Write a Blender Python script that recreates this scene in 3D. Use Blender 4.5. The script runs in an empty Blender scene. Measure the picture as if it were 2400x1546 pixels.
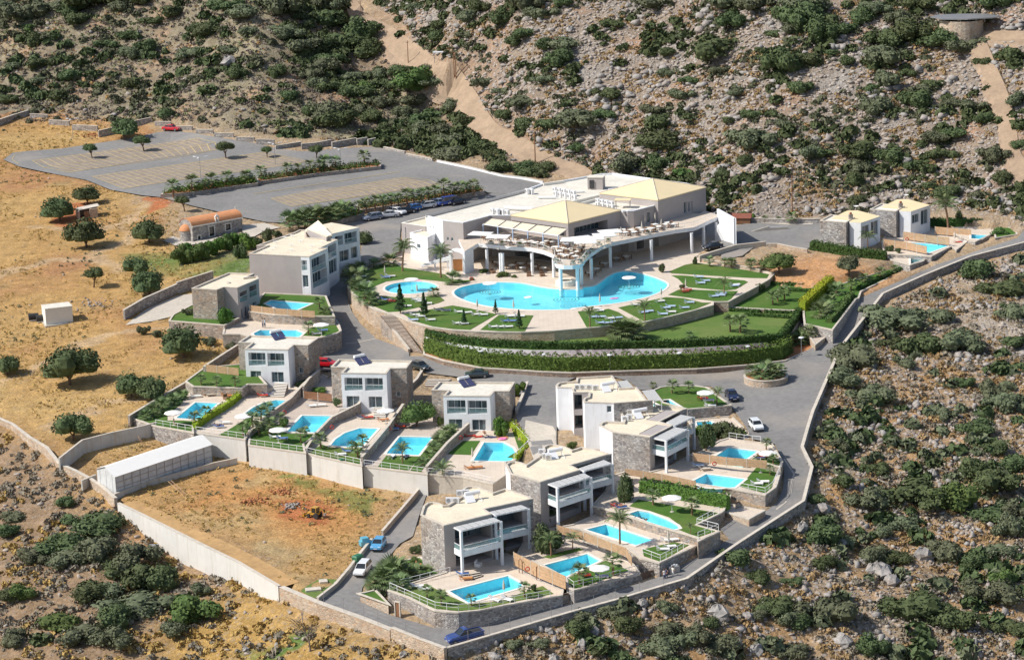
import bpy, math, random
import numpy as np
from mathutils import Vector, Matrix
from mathutils.geometry import tessellate_polygon, delaunay_2d_cdt
random.seed(7); RNG = np.random.default_rng(7)
SC = bpy.context.scene; COL = SC.collection
R = math.radians
# ---------------- camera, sun, sky ----------------
FPX, DEP, ROLL, CH = 6000.0, R(14.0), 0.034, 120.0
cam = bpy.data.cameras.new('camera'); camo = bpy.data.objects.new('camera', cam); COL.objects.link(camo)
cam.sensor_width = 36; cam.lens = FPX/2400*36; cam.clip_start = 5; cam.clip_end = 6000
camo.matrix_world = Matrix.Translation((0,0,CH)) @ Matrix.Rotation(math.pi/2-DEP, 4, 'X') @ Matrix.Rotation(-ROLL, 4, 'Z')
SC.camera = camo
SUN_AZ = (-0.985, -0.17); SUN_EL = R(45)
sd = Vector((SUN_AZ[0]*math.cos(SUN_EL), SUN_AZ[1]*math.cos(SUN_EL), math.sin(SUN_EL)))
sun = bpy.data.lights.new('sun', 'SUN'); sun.energy = 4.8; sun.angle = R(0.5); sun.color = (1, .955, .88)
suno = bpy.data.objects.new('sun', sun); COL.objects.link(suno); suno.location = (-200, 300, 300)
suno.rotation_euler = sd.to_track_quat('Z', 'Y').to_euler()
W = bpy.data.worlds.new('World'); SC.world = W; W.use_nodes = True
wn = W.node_tree; bg = wn.nodes['Background']; bg.inputs[1].default_value = 0.118
sky = wn.nodes.new('ShaderNodeTexSky'); sky.sky_type = 'NISHITA'; sky.sun_disc = False
sky.sun_elevation = SUN_EL; sky.sun_rotation = math.atan2(SUN_AZ[0], SUN_AZ[1])
sky.altitude = 100; sky.dust_density = 1.5; wn.links.new(sky.outputs[0], bg.inputs[0])
SC.view_settings.view_transform = 'Standard'; SC.view_settings.look = 'None'; SC.view_settings.exposure = 0.08; SC.view_settings.gamma = 1
SC.cycles.max_bounces = 5; SC.cycles.transparent_max_bounces = 8; SC.cycles.use_denoising = True
SC.cycles.diffuse_bounces = 3; SC.cycles.glossy_bounces = 2; SC.cycles.transmission_bounces = 3

# ---------------- survey: where a sight line of the survey photo meets the land ----------------
FR = {1:(0,230,3.85),2:(560,300,3.85),3:(920,380,4.8125),4:(1300,380,4.8125),5:(1700,420,3.416),6:(780,560,3.85),7:(1340,560,3.85),8:(400,500,4.277),
 9:(0,540,1.768),11:(280,740,4.278),12:(740,780,4.052),13:(1240,840,3.85),14:(940,1020,3.85),15:(1340,1100,3.85),16:(740,1160,3.856),17:(100,960,3.85),18:(1500,820,3.85),
 21:(0,0,2.989),22:(700,0,2.989),23:(1400,0,3.5817),24:(1900,0,3.08),25:(0,1000,2.82),26:(400,1300,3.416),27:(1100,1250,2.989),28:(1800,600,1.628),0:(0,0,1.0)}
def c(i, *a):
    """survey sheet i coordinates -> list of (u, v)"""
    x0,y0,s = FR[i]
    if len(a)==1: a = a[0]
    if len(a) and not hasattr(a[0],'__len__'): a = [(a[j],a[j+1]) for j in range(0,len(a),2)]
    return [(x0+p[0]/s, y0+p[1]/s) for p in a]
_cr,_sr = math.cos(ROLL), math.sin(ROLL); _cd,_sdp = math.cos(DEP), math.sin(DEP)
def ray(u,v):
    a=(u-1200)/FPX; b=(v-773)/FPX
    a,b = a*_cr-b*_sr, a*_sr+b*_cr
    return (a, _cd-b*_sdp, -_sdp-b*_cd)
def P(u,v,z):
    d=ray(u,v); t=(z-CH)/d[2]; return (d[0]*t, d[1]*t, z)
def PP(pts,z): return [P(u,v,z)[:2] for u,v in pts]
def topz(u,v,u2,v2,zb):
    """height of the point seen at (u,v) that stands right above the ground point seen at (u2,v2)"""
    g=P(u2,v2,zb); d=ray(u,v); t=math.hypot(g[0],g[1])/math.hypot(d[0],d[1]); return CH+d[2]*t
def hz(u,v,u0,v0,z0,deg):
    """ground height at sight line (u,v) on a slope rising deg from the foot (u0,v0,z0)"""
    f=P(u0,v0,z0); d=ray(u,v); s=math.tan(R(deg)); k=-d[2]/d[1]
    dy=(CH-z0-k*f[1])/(k+s); return z0+s*dy
def onwall(A,B,u,v):
    """(s, z) on the vertical plane through A,B"""
    d=ray(u,v); ex,ey=B[0]-A[0],B[1]-A[1]; L=math.hypot(ex,ey); nx,ny=-ey/L,ex/L
    t=(A[0]*nx+A[1]*ny)/(d[0]*nx+d[1]*ny); x,y,z=d[0]*t,d[1]*t,CH+d[2]*t
    return ((x-A[0])*ex+(y-A[1])*ey)/L, z

# ---------------- mesh builder ----------------
class M:
    def __init__(s): s.v=[]; s.f=[]; s.m=[]
    def add(s,vs,fs,mi=0):
        o=len(s.v); s.v+= [tuple(p) for p in vs]; s.f+=[tuple(i+o for i in f) for f in fs]; s.m+=[mi]*len(fs); return s
    def quad(s,a,b,cc,d,mi=0): return s.add([a,b,cc,d],[(0,1,2,3)],mi)
    def box(s,cx,cy,z0,sx,sy,h,rot=0,mi=0):
        cs,sn=math.cos(rot),math.sin(rot); q=[]
        for z in (z0,z0+h):
            for x,y in ((-sx/2,-sy/2),(sx/2,-sy/2),(sx/2,sy/2),(-sx/2,sy/2)): q.append((cx+x*cs-y*sn,cy+x*sn+y*cs,z))
        return s.add(q,[(3,2,1,0),(4,5,6,7),(0,1,5,4),(1,2,6,5),(2,3,7,6),(3,0,4,7)],mi)
    def prism(s,poly,z0,z1,mi=0,mside=None,holes=(),bottom=False):
        """poly list of xy; z1 may be a list"""
        poly=ccw(poly); n=len(poly); zt=z1 if hasattr(z1,'__len__') else [z1]*n
        if mside is None: mside=mi
        s.sheet(poly,zt,mi,holes)
        vs=[(x,y,z0) for x,y in poly]+[(p[0],p[1],zt[i]) for i,p in enumerate(poly)]
        s.add(vs,[(i,(i+1)%n,n+(i+1)%n,n+i) for i in range(n)],mside)
        return s
    def sheet(s,poly,z,mi=0,holes=()):
        zt=z if hasattr(z,'__len__') else [z]*len(poly)
        loops=[[Vector((p[0],p[1],zt[i])) for i,p in enumerate(poly)]]
        for h in holes: loops.append([Vector((x,y,zt[0])) for x,y in h])
        tr=tessellate_polygon(loops); allv=[v for l in loops for v in l]; fs=[]
        for t in tr:
            a,b,cc=[allv[i] for i in t]
            fs.append(tuple(t) if (b-a).cross(cc-a).z>0 else tuple(reversed(t)))
        return s.add([tuple(v) for v in allv],fs,mi)
    def tube(s,a,b,r0,r1=None,n=6,mi=0,cap=False):
        if r1 is None: r1=r0
        a,b=Vector(a),Vector(b); d=(b-a).normalized(); x=d.orthogonal().normalized(); y=d.cross(x); vs=[]
        for p,r in ((a,r0),(b,r1)):
            for i in range(n):
                t=2*math.pi*i/n; vs.append(p+x*math.cos(t)*r+y*math.sin(t)*r)
        fs=[(i,(i+1)%n,n+(i+1)%n,n+i) for i in range(n)]
        if cap: fs+=[tuple(range(n))[::-1],tuple(range(n,2*n))]
        return s.add(vs,fs,mi)
    def lathe(s,prof,cx=0,cy=0,n=12,mi=0,sx=1,sy=1):
        vs=[];fs=[]
        for r,z in prof:
            for i in range(n):
                t=2*math.pi*i/n; vs.append((cx+math.cos(t)*r*sx,cy+math.sin(t)*r*sy,z))
        for k in range(len(prof)-1):
            for i in range(n): fs.append((k*n+i,k*n+(i+1)%n,(k+1)*n+(i+1)%n,(k+1)*n+i))
        return s.add(vs,fs,mi)
    def loft(s,rings,mi=0,cap=True,close=True):
        n=len(rings[0]); vs=[p for r in rings for p in r]; fs=[]
        for k in range(len(rings)-1):
            for i in range(n if close else n-1): fs.append((k*n+i,k*n+(i+1)%n,(k+1)*n+(i+1)%n,(k+1)*n+i))
        if cap: fs+=[tuple(range(n))[::-1],tuple(range((len(rings)-1)*n,len(rings)*n))]
        return s.add(vs,fs,mi)
    def mesh(s,name,mats,off=(0,0,0),smooth=False):
        me=bpy.data.meshes.new(name); me.from_pydata([(x-off[0],y-off[1],z-off[2]) for x,y,z in s.v],[],s.f)
        for m in mats: me.materials.append(m)
        if len(mats)>1: me.polygons.foreach_set('material_index',s.m)
        if smooth: me.polygons.foreach_set('use_smooth',[True]*len(me.polygons))
        me.update(); return me
def ccw(p):
    a=sum(p[i][0]*p[(i+1)%len(p)][1]-p[(i+1)%len(p)][0]*p[i][1] for i in range(len(p)))
    return list(p) if a>0 else list(p)[::-1]
def inset(poly,d):
    """CCW polygon moved inwards by d"""
    n=len(poly); out=[]
    for i in range(n):
        a,b,cc=Vector(poly[i-1]),Vector(poly[i]),Vector(poly[(i+1)%n])
        e1=(b-a).normalized(); e2=(cc-b).normalized(); n1=Vector((-e1.y,e1.x)); n2=Vector((-e2.y,e2.x))
        m=(n1+n2); 
        if m.length<1e-4: m=n1.copy()
        m.normalize(); k=max(.35,m.dot(n1)); out.append(tuple(b+m*(d/k)))
    return out
def offs(line,d):
    """open polyline shifted to its left by d"""
    out=[]
    for i in range(len(line)):
        a=Vector(line[max(0,i-1)][:2]); b=Vector(line[min(len(line)-1,i+1)][:2]); e=(b-a).normalized()
        out.append((line[i][0]-e.y*d,line[i][1]+e.x*d))
    return out
def inpoly(X,Y,poly):
    ins=np.zeros(X.shape,bool); n=len(poly); j=n-1
    for i in range(n):
        xi,yi=poly[i][:2]; xj,yj=poly[j][:2]
        if yi!=yj:
            cnd=((yi>Y)!=(yj>Y))&(X<(xj-xi)*(Y-yi)/(yj-yi)+xi); ins^=cnd
        j=i
    return ins
def centroid(p): return (sum(q[0] for q in p)/len(p),sum(q[1] for q in p)/len(p))
def bez(pts,n=6,closed=False):
    """Catmull-Rom through pts"""
    m=len(pts); out=[]
    rng=range(m if closed else m-1)
    for i in rng:
        g=(lambda k:pts[k%m]) if closed else (lambda k:pts[min(max(k,0),m-1)])
        p0,p1,p2,p3=g(i-1),g(i),g(i+1),g(i+2)
        for t in range(n):
            t/=n
            out.append(tuple(.5*((2*p1[j])+(-p0[j]+p2[j])*t+(2*p0[j]-5*p1[j]+4*p2[j]-p3[j])*t*t+(-p0[j]+3*p1[j]-3*p2[j]+p3[j])*t**3) for j in range(len(p1))))
    if not closed: out.append(tuple(pts[-1]))
    return out

# ---------------- objects ----------------
def tag(o,label=None,cat=None,group=None,kind=None):
    if label: o['label']=label
    if cat: o['category']=cat
    if group: o['group']=group
    if kind: o['kind']=kind
    return o
def thing(name,label,cat,loc=(0,0,0),rz=0,group=None):
    o=bpy.data.objects.new(name,None); COL.objects.link(o); o.location=loc; o.rotation_euler=(0,0,rz); o.empty_display_size=.3
    return tag(o,label,cat,group)
def loc_of(p):
    x=[0,0,0]
    while p is not None:
        x=[x[i]+p.location[i] for i in range(3)]; p=p.parent
    return x
def obj(name,m,mats,parent=None,world=False,smooth=False):
    """link a builder (or a mesh) as ONE object; world=True: its coordinates are world ones"""
    if not isinstance(mats,(list,tuple)): mats=[mats]
    me=m if isinstance(m,bpy.types.Mesh) else m.mesh(name,mats,loc_of(parent) if (world and parent) else (0,0,0),smooth)
    o=bpy.data.objects.new(name,me); COL.objects.link(o)
    if parent: o.parent=parent
    return o
def struct(name,m,mats,smooth=False,kind='structure'):
    return tag(obj(name,m,mats,smooth=smooth),kind=kind)
def dup(root,loc,rz=None,label=None,group=None,scale=None):
    r=root.copy(); COL.objects.link(r); r.location=loc
    if rz is not None: r.rotation_euler=(0,0,rz)
    if scale is not None: r.scale=scale if hasattr(scale,'__len__') else (scale,)*3
    if label: r['label']=label
    if group: r['group']=group
    for ch in list(root.children):
        k=ch.copy(); COL.objects.link(k); k.parent=r
        for g in list(ch.children):
            d=g.copy(); COL.objects.link(d); d.parent=k
    return r
class Kind:
    """a prototype that the first placement uses itself and later ones copy"""
    def __init__(s,make): s.make=make; s.proto=None
    def put(s,loc,rz=0,label=None,group=None,scale=None):
        if s.proto is None:
            s.proto=s.make(); r=s.proto; r.location=loc; r.rotation_euler=(0,0,rz)
            if scale is not None: r.scale=scale if hasattr(scale,'__len__') else (scale,)*3
            if label: r['label']=label
            if group: r['group']=group
            return r
        return dup(s.proto,loc,rz,label,group,scale)
ORD=['first','second','third','fourth','fifth','sixth','seventh','eighth','ninth','tenth','eleventh','twelfth','thirteenth','fourteenth','fifteenth','sixteenth','seventeenth','eighteenth','nineteenth','twentieth']
ORD+=['twenty-'+o for o in ORD[:9]]+['thirtieth']+['thirty-'+o for o in ORD[:9]]+['fortieth']

# ---------------- materials ----------------
def new(name):
    m=bpy.data.materials.new(name); m.use_nodes=True; nt=m.node_tree; b=nt.nodes['Principled BSDF']; return m,nt,b
class N:
    def __init__(s,nt): s.nt=nt; s._c=None
    def n(s,t,**k):
        x=s.nt.nodes.new(t)
        for a,b in k.items(): setattr(x,a,b)
        return x
    def l(s,a,b): s.nt.links.new(a,b)
    @property
    def co(s):
        if s._c is None: s._c=s.n('ShaderNodeTexCoord').outputs['Object']
        return s._c
    def noise(s,sc,det=3,rough=.6,vec=None):
        x=s.n('ShaderNodeTexNoise'); x.inputs['Scale'].default_value=sc; x.inputs['Detail'].default_value=det; x.inputs['Roughness'].default_value=rough
        s.l(vec or s.co,x.inputs['Vector']); return x.outputs['Fac']
    def vor(s,sc,feat='F1',vec=None,out='Distance',rnd=1):
        x=s.n('ShaderNodeTexVoronoi',feature=feat); x.inputs['Scale'].default_value=sc; x.inputs['Randomness'].default_value=rnd
        s.l(vec or s.co,x.inputs['Vector']); return x.outputs[out]
    def ramp(s,fac,stops,interp='LINEAR'):
        x=s.n('ShaderNodeValToRGB'); x.color_ramp.interpolation=interp; e=x.color_ramp.elements
        while len(e)<len(stops): e.new(.5)
        for i,(p,cc) in enumerate(stops):
            e[i].position=p; e[i].color=(*cc,1) if hasattr(cc,'__len__') else (cc,cc,cc,1)
        s.l(fac,x.inputs[0]); return x.outputs[0]
    def mix(s,fac,a,b,mode='MIX'):
        x=s.n('ShaderNodeMix',data_type='RGBA',blend_type=mode)
        for i,val in ((0,fac),(6,a),(7,b)):
            if hasattr(val,'is_linked') or isinstance(val,bpy.types.NodeSocket): s.l(val,x.inputs[i])
            else: x.inputs[i].default_value=(*val,1) if hasattr(val,'__len__') else val
        return x.outputs[2]
    def math(s,op,a,b=0):
        x=s.n('ShaderNodeMath',operation=op)
        for i,val in ((0,a),(1,b)):
            if isinstance(val,bpy.types.NodeSocket): s.l(val,x.inputs[i])
            else: x.inputs[i].default_value=val
        return x.outputs[0]
    def bump(s,h,st,dist,b):
        x=s.n('ShaderNodeBump'); x.inputs['Strength'].default_value=st; x.inputs['Distance'].default_value=dist
        s.l(h,x.inputs['Height']); s.l(x.outputs[0],b.inputs['Normal'])
def plain(name,col,rough=.7,var=.12,sc=1.5,metal=0,bump=0,bsc=8,spec=None,sheen=None,fine=0):
    m,nt,b=new(name); n=N(nt)
    f=n.noise(sc,4)
    lo=tuple(x*(1-var) for x in col); hi=tuple(min(1,x*(1+var)) for x in col)
    cl=n.ramp(f,[(.3,lo),(.7,hi)])
    if fine: cl=n.mix(.22,cl,n.ramp(n.noise(fine,2),[(.35,tuple(x*.65 for x in col)),(.65,tuple(min(1,x*1.35) for x in col))]))
    n.l(cl,b.inputs['Base Color']); b.inputs['Roughness'].default_value=rough; b.inputs['Metallic'].default_value=metal
    if spec is not None: b.inputs['Specular IOR Level'].default_value=spec
    if bump: n.bump(n.noise(bsc,3),bump,.05,b)
    return m
MT={}
def stonemat(name,stops,sc=2.2,mortar=(.40,.36,.31),mw=.06):
    m,nt,b=new(name); n=N(nt)
    mp=n.n('ShaderNodeMapping'); mp.inputs['Scale'].default_value=(1,1,1.5); n.l(n.co,mp.inputs[0]); v=mp.outputs[0]
    wn_=n.n('ShaderNodeTexNoise'); wn_.inputs['Scale'].default_value=3; n.l(v,wn_.inputs['Vector'])
    v2=n.n('ShaderNodeVectorMath',operation='MULTIPLY_ADD'); n.l(wn_.outputs['Color'],v2.inputs[0]); v2.inputs[1].default_value=(.25,.25,.25); n.l(v,v2.inputs[2]); v=v2.outputs[0]
    cellc=n.vor(sc,vec=v,out='Color'); sp=n.n('ShaderNodeSeparateColor'); n.l(cellc,sp.inputs[0])
    cl=n.ramp(sp.outputs[0],stops)
    cl=n.mix(n.math('MULTIPLY',sp.outputs[1],.5),cl,(.30,.27,.25))
    ed=n.vor(sc,'DISTANCE_TO_EDGE',vec=v)
    cl=n.mix(n.ramp(ed,[(mw*.4,1.0),(mw,0.0)]),cl,mortar)
    cl=n.mix(n.ramp(n.noise(.25,3),[(.4,0.0),(.75,.45)]),cl,(.62,.40,.22),'MULTIPLY')
    n.l(cl,b.inputs['Base Color']); b.inputs['Roughness'].default_value=.9
    h=n.ramp(ed,[(0,0.0),(.16,1.0)]); n.bump(n.math('ADD',h,n.math('MULTIPLY',n.noise(14,2),.3)),.8,.06,b)
    return m
MT['stone']=stonemat('rubble_stone',[(0,(.20,.185,.175)),(.3,(.36,.33,.30)),(.6,(.49,.43,.37)),(.8,(.44,.30,.20)),(1,(.64,.60,.54))])
MT['stone_warm']=stonemat('warm_rubble_stone',[(0,(.42,.33,.25)),(.3,(.58,.46,.34)),(.6,(.66,.54,.40)),(.85,(.56,.36,.22)),(1,(.70,.62,.50))],2.2,(.55,.47,.38))
MT['stone_grey']=stonemat('grey_rubble_stone',[(0,(.20,.19,.19)),(.35,(.37,.355,.345)),(.7,(.50,.48,.455)),(1,(.66,.63,.59))],2.4,(.33,.31,.29))
MT['brown_stone']=stonemat('brown_rubble_stone',[(0,(.17,.12,.09)),(.4,(.28,.19,.13)),(.75,(.36,.24,.16)),(1,(.42,.32,.23))],2.6,(.24,.18,.14))
def render_(name,col,st=(.55,.5,.45),k=.35,rough=.85):
    m,nt,b=new(name); n=N(nt); cl=n.ramp(n.noise(.5,5,.6),[(.3,tuple(x*.93 for x in col)),(.7,tuple(min(1,x*1.04) for x in col))])
    mp=n.n('ShaderNodeMapping'); mp.inputs['Scale'].default_value=(1.6,1.6,.16); n.l(n.co,mp.inputs[0])
    cl=n.mix(n.ramp(n.noise(1.0,5,.7,mp.outputs[0]),[(.5,0.0),(.78,k)]),cl,tuple(x*y for x,y in zip(col,st)))
    n.l(cl,b.inputs['Base Color']); b.inputs['Roughness'].default_value=rough; n.bump(n.noise(5,3),.15,.05,b); return m
MT['white']=render_('white_render',(.80,.81,.83))
MT['whitec']=plain('cream_render',(.76,.73,.66),.8,.05,.4)
MT['taupe']=render_('taupe_render',(.41,.37,.355),(.8,.78,.76),.3)
MT['coping']=plain('stone_coping',(.56,.50,.42),.85,.15,1.2)
MT['roof']=plain('cream_roof_membrane',(.72,.63,.48),.85,.10,.35,fine=3)
MT['roofw']=plain('pale_roof_screed',(.68,.64,.555),.85,.12,.35,fine=2)
MT['roofy']=plain('yellow_roof_coating',(.76,.62,.38),.8,.04,.2)
MT['tile']=plain('terracotta_barrel_roof',(.62,.27,.12),.8,.12,1.2)
MT['wood']=plain('timber',(.48,.31,.18),.7,.18,2)
MT['wooddark']=plain('brown_timber',(.25,.12,.06),.6,.2,2)
MT['metal']=plain('white_metal',(.78,.78,.78),.4,.03)
MT['steel']=plain('grey_metal',(.42,.42,.43),.4,.1,metal=.6)
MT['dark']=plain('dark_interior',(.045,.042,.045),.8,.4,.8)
MT['black']=plain('black_rubber',(.03,.03,.03),.7,.2)
MT['cloth']=plain('white_canvas',(.82,.80,.76),.85,.03)
MT['beige']=plain('beige_canvas',(.55,.50,.42),.85,.05)
MT['blue']=plain('blue_fabric',(.10,.20,.48),.8,.1); MT['navy']=plain('navy_fabric',(.05,.06,.14),.8,.1)
MT['lightblue']=plain('pale_blue_fabric',(.45,.58,.78),.8,.08); MT['red']=plain('red_plastic',(.62,.05,.03),.5,.1)
MT['pink']=plain('pink_plastic',(.85,.25,.5),.5,.1); MT['green']=plain('green_plastic',(.03,.16,.08),.5,.1)
MT['skin']=plain('skin',(.50,.27,.17),.6,.1); MT['hair']=plain('dark_hair',(.05,.03,.02),.7,.2)
MT['wicker']=plain('wicker',(.22,.13,.08),.8,.3,3)
MT['orange']=plain('orange_timber',(.60,.26,.09),.6,.1)
MT['yellow']=plain('yellow_paint',(.70,.42,.05),.5,.1)
MT['straw']=plain('straw_ground',(.44,.27,.115),.95,.25,.4,bump=.5,bsc=2,fine=1.5)
MT['riser']=plain('brown_riser_shade',(.16,.10,.07),.9,.2,2)  # brown risers, their dark tone also paints the shade gap between treads
MT['slat']=plain('pale_grey_slats',(.50,.50,.49),.6,.08,2)
MT['bay']=plain('dusty_bay_asphalt',(.275,.228,.185),.95,.2,.5,fine=2)
MT['line']=plain('yellow_road_paint',(.50,.39,.19),.8,.25,.8)
MT['linew']=plain('white_road_paint',(.6,.6,.58),.8,.2,.8)
MT['soil']=plain('red_soil',(.40,.17,.07),.95,.3,2,bump=.4)
MT['rustroof']=plain('rust_brown_roof',(.24,.08,.05),.8,.2)
MT['terracotta']=plain('terracotta_pot',(.45,.17,.08),.8,.1)
MT['trunk']=plain('trunk_bark',(.16,.10,.065),.9,.3,5); MT['palmtrunk']=plain('palm_trunk_bark',(.26,.15,.085),.9,.3,6)
MT['curtain']=plain('pale_curtain',(.55,.56,.56),.9,.12,1.2)
def glass(name,col,rough=.04,alpha=.45):
    m,nt,b=new(name); n=N(nt)
    b.inputs['Base Color'].default_value=(*col,1); b.inputs['Roughness'].default_value=rough; b.inputs['IOR'].default_value=1.5; b.inputs['Specular IOR Level'].default_value=.8
    b.inputs['Alpha'].default_value=alpha; return m
MT['glass']=glass('window_glass',(.10,.16,.19),.03,.55); MT['railglass']=glass('balustrade_glass',(.25,.42,.42),.05,.35); MT['carglass']=glass('car_glass',(.02,.025,.03),.03,1)
def asphalt():
    m,nt,b=new('asphalt'); n=N(nt)
    cl=n.ramp(n.noise(.06,5,.55),[(.3,(.160,.153,.147)),(.5,(.212,.203,.194)),(.62,(.232,.222,.21)),(.75,(.30,.283,.262))])
    cl=n.mix(.35,cl,n.ramp(n.noise(1.2,5,.7),[(.3,(.12,.118,.118)),(.7,(.33,.32,.305))]))
    st=n.ramp(n.noise(.09,2,.4),[(.56,0.0),(.74,.5)]); cl=n.mix(st,cl,(.38,.32,.26))
    cr=n.vor(.12,'DISTANCE_TO_EDGE'); cl=n.mix(n.ramp(cr,[(.0,.35),(.012,0.0)]),cl,(.16,.16,.16))
    n.l(cl,b.inputs['Base Color']); b.inputs['Roughness'].default_value=.9; n.bump(n.noise(10,2),.2,.02,b); return m
MT['asphalt']=asphalt()
def lawn(name,a,bb,cc=(.20,.19,.06)):
    m,nt,b=new(name); n=N(nt)
    cl=n.ramp(n.noise(.35,4,.6),[(.3,a),(.7,bb)])
    cl=n.mix(n.ramp(n.noise(.13,3,.5),[(.45,0.0),(.7,.75)]),cl,cc)
    cl=n.mix(n.ramp(n.noise(.9,4,.7),[(.35,.0),(.8,.5)]),cl,tuple(x*.55 for x in a))
    cl=n.mix(.4,cl,n.ramp(n.noise(6,3,.7),[(.3,tuple(x*.45 for x in a)),(.7,tuple(x*1.5 for x in bb))]))
    n.l(cl,b.inputs['Base Color']); b.inputs['Roughness'].default_value=.95; b.inputs['Specular IOR Level'].default_value=.2; n.bump(n.noise(9,3),.6,.06,b); return m
MT['lawn']=lawn('lawn_grass',(.050,.120,.020),(.085,.175,.030)); MT['lawn_dry']=lawn('worn_lawn_grass',(.075,.15,.03),(.14,.21,.05),(.26,.25,.10))
def paving(name,a,bb,sz=.6):
    m,nt,b=new(name); n=N(nt)
    x=n.n('ShaderNodeTexBrick'); x.offset=0; x.inputs['Scale'].default_value=1; x.inputs['Mortar Size'].default_value=.012
    x.inputs['Brick Width'].default_value=sz; x.inputs['Row Height'].default_value=sz
    x.inputs['Color1'].default_value=(*a,1); x.inputs['Color2'].default_value=(*bb,1); x.inputs['Mortar'].default_value=(a[0]*.62,a[1]*.6,a[2]*.58,1)
    n.l(n.co,x.inputs['Vector'])
    cl=n.mix(.4,x.outputs[0],n.ramp(n.noise(.4,4),[(.3,tuple(q*.8 for q in a)),(.7,bb)]))
    n.l(cl,b.inputs['Base Color']); b.inputs['Roughness'].default_value=.8; return m
MT['paving']=paving('cream_paving',(.62,.52,.42),(.68,.58,.47),.8); MT['paving_grey']=paving('tan_paving',(.50,.42,.35),(.57,.48,.40),.5)
MT['conc']=plain('beige_concrete',(.50,.45,.38),.9,.12,.3,fine=2)
def blockwall():
    m,nt,b=new('weathered_block_concrete'); n=N(nt)
    mp=n.n('ShaderNodeMapping'); mp.inputs['Rotation'].default_value=(R(90),0,0); n.l(n.co,mp.inputs[0])
    cl=n.ramp(n.noise(.5,5,.65),[(.25,(.40,.37,.33)),(.5,(.52,.50,.46)),(.8,(.60,.58,.54))])
    mp2=n.n('ShaderNodeMapping'); mp2.inputs['Scale'].default_value=(1,1,.15); n.l(n.co,mp2.inputs[0])
    cl=n.mix(n.ramp(n.noise(.9,3,.6,mp2.outputs[0]),[(.52,0.0),(.75,.6)]),cl,(.45,.30,.17))
    n.l(cl,b.inputs['Base Color']); b.inputs['Roughness'].default_value=.9; return m
MT['block']=blockwall()
MT['blockp']=render_('pale_concrete',(.66,.64,.60),(.62,.5,.38),.45)
def poolmat():
    m,nt,b=new('pool_tile_ripple'); n=N(nt)
    cl=n.ramp(n.noise(1.1,4,.7),[(.3,(.30,.75,.86)),(.7,(.46,.88,.95))])  # ripple light of the water painted into the floor as varied blue
    n.l(cl,b.inputs['Base Color']); b.inputs['Roughness'].default_value=.5; return m
MT['pool']=poolmat()
def watermat():
    m,nt,b=new('pool_water'); n=N(nt); nt.nodes.remove(b)
    o=nt.nodes['Material Output']; t=n.n('ShaderNodeBsdfTransparent'); t.inputs[0].default_value=(.66,.95,1,1)
    g=n.n('ShaderNodeBsdfGlossy'); g.inputs['Roughness'].default_value=.05
    fr=n.n('ShaderNodeFresnel'); fr.inputs['IOR'].default_value=1.33; mx=n.n('ShaderNodeMixShader')
    bp=n.n('ShaderNodeBump'); bp.inputs['Strength'].default_value=.25; bp.inputs['Distance'].default_value=.05
    n.l(n.noise(2.2,2),bp.inputs['Height']); n.l(bp.outputs[0],g.inputs['Normal']); n.l(bp.outputs[0],fr.inputs['Normal'])
    n.l(n.math('MULTIPLY',fr.outputs[0],.55),mx.inputs[0]); n.l(t.outputs[0],mx.inputs[1]); n.l(g.outputs[0],mx.inputs[2]); n.l(mx.outputs[0],o.inputs[0]); return m
MT['water']=watermat()
def leaf(name,a,b_,rnd=.35,sc=4.5):
    m,nt,b=new(name); n=N(nt)
    oi=n.n('ShaderNodeObjectInfo'); cl=n.ramp(n.noise(sc,3,.7),[(.3,a),(.7,b_)])
    hs=n.n('ShaderNodeHueSaturation'); n.l(cl,hs.inputs['Color'])
    n.l(n.math('ADD',n.math('MULTIPLY',oi.outputs['Random'],rnd),1-rnd*.5),hs.inputs['Value'])
    n.l(n.math('ADD',n.math('MULTIPLY',oi.outputs['Random'],.05),.470),hs.inputs['Hue'])
    n.l(hs.outputs[0],b.inputs['Base Color']); b.inputs['Roughness'].default_value=.75; b.inputs['Specular IOR Level'].default_value=.25
    b.inputs['Subsurface Weight'].default_value=0
    return m
MT['leaf']=leaf('dark_shrub_leaves',(.040,.062,.024),(.105,.135,.054)); MT['olive']=leaf('grey_green_leaves',(.072,.088,.048),(.15,.165,.092))
MT['bright']=leaf('bright_green_leaves',(.05,.09,.025),(.11,.17,.045)); MT['lime']=leaf('yellow_green_leaves',(.20,.27,.02),(.36,.42,.03),.15)
MT['hedge']=leaf('hedge_leaves',(.045,.10,.018),(.11,.20,.035),.15,1.6); MT['hedgedark']=leaf('dark_hedge_leaves',(.025,.055,.012),(.055,.11,.022),.15,1.6)
MT['palm']=leaf('palm_fronds',(.08,.125,.045),(.19,.25,.11),.25); MT['fir']=leaf('conifer_needles',(.02,.055,.02),(.04,.09,.03),.2)
MT['brownb']=leaf('brown_bank_brush',(.22,.135,.07),(.37,.235,.115),.3); MT['dryb']=leaf('dry_brush',(.30,.18,.07),(.46,.29,.10),.3); MT['heath']=leaf('grey_heath',(.17,.14,.11),(.27,.235,.175),.4); MT['red_leaf']=leaf('crimson_bracts',(.12,.01,.02),(.35,.02,.05),.2)
MT['heathg']=leaf('pale_green_heath',(.16,.17,.08),(.28,.28,.14),.4)
def rockmat(name,a,b_):
    m,nt,b=new(name); n=N(nt); geo=n.n('ShaderNodeNewGeometry')
    cl=n.ramp(n.noise(1.3,5,.7),[(.25,a),(.7,b_)])
    cl=n.mix(n.ramp(n.noise(.25,3),[(.45,0.0),(.7,.45)]),cl,(.38,.27,.20))
    n.l(cl,b.inputs['Base Color']); b.inputs['Roughness'].default_value=.9; n.bump(n.noise(3,5,.7),.8,.2,b); return m
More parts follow.
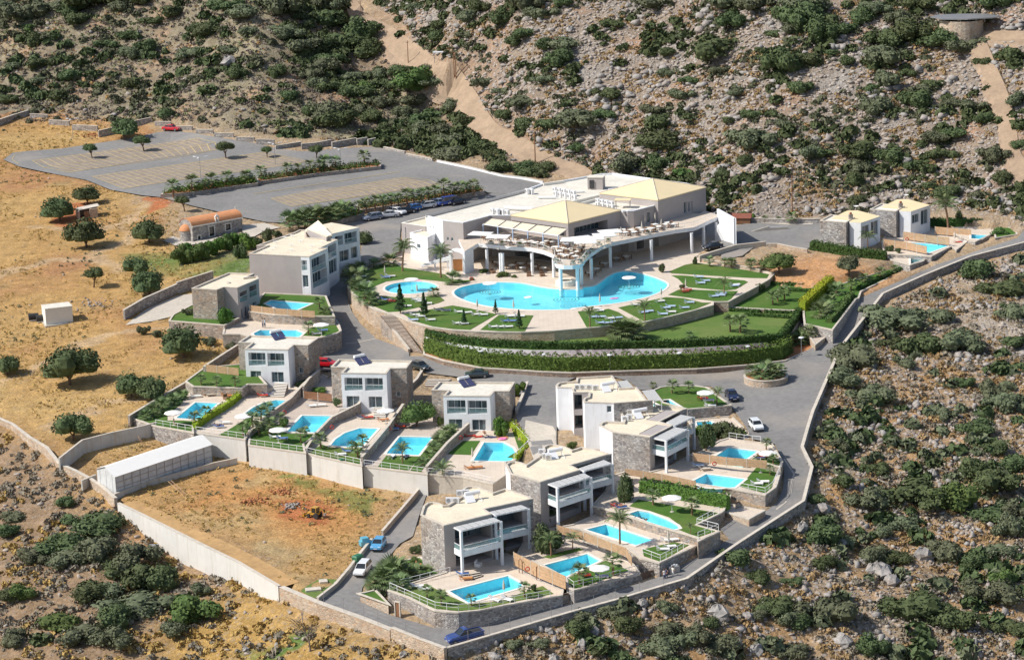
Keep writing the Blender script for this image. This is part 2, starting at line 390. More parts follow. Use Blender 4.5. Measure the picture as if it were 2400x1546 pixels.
MT['rock']=rockmat('grey_limestone',(.16,.152,.145),(.45,.42,.39)); MT['rockp']=rockmat('pinkish_scree',(.24,.20,.17),(.51,.45,.39))
def ground():
    m,nt,b=new('hillside_ground'); n=N(nt)
    at=n.n('ShaderNodeAttribute',attribute_name='land'); cl=at.outputs['Color']
    f1=n.ramp(n.noise(.45,6,.7),[(.3,.68),(.7,1.3)]); cl=n.mix(1.0,cl,f1,'MULTIPLY')
    f2=n.ramp(n.noise(2.6,4,.75),[(.3,.62),(.7,1.38)]); cl=n.mix(1.0,cl,f2,'MULTIPLY')
    rk=n.n('ShaderNodeAttribute',attribute_name='stony')
    v=n.vor(1.1); vc=n.vor(1.1,out='Color'); sp=n.n('ShaderNodeSeparateColor'); n.l(vc,sp.inputs[0])
    msk=n.math('MULTIPLY',n.ramp(v,[(.35,1.0),(.5,0.0)]),n.math('MULTIPLY',rk.outputs['Fac'],n.ramp(sp.outputs[0],[(.25,0.0),(.4,1.0)])))
    cl=n.mix(msk,cl,n.ramp(sp.outputs[1],[(0,(.26,.235,.215)),(1,(.50,.46,.43))]))
    n.l(cl,b.inputs['Base Color']); b.inputs['Roughness'].default_value=.95; b.inputs['Specular IOR Level'].default_value=.15
    h=n.math('ADD',n.math('MULTIPLY',msk,.8),n.noise(2.2,5,.75)); n.bump(h,.9,.35,b); return m
MT['ground']=ground()
MT['embank']=plain('track_embankment',(.31,.225,.155),.95,.3,.5,bump=.6,bsc=2,fine=1.2)
MT['track']=plain('pale_dirt',(.34,.245,.165),.95,.2,.3,bump=.4,bsc=2,fine=1.5)
def paint(name,col,rough=.25):
    m,nt,b=new(name); b.inputs['Base Color'].default_value=(*col,1); b.inputs['Roughness'].default_value=rough; b.inputs['Coat Weight'].default_value=.6; return m
# ---------------- the lie of the land ----------------
CTL=[(1048,1526,0),(1155,1475,.2),(1000,1480,.2),(760,1410,1),(843,1409,.8),(911,1440,.5),(1340,1425,1.1),(1530,1370,2.1),(1620,1340,2.7),(1700,1280,3.3),(1800,1215,4),(1880,1150,4.8),
(1870,1060,5.8),(1840,980,6.6),(1800,900,7.3),(1700,870,7.4),(1500,880,7.4),(1300,885,7.4),(1100,860,7.5),(1000,845,7.6),(900,805,8.1),(850,770,8.7),(820,720,9.5),(795,680,10.6),(810,640,11.8),
(850,600,13),(900,560,13.6),(1000,520,13.8),(870,530,13.8),(1260,960,7.2),(1270,1040,6.9),(1930,850,8.2),(1990,760,9.3),(2060,700,10.3),(2150,660,11.2),(2250,620,12.2),(2400,565,13.8),(2600,490,15.5),
(900,1350,1.3),(850,1360,1.1),(940,1250,1.9),(985,1170,2.4),
(480,480,15.2),(700,480,15.2),(900,430,15.3),(1100,430,15.2),(1200,430,15),(1000,390,15.6),(350,440,16.3),(150,390,16.7),(50,365,17),(400,330,17.4),(600,360,16.8),(850,370,16.2),(950,370,15.9),
(100,310,18.2),(0,330,18.2),(-100,330,18.4),(50,420,15.6),(200,470,15.2),(300,480,15.1),(0,500,14.5),(-120,500,14.5),(100,600,12.7),(0,700,11),(200,700,11),(300,620,12.3),(420,590,12.9),(480,580,13.4),(560,560,13.8),(560,640,12.8),(340,560,13.3),
(400,680,11.6),(300,750,10.2),(400,760,10.2),(520,770,9.8),(130,760,9.6),(0,850,8.2),(-120,850,8),(200,900,7.6),(400,850,8.6),(500,830,8.9),(300,1000,6.2),(430,920,7.6),(100,1000,5.8),(0,950,6.4),(350,960,6.6),
(0,1010,5.4),(140,1100,4.3),(200,1150,3.7),(400,1080,3.7),(300,1120,3.5),(500,1060,3.7),(330,1180,3.2),(600,1100,3.3),(800,1135,2.8),(950,1160,2.6),(850,1250,2),(700,1350,1.5),(500,1270,2.2),(740,1385,1.3),(450,1240,2.4),
]
OUT=[
(0,1100,2.6),(-150,1100,2.4),(150,1180,1.8),(100,1250,-.2),(300,1330,-1.6),(0,1400,-3.6),(250,1450,-3.9),(0,1546,-6.6),(400,1500,-4.6),(700,1546,-3.2),(500,1450,-4.0),(900,1546,-2.6),(-200,1546,-7.5),(0,1750,-11),(600,1750,-9),(1200,1750,-8),
(1300,1560,-2.4),(1600,1500,-2),(1800,1400,-1.2),(2000,1300,-.6),(2000,1100,2.3),(2200,1000,3.3),(2100,850,6.3),(2300,750,8.4),(2450,660,10.8),(2420,900,5),(2420,1200,-.3),(2200,1350,-2.8),(2420,1560,-7.5),(2000,1560,-6),(1700,1560,-4.6),(2400,1800,-13),(1800,1800,-11),(2600,1000,2.5),(2600,560,13.5)]
CTL+=[(1250,1180,3.9),(1300,1100,5),(1400,1180,4.3),(1480,1100,5.4),(1150,1250,2.7),(1250,1320,2.5),(1120,1160,3.2),(1350,1250,3.2),(1480,1260,3.9),(1600,1180,5.2),(1650,1100,6),(1500,1020,5.9),(1600,980,6),(1400,1000,6.1),(1340,1060,5.8),(1200,1100,4.6),(1440,1350,2.2),(1580,1270,3.8),
(1800,540,13.6),(1900,560,13.5),(1750,580,13.3),(1900,640,12.3),(1850,620,12.5),(2000,640,12.4),(1950,680,11.6),(1700,520,14),(1900,500,14.7),(2100,480,15.3),(2200,500,15),(2350,530,14.6),(2390,540,14.3),(2050,560,13.6),(2200,560,13.4),
(1400,640,12),(1200,700,11.8),(1000,700,11.5),(1600,640,12),(1500,800,10),(1700,760,10.2),(1250,800,9.8),
(1350,405,15.5),(1180,340,18),(1120,290,20.5),(1060,220,24),(980,160,28),(900,95,32.5),(850,50,36),(800,5,39.5),(760,-40,43),(740,-90,47),
(1100,400,15.4),(1000,345,16.2),(1230,400,15.2),(1000,280,18.5),(920,240,22),(830,110,28.5),(780,60,32),(860,170,26),(960,330,16.8)]
for u_,v_,z_ in ((-100,285,18.6),(0,285,18.6),(200,290,18.8),(400,292,18.8),(600,322,18.2)):
    for vv in (200,110,20,-80,-200): CTL.append((u_,vv,hz(u_,vv,u_,v_,z_,20)))
for vv in (230,130,40,-60,-180): CTL.append((740,vv,hz(740,vv,760,335,17.2,15)))
for u_,v_,z_ in ((1250,345,19.5),(1450,405,16),(1650,432,16),(1850,470,15.4),(2050,455,16.6),(2250,470,16.4),(2420,490,16.5),(2600,480,17)):
    for vv in (390,300,200,100,0,-100,-220):
        if vv<v_-25: CTL.append((u_,vv,hz(u_,vv,u_,v_,z_,25)))
for vv in (150,50,-50): CTL.append((1050,vv,hz(1050,vv,1120,280,21,23)))
RIM=[(1048,1526,0),(1340,1441,1.0),(1444,1413,1.6),(1610,1363,2.6),(1730,1280,3.6),(1883,1181,4.8),(1903,1101,5.5),(1880,1054,5.9),(1895,1002,6.4),(1905,970,6.7),(1970,820,8.6),(2048,721,10.1),(2069,694,10.5),(2165,651,11.3),(2274,607,12.3),(2400,574,13.4),(2560,505,15.2)]
RIM2=[(985,1508,.1),(919,1481,.3),(854,1453,.6),(759,1419,1.0),(700,1395,1.1),(655,1378,1.2),(560,1322,1.5),(480,1283,1.9),(400,1243,2.3),(330,1208,2.7),(278,1183,3.0)]
DROP2=[.8,1.2,1.5,1.7,1.8,1.9,2.9,3.5,3.5,2.4,.8]
def _below(u,v,z,d): s=FPX/math.dist(P(u,v,z),(0,0,CH)); return (u+d*s*.034,v+d*s*.96,z-d)
OUT+=[_below(u,v,z,.75) for u,v,z in RIM]+[_below(*RIM2[i],DROP2[i]) for i in range(len(RIM2))]
_LL=[(240,1152,3.3),(0,1010,5.4),(140,1100,4.3),(-120,960,6.2),(-300,900,7)]
_far=[(-500,1100,120),(0,1100,120),(500,1100,125),(-500,600,25),(500,600,22),(-900,2000,240),(900,2000,240),(0,2000,240)]
_farO=_far+[(-500,250,-30),(500,250,-40),(0,200,-30)]
def rbf(pts,far):
    p=np.vstack([np.array([P(*q) for q in pts]),np.array(far,float)]); px,pz=p[:,:2]/100,p[:,2]; n=len(pz); A=np.zeros((n+3,n+3))
    A[:n,:n]=-np.hypot(px[:,None,0]-px[None,:,0],px[:,None,1]-px[None,:,1])+np.eye(n)*.002; A[:n,n]=1; A[:n,n+1:]=px; A[n,:n]=1; A[n+1:,:n]=px.T
    w=np.linalg.solve(A,np.concatenate([pz,np.zeros(3)]))
    def f(X,Y):
        X=np.asarray(X,float); Y=np.asarray(Y,float); sh=X.shape; x=X.ravel()/100; y=Y.ravel()/100; out=np.zeros(x.size)
        for i in range(0,x.size,20000):
            a=x[i:i+20000]; b=y[i:i+20000]; out[i:i+20000]=-np.hypot(a[:,None]-px[:,0],b[:,None]-px[:,1])@w[:n]+w[n]+w[n+1]*a+w[n+2]*b
        return out.reshape(sh)
    return f
G=rbf(CTL+RIM+RIM2+_LL,_far)                      # the resort and the hills above it
GO=rbf(OUT+_LL+[(2600,490,15.5),(2800,420,17)],_farO)   # the slopes that fall away outside its walls
_rim=[P(*q)[:2] for q in RIM2[::-1]+RIM]
INSIDE=[(-900,2500)]+[P(*q)[:2] for q in ((-700,700,9),(-300,900,7),(-120,960,6.2),(0,1010,5.4),(140,1100,4.3),(240,1152,3.3))]+_rim+[P(2800,420,17)[:2],(900,700),(900,2500)]
_ie=inset(ccw(INSIDE),1.35)
def GT(X,Y):
    X=np.asarray(X,float); Y=np.asarray(Y,float); k=inpoly(X,Y,_ie); a=G(X,Y); return np.where(k,a,GO(X,Y))
def g1(x,y): return float(G(np.array([x]),np.array([y]))[0])
def PTS(uv,G=G):
    """ground points seen along sight lines (vectorised march)"""
    uv=np.asarray(uv,float); D=np.array([ray(u,v) for u,v in uv]); lo=(CH-75)/-D[:,2]*0+250; n=len(uv)
    t=np.full(n,260.0)/D[:,1]; step=4.0; done=np.zeros(n,bool)
    for k in range(260):
        x=D[:,0]*t; y=D[:,1]*t; z=CH+D[:,2]*t
        below=z<G(x,y); done|=below
        if done.all(): break
        t=np.where(done,t,t+step)
    a=t-step; b=t.copy()
    for k in range(9):
        m=(a+b)/2; below=CH+D[:,2]*m<G(D[:,0]*m,D[:,1]*m); b=np.where(below,m,b); a=np.where(below,a,m)
    x=D[:,0]*b; y=D[:,1]*b; return np.stack([x,y,G(x,y)],1)
def PT(u,v): return tuple(PTS([(u,v)])[0])
def PTT(u,v): return tuple(PTS([(u,v)],GT)[0])
def XY(pts,G=G): return [tuple(q[:2]) for q in PTS(pts,G)]
def fbm(X,Y,sc,seed,oct=4):
    r=np.random.default_rng(seed); out=np.zeros(X.shape); amp=1
    for o in range(oct):
        T=r.random((64,64)); x=X/sc; y=Y/sc; xi=np.floor(x).astype(int); yi=np.floor(y).astype(int); fx=x-xi; fy=y-yi; fx=fx*fx*(3-2*fx); fy=fy*fy*(3-2*fy)
        g=lambda i,j:T[(xi+i)%64,(yi+j)%64]
        out+=amp*((g(0,0)*(1-fx)+g(1,0)*fx)*(1-fy)+(g(0,1)*(1-fx)+g(1,1)*fx)*fy-.5); sc/=2.03; amp*=.5
    return out
LOW=[]      # (polygon, z or None for draped, depth): the bare land is cut down below what is built on it
def densify(pts,step=30):
    out=[]
    for i in range(len(pts)):
        a,b=pts[i],pts[(i+1)%len(pts)]; d=math.hypot(b[0]-a[0],b[1]-a[1]); k=max(1,int(d/step))
        for j in range(k): out.append((a[0]+(b[0]-a[0])*j/k,a[1]+(b[1]-a[1])*j/k))
    return out
def drape(pts,lift=.06,grid=3.0,m=None,mi=0,cut=.3,xy=None):
    """a sheet laid over the land inside a surveyed outline"""
    poly=xy if xy is not None else XY(densify(pts)); poly=ccw(poly)
    xs=[p[0] for p in poly]; ys=[p[1] for p in poly]
    gx,gy=np.meshgrid(np.arange(min(xs)+grid/2,max(xs),grid),np.arange(min(ys)+grid/2,max(ys),grid)); gx=gx.ravel(); gy=gy.ravel()
    k=inpoly(gx,gy,poly); 
    pv=np.array(poly)
    if k.any():
        gx=gx[k]; gy=gy[k]; dm=np.min(np.hypot(gx[:,None]-pv[:,0],gy[:,None]-pv[:,1]),axis=1); gx=gx[dm>grid*.4]; gy=gy[dm>grid*.4]
    else: gx=gx[:0]; gy=gy[:0]
    vs=[Vector(p) for p in poly]+[Vector((a,b)) for a,b in zip(gx,gy)]; n=len(poly)
    ov,oe,of,_,_,_=delaunay_2d_cdt(vs,[],[list(range(n))],1,1e-4)
    X=np.array([v.x for v in ov]); Y=np.array([v.y for v in ov]); Z=G(X,Y)+lift
    if m is None: m=M()
    fs=[]
    for f in of:
        a,b,cc=[ov[i] for i in f[:3]]
        fs.append(tuple(f) if (b-a).cross(cc-a)>0 else tuple(f)[::-1])
    m.add([(X[i],Y[i],Z[i]) for i in range(len(ov))],fs,mi)
    if cut: LOW.append((poly,None,cut))
    return m,poly

# land cover outlines (ground colours belong to the soil itself)
SRC=lambda *a:XY(c(0,*a))
COVER=[ # (polygon in survey coords, colour, stony, softness)
 ('field',[(-300,300),(60,275),(340,300),(420,330),(300,480),(420,470),(420,560),(560,640),(590,760),(560,830),(420,960),(380,1010),(150,1105),(0,1000),(-300,850)],(.46,.28,.108),.1),
 ('yard',[(150,1110),(380,1010),(520,1060),(990,1160),(900,1260),(860,1330),(740,1400),(660,1380),(280,1190)],(.46,.28,.115),.05),
 ('dug',[(330,1195),(560,1110),(700,1120),(860,1180),(840,1240),(620,1250),(480,1240)],(.50,.255,.095),0),
 ('redpatch',[(1820,600),(1980,590),(2080,640),(2030,670),(1960,700),(1850,690),(1760,640)],(.52,.28,.13),.2),
 ('lefthill',[(-300,285),(420,290),(880,340),(1000,330),(960,250),(840,120),(700,-60),(-300,-200)],(.25,.21,.14),.25),
 ('ravine',[(880,340),(1230,400),(1150,340),(1080,230),(960,150),(850,40),(760,-60),(640,-60),(700,200)],(.24,.18,.12),.3),
 ('righthill',[(1350,420),(1300,390),(1180,300),(1080,190),(980,120),(850,-60),(2700,-200),(2700,520),(2400,535),(2340,500),(2200,490),(2060,500),(1930,505),(1700,512),(1560,470),(1430,430)],(.265,.21,.16),.8),
 ('cut',[(1330,400),(1200,340),(1130,280),(1060,190),(960,110),(870,30),(900,20),(1000,110),(1110,190),(1180,280),(1290,340),(1420,400)],(.37,.225,.135),.4),
 ('coast',[(1048,1530),(1340,1445),(1610,1370),(1883,1188),(1910,1100),(1905,980),(1980,820),(2060,730),(2270,625),(2800,500),(2800,2400),(1000,2400)],(.35,.25,.155),.7),
 ('lowerleft',[(-300,1000),(0,1000),(270,1190),(660,1410),(1048,1540),(1048,2400),(-400,2400)],(.30,.205,.125),.2),
 ('gold',[(560,1400),(700,1420),(1040,1540),(1000,1640),(380,1640),(330,1480)],(.42,.265,.09),.2),
]
gx=np.concatenate([-170-np.cumsum(np.linspace(2,50,26))[::-1],np.arange(-170,175.1,1.25),175.1+np.cumsum(np.linspace(2,50,26))])
gy=np.concatenate([285-np.cumsum(np.linspace(2,30,12))[::-1],np.arange(285,735,1.25),735+np.cumsum(np.linspace(2,60,34))])
GX,GY=np.meshgrid(gx,gy); GZ=GT(GX,GY)
def build_land():
    Z=GZ.copy(); col=np.zeros(Z.shape+(3,)); col[:]=(.40,.29,.18); st=np.full(Z.shape,.3)
    wx=GX+fbm(GX,GY,14,3)*7; wy=GY+fbm(GX,GY,14,4)*7
    for name,poly,cc,s in COVER:
        k=inpoly(wx,wy,XY(densify(poly,80),GT)); col[k]=cc; st[k]=s
    for _ in range(2):
        for ax in (0,1): col=(col+np.roll(col,1,ax)+np.roll(col,-1,ax)+np.roll(col,2,ax)+np.roll(col,-2,ax))/5
    hill=inpoly(GX,GY,XY(densify(COVER[4][1],80),GT))|inpoly(GX,GY,XY(densify(COVER[6][1],80),GT))|inpoly(GX,GY,XY(densify(COVER[5][1],80),GT))|inpoly(GX,GY,XY(densify(COVER[8][1],80),GT))|inpoly(GX,GY,XY(densify(COVER[9][1],80),GT))
    Z+=np.where(hill,1.0,.12)*(fbm(GX,GY,16,5,3)*1.5+fbm(GX,GY,4,6,3)*.8)*np.clip((GZ*0+1),0,1)
    # natural patches of red earth, straw and scrub
    f=fbm(GX,GY,22,8,5); f2=fbm(GX,GY,9,9,4)
    def blend(mask,cc): 
        a=np.clip(mask,0,1)[...,None]; col[:]=col*(1-a)+np.array(cc)*a
    isf=inpoly(wx,wy,XY(densify(COVER[0][1],80),GT)); blend(isf*(f*2.2)*.9,(.49,.32,.13)); blend(isf*(-f*2.4-.1),(.41,.215,.10)); blend(isf*np.clip(f2*2-.5,0,1)*.8,(.33,.26,.12))
    ish=inpoly(wx,wy,XY(densify(COVER[6][1],80),GT)); blend(ish*np.clip(f2*2.5-.35,0,1),(.36,.225,.145)); blend(ish*np.clip(-f2*2-.3,0,1),(.30,.28,.255))
    isl=inpoly(wx,wy,XY(densify(COVER[4][1],80),GT)); blend(isl*np.clip(f*2,0,1),(.37,.32,.20)); blend(isl*np.clip(-f2*2-.3,0,1),(.42,.27,.17))
    iscc=inpoly(wx,wy,XY(densify(COVER[8][1],80),GT)); blend(iscc*np.clip(f2*2.4,0,1),(.43,.26,.12)); blend(iscc*np.clip(-f*2,0,1),(.38,.32,.25))
    isy=inpoly(wx,wy,XY(densify(COVER[1][1],80),GT)); blend(isy*np.clip(f2*2.6-.1,0,1)*.8,(.46,.33,.16)); blend(isy*inpoly(wx,wy,XY([(560,1260),(900,1290),(860,1350),(740,1400),(560,1330)]))*np.clip(.5+f2*2,0,1),(.40,.29,.15))
    for tp in ([(300,640),(250,600),(300,520),(350,470),(370,475),(320,540),(290,600),(330,640)],[(0,640),(150,600),(300,610),(300,618),(150,610),(0,655)],[(120,1000),(300,930),(420,880),(425,890),(300,945),(130,1020)],[(0,900),(200,800),(380,770),(520,800),(520,808),(380,782),(205,812),(0,915)],[(60,520),(200,540),(400,500),(402,508),(200,552),(60,530)]):
        blend(inpoly(wx,wy,XY(tp))*.75,(.52,.37,.22))
    for rp in ([(340,450),(400,430),(440,470),(380,500)],[(130,470),(240,480),(230,530),(120,530)],[(640,1170),(760,1165),(740,1215),(660,1210)]):
        blend(inpoly(wx,wy,XY(rp))*1.0,(.46,.17,.07))
    for gp in ([(330,590),(420,580),(600,610),(560,650),(380,640)],[(560,1430),(600,1440),(760,1430),(720,1470),(590,1480)],[(640,1130),(900,1150),(860,1200),(740,1150)]):
        blend(inpoly(wx,wy,XY(gp))*np.clip(.7+f2,0,1),(.13,.19,.05))
    # cut the ground away under roads, terraces and buildings
    for poly,z,cut in LOW:
        xs=[p[0] for p in poly]; ys=[p[1] for p in poly]
        i0,i1=np.searchsorted(gy,[min(ys)-2,max(ys)+2]); j0,j1=np.searchsorted(gx,[min(xs)-2,max(xs)+2])
        if i1<=i0 or j1<=j0: continue
        sub=(slice(i0,i1),slice(j0,j1)); k=inpoly(GX[sub],GY[sub],poly)
        t=(GZ[sub] if z is None else z)-cut; Zs=Z[sub]; Zs[k]=np.minimum(Zs[k],t[k] if z is None else t); Z[sub]=Zs
    ny,nx=Z.shape; me=bpy.data.meshes.new('hillside'); me.vertices.add(nx*ny)
    me.vertices.foreach_set('co',np.stack([GX,GY,Z],-1).astype(np.float32).ravel())
    idx=np.arange(nx*ny).reshape(ny,nx); q=np.stack([idx[:-1,:-1],idx[:-1,1:],idx[1:,1:],idx[1:,:-1]],-1).reshape(-1,4)
    me.loops.add(q.size); me.loops.foreach_set('vertex_index',q.ravel().astype(np.int32)); me.polygons.add(len(q)); me.polygons.foreach_set('loop_start',np.arange(0,q.size,4,dtype=np.int32)); me.polygons.foreach_set('loop_total',np.full(len(q),4,dtype=np.int32))
    me.polygons.foreach_set('use_smooth',np.ones(len(q),bool)); me.update(calc_edges=True)
    a=me.color_attributes.new('land','FLOAT_COLOR','POINT'); a.data.foreach_set('color',np.concatenate([col,np.ones(Z.shape+(1,))],-1).astype(np.float32).ravel())
    b=me.attributes.new('stony','FLOAT','POINT'); b.data.foreach_set('value',st.astype(np.float32).ravel())
    me.materials.append(MT['ground']); o=bpy.data.objects.new('hillside',me); COL.objects.link(o); tag(o,kind='structure')
    return Z
# ---------------- roads and car parks ----------------
COAST=[(1048,1526),(1340,1441),(1444,1413),(1610,1363),(1730,1280),(1883,1181),(1903,1101),(1880,1054),(1895,1002),(1905,970),(1970,820),(2048,721),(2069,694),(2165,651),(2274,607),(2400,574),(2560,500)]
ROAD1=COAST+[(2560,484),(2400,540),(2385,558),(2285,590),(2192,622),(2127,651),(2013,700),(1949,776),(1905,815),(1878,830),(1841,848),(1755,859),(1633,869),(1480,875),(1340,878),(1273,875),(1128,866),(1040,848),(992,835),(959,835),
 (959,825),(923,809),(881,794),(845,760),(824,729),(815,705),(811,669),(858,625),(902,604),(935,590),(940,520),(1010,560),(1250,480),(1220,440),(1139,456),(853,505),(848,515),(796,527),(838,540),(848,575),(844,610),(795,650),(774,673),(767,694),(783,734),(797,769),(802,804),(790,822),(748,840),
 (750,868),(775,868),(795,852),(966,858),(999,874),(1080,884),(1224,928),(1209,977),(1230,1019),(1243,1051),(1250,1072),(1305,1050),(1305,1014),(1302,905),(1352,884),(1440,884),(1474,894),(1500,914),(1531,914),(1575,906),(1625,904),(1666,905),(1682,919),(1700,942),(1716,955),(1734,980),(1749,1002),(1762,1028),(1815,1040),(1832,1075),(1838,1106),(1835,1145),(1820,1178),(1795,1198),
 (1755,1222),(1720,1213),(1688,1240),(1709,1264),(1548,1351),(1514,1362),(1344,1413),(1321,1417),(1155,1461),(1085,1471),(1017,1471),(911,1440),(843,1409),(850,1375),(890,1330),(937,1274),(968,1256),(981,1212),(1003,1150),(989,1152),(896,1256),(870,1274),(849,1300),(820,1339),(787,1378),(745,1409),(759,1419),(854,1453),(919,1479)]
m,_=drape(ROAD1,.06); struct('road',m,MT['asphalt'])
ROAD2=[(8,375),(30,359),(65,355),(145,349),(291,327),(370,311),(400,307),(455,313),(494,320),(597,336),(648,349),(705,356),(773,351),(835,347),(882,344),(900,345),(950,362),(1020,380),(1180,414),(1273,431),(1250,462),(1141,452),(1130,448),(835,492),(664,523),(622,521),(560,508),(454,484),(377,463),(335,459),(260,446),(203,423),(104,404),(44,391)]
m,_=drape(ROAD2,.10); struct('parking_lot',m,MT['asphalt'])
m,_=drape([(1690,560),(1720,530),(1770,520),(1830,523),(1925,524),(1925,575),(1890,583),(1810,575),(1770,578),(1740,600),(1690,610)],.08); struct('forecourt',m,MT['asphalt'])
m,_=drape([(1716,517),(1790,524),(1850,528),(1905,527),(1905,524),(1716,512)],.12); struct('pavement',m,MT['conc'])
m,_=drape([(1232,985),(1296,1000),(1303,1012),(1306,1075),(1258,1100),(1248,1070),(1240,1045),(1228,1018)],.10); struct('drive',m,MT['conc'])
TRACK=[(1350,405),(1290,385),(1225,352),(1160,322),(1125,290),(1095,240),(1060,205),(1030,180),(990,155),(955,125),(920,98),(885,68),(845,45),(820,15),(800,-20)]
tw=[(a,b) for a,b in zip(bez([(*p,) for p in TRACK],3),range(999))]
def ribbon(px,width,lift,mat,name,kind='structure',mid=None):
    gr=M()
    L=XY(bez(px,4)); a=offs(L,width/2); b=offs(L,-width/2); m=M()
    rows=[]
    for i in range(len(L)):
        rows.append([a[i],L[i],b[i]])
    for i in range(len(L)-1):
        q=[]
        for r in (rows[i],rows[i+1]): q+= [(x,y,g1(x,y)+lift) for x,y in r]
        m.add(q,[(0,1,4,3),(1,2,5,4)])
        LOW.append(([a[i],a[i+1],b[i+1],b[i]],None,.5))
    for e,s in ((a,1),(b,-1)):
        o=offs(e,1.8*s); 
        for i in range(len(e)-1): gr.add([(*e[i],g1(*e[i])+lift-.002),(*e[i+1],g1(*e[i+1])+lift-.002),(*o[i+1],g1(*e[i+1])-1.3),(*o[i],g1(*e[i])-1.3)],[(0,1,2,3)])
    gr.m=[1]*len(gr.f); m.add(gr.v,gr.f,1); struct(name,m,[mat,MT['embank']])
    for f in m.f[:1]: pass
    return L
ribbon([(1410,445)]+TRACK,4.6,.3,MT['track'],'dirt_track')
ribbon([(2420,415),(2375,370),(2362,300),(2345,230),(2320,170),(2300,120),(2290,95),(2310,88),(2420,86)],3.2,.35,MT['track'],'hill_track')
m,_=drape([(10,760),(150,600),(220,560),(235,566),(170,620),(40,770)],.03,3,cut=0); 
def strip(m,A,B,w,lift,mi=0):
    """painted line on the land between two survey points"""
    pa,pb=PT(*A),PT(*B); n=max(1,int(math.dist(pa,pb)/4)); e=Vector((pb[0]-pa[0],pb[1]-pa[1])).normalized(); o=(-e.y*w/2,e.x*w/2)
    for i in range(n):
        q=[]
        for t in (i/n,(i+1)/n):
            x=pa[0]+(pb[0]-pa[0])*t; y=pa[1]+(pb[1]-pa[1])*t
            for s in (1,-1):
                X,Y=x+o[0]*s,y+o[1]*s; q.append((X,Y,g1(X,Y)+lift))
        m.add(q,[(0,1,3,2)],mi)
lerp=lambda a,b,t:(a[0]+(b[0]-a[0])*t,a[1]+(b[1]-a[1])*t)
def bays(rows,n):
    q=[lerp(*rows[0],0),lerp(*rows[0],1),lerp(*rows[-1],1),lerp(*rows[-1],0)]; bm_,_=drape(densify(q),.13,3,cut=0); struct('parking_bay_surface',bm_,MT['bay'])
    m=M()
    for A,B in rows: strip(m,A,B,.26,.16)
    for r in range(len(rows)-1):
        for i in range(n+1): strip(m,lerp(*rows[r],i/n),lerp(*rows[r+1],i/n),.2,.155)
    return tag(obj('parking_bay_marking',m,MT['line']),kind='structure')
for rows,n in (((c(1,290,568,1780,365),c(1,400,632,1940,405),c(1,625,675,1960,470)),21),((c(1,835,712)+[(617,358)],c(1,985,768)+[(672,368)],c(1,1120,822)+[(722,380)]),24),
               ((c(2,290,640,1500,450),c(2,390,680,1720,478),c(2,480,712,1800,515)),21)): bays(rows,n)
m=M(); strip(m,*c(2,140,600,1450,400),.26,.16); strip(m,*c(1,110,560,130,520),.16,.16); strip(m,*c(1,130,520,190,500),.16,.16); strip(m,*c(1,110,560,170,600),.16,.16)
tag(obj('road_marking',m,MT['line']),kind='structure')
m=M()
for a,b in zip(c(18,1300,985,1390,1120,1380,1160,1360,1290,1310,1380),c(18,1390,1120,1380,1160,1360,1290,1310,1380,1230,1440)): strip(m,a,b,.25,.09)
for q in (((881,794),(840,803)),((840,803),(810,806)),((770,733),(800,790))): strip(m,*q,.3,.09)
tag(obj('drain_channel',m,MT['conc']),kind='structure')

# ---------------- walls, terraces, pools ----------------
def wall(label,pts,h,th=.4,mat='stone',down=2.5,cap=.08,group=None,capmat='coping',name='stone_wall',z=None,cat='wall',level=False):
    """free-standing wall along survey points; pts (u,v) on the land, or z given for a level foot"""
    ex=len(pts[0])==3
    if ex: L=[P(*p) for p in pts]
    elif z is None: L=PTS(pts); L=[tuple(p) for p in L]
    else: L=[(*P(*p,z)[:2],z) for p in pts]
    L2=[(L[0])]
    for i in range(1,len(L)):
        a,b=L[i-1],L[i]; k=max(1,int(math.dist(a[:2],b[:2])/5)) if (z is None and not ex) else 1
        for j in range(1,k+1):
            x=a[0]+(b[0]-a[0])*j/k; y=a[1]+(b[1]-a[1])*j/k; L2.append((x,y,(b[2] if ex else g1(x,y)) if z is None else z))
    t=thing(name,label,cat,L2[0],group=group)
    a=offs(L2,th/2); b=offs(L2,-th/2); m=M(); cp=M(); n=len(L2)
    hh=h if hasattr(h,'__call__') else (lambda s:h)
    rings=[[(*a[i],L2[i][2]-down),(*a[i],L2[i][2]+hh(i/(n-1))),(*b[i],L2[i][2]+hh(i/(n-1))),(*b[i],L2[i][2]-down)] for i in range(n)]
    m.loft(rings); obj('masonry',m,MT[mat],t,True)
    if cap:
        a=offs(L2,th/2+.05); b=offs(L2,-th/2-.05)
        rings=[[(*a[i],L2[i][2]+hh(i/(n-1))+.003),(*a[i],L2[i][2]+hh(i/(n-1))+cap),(*b[i],L2[i][2]+hh(i/(n-1))+cap),(*b[i],L2[i][2]+hh(i/(n-1))+.003)] for i in range(n)]
        cp.loft(rings); obj('coping',cp,MT[capmat],t,True)
    return t
TER={}
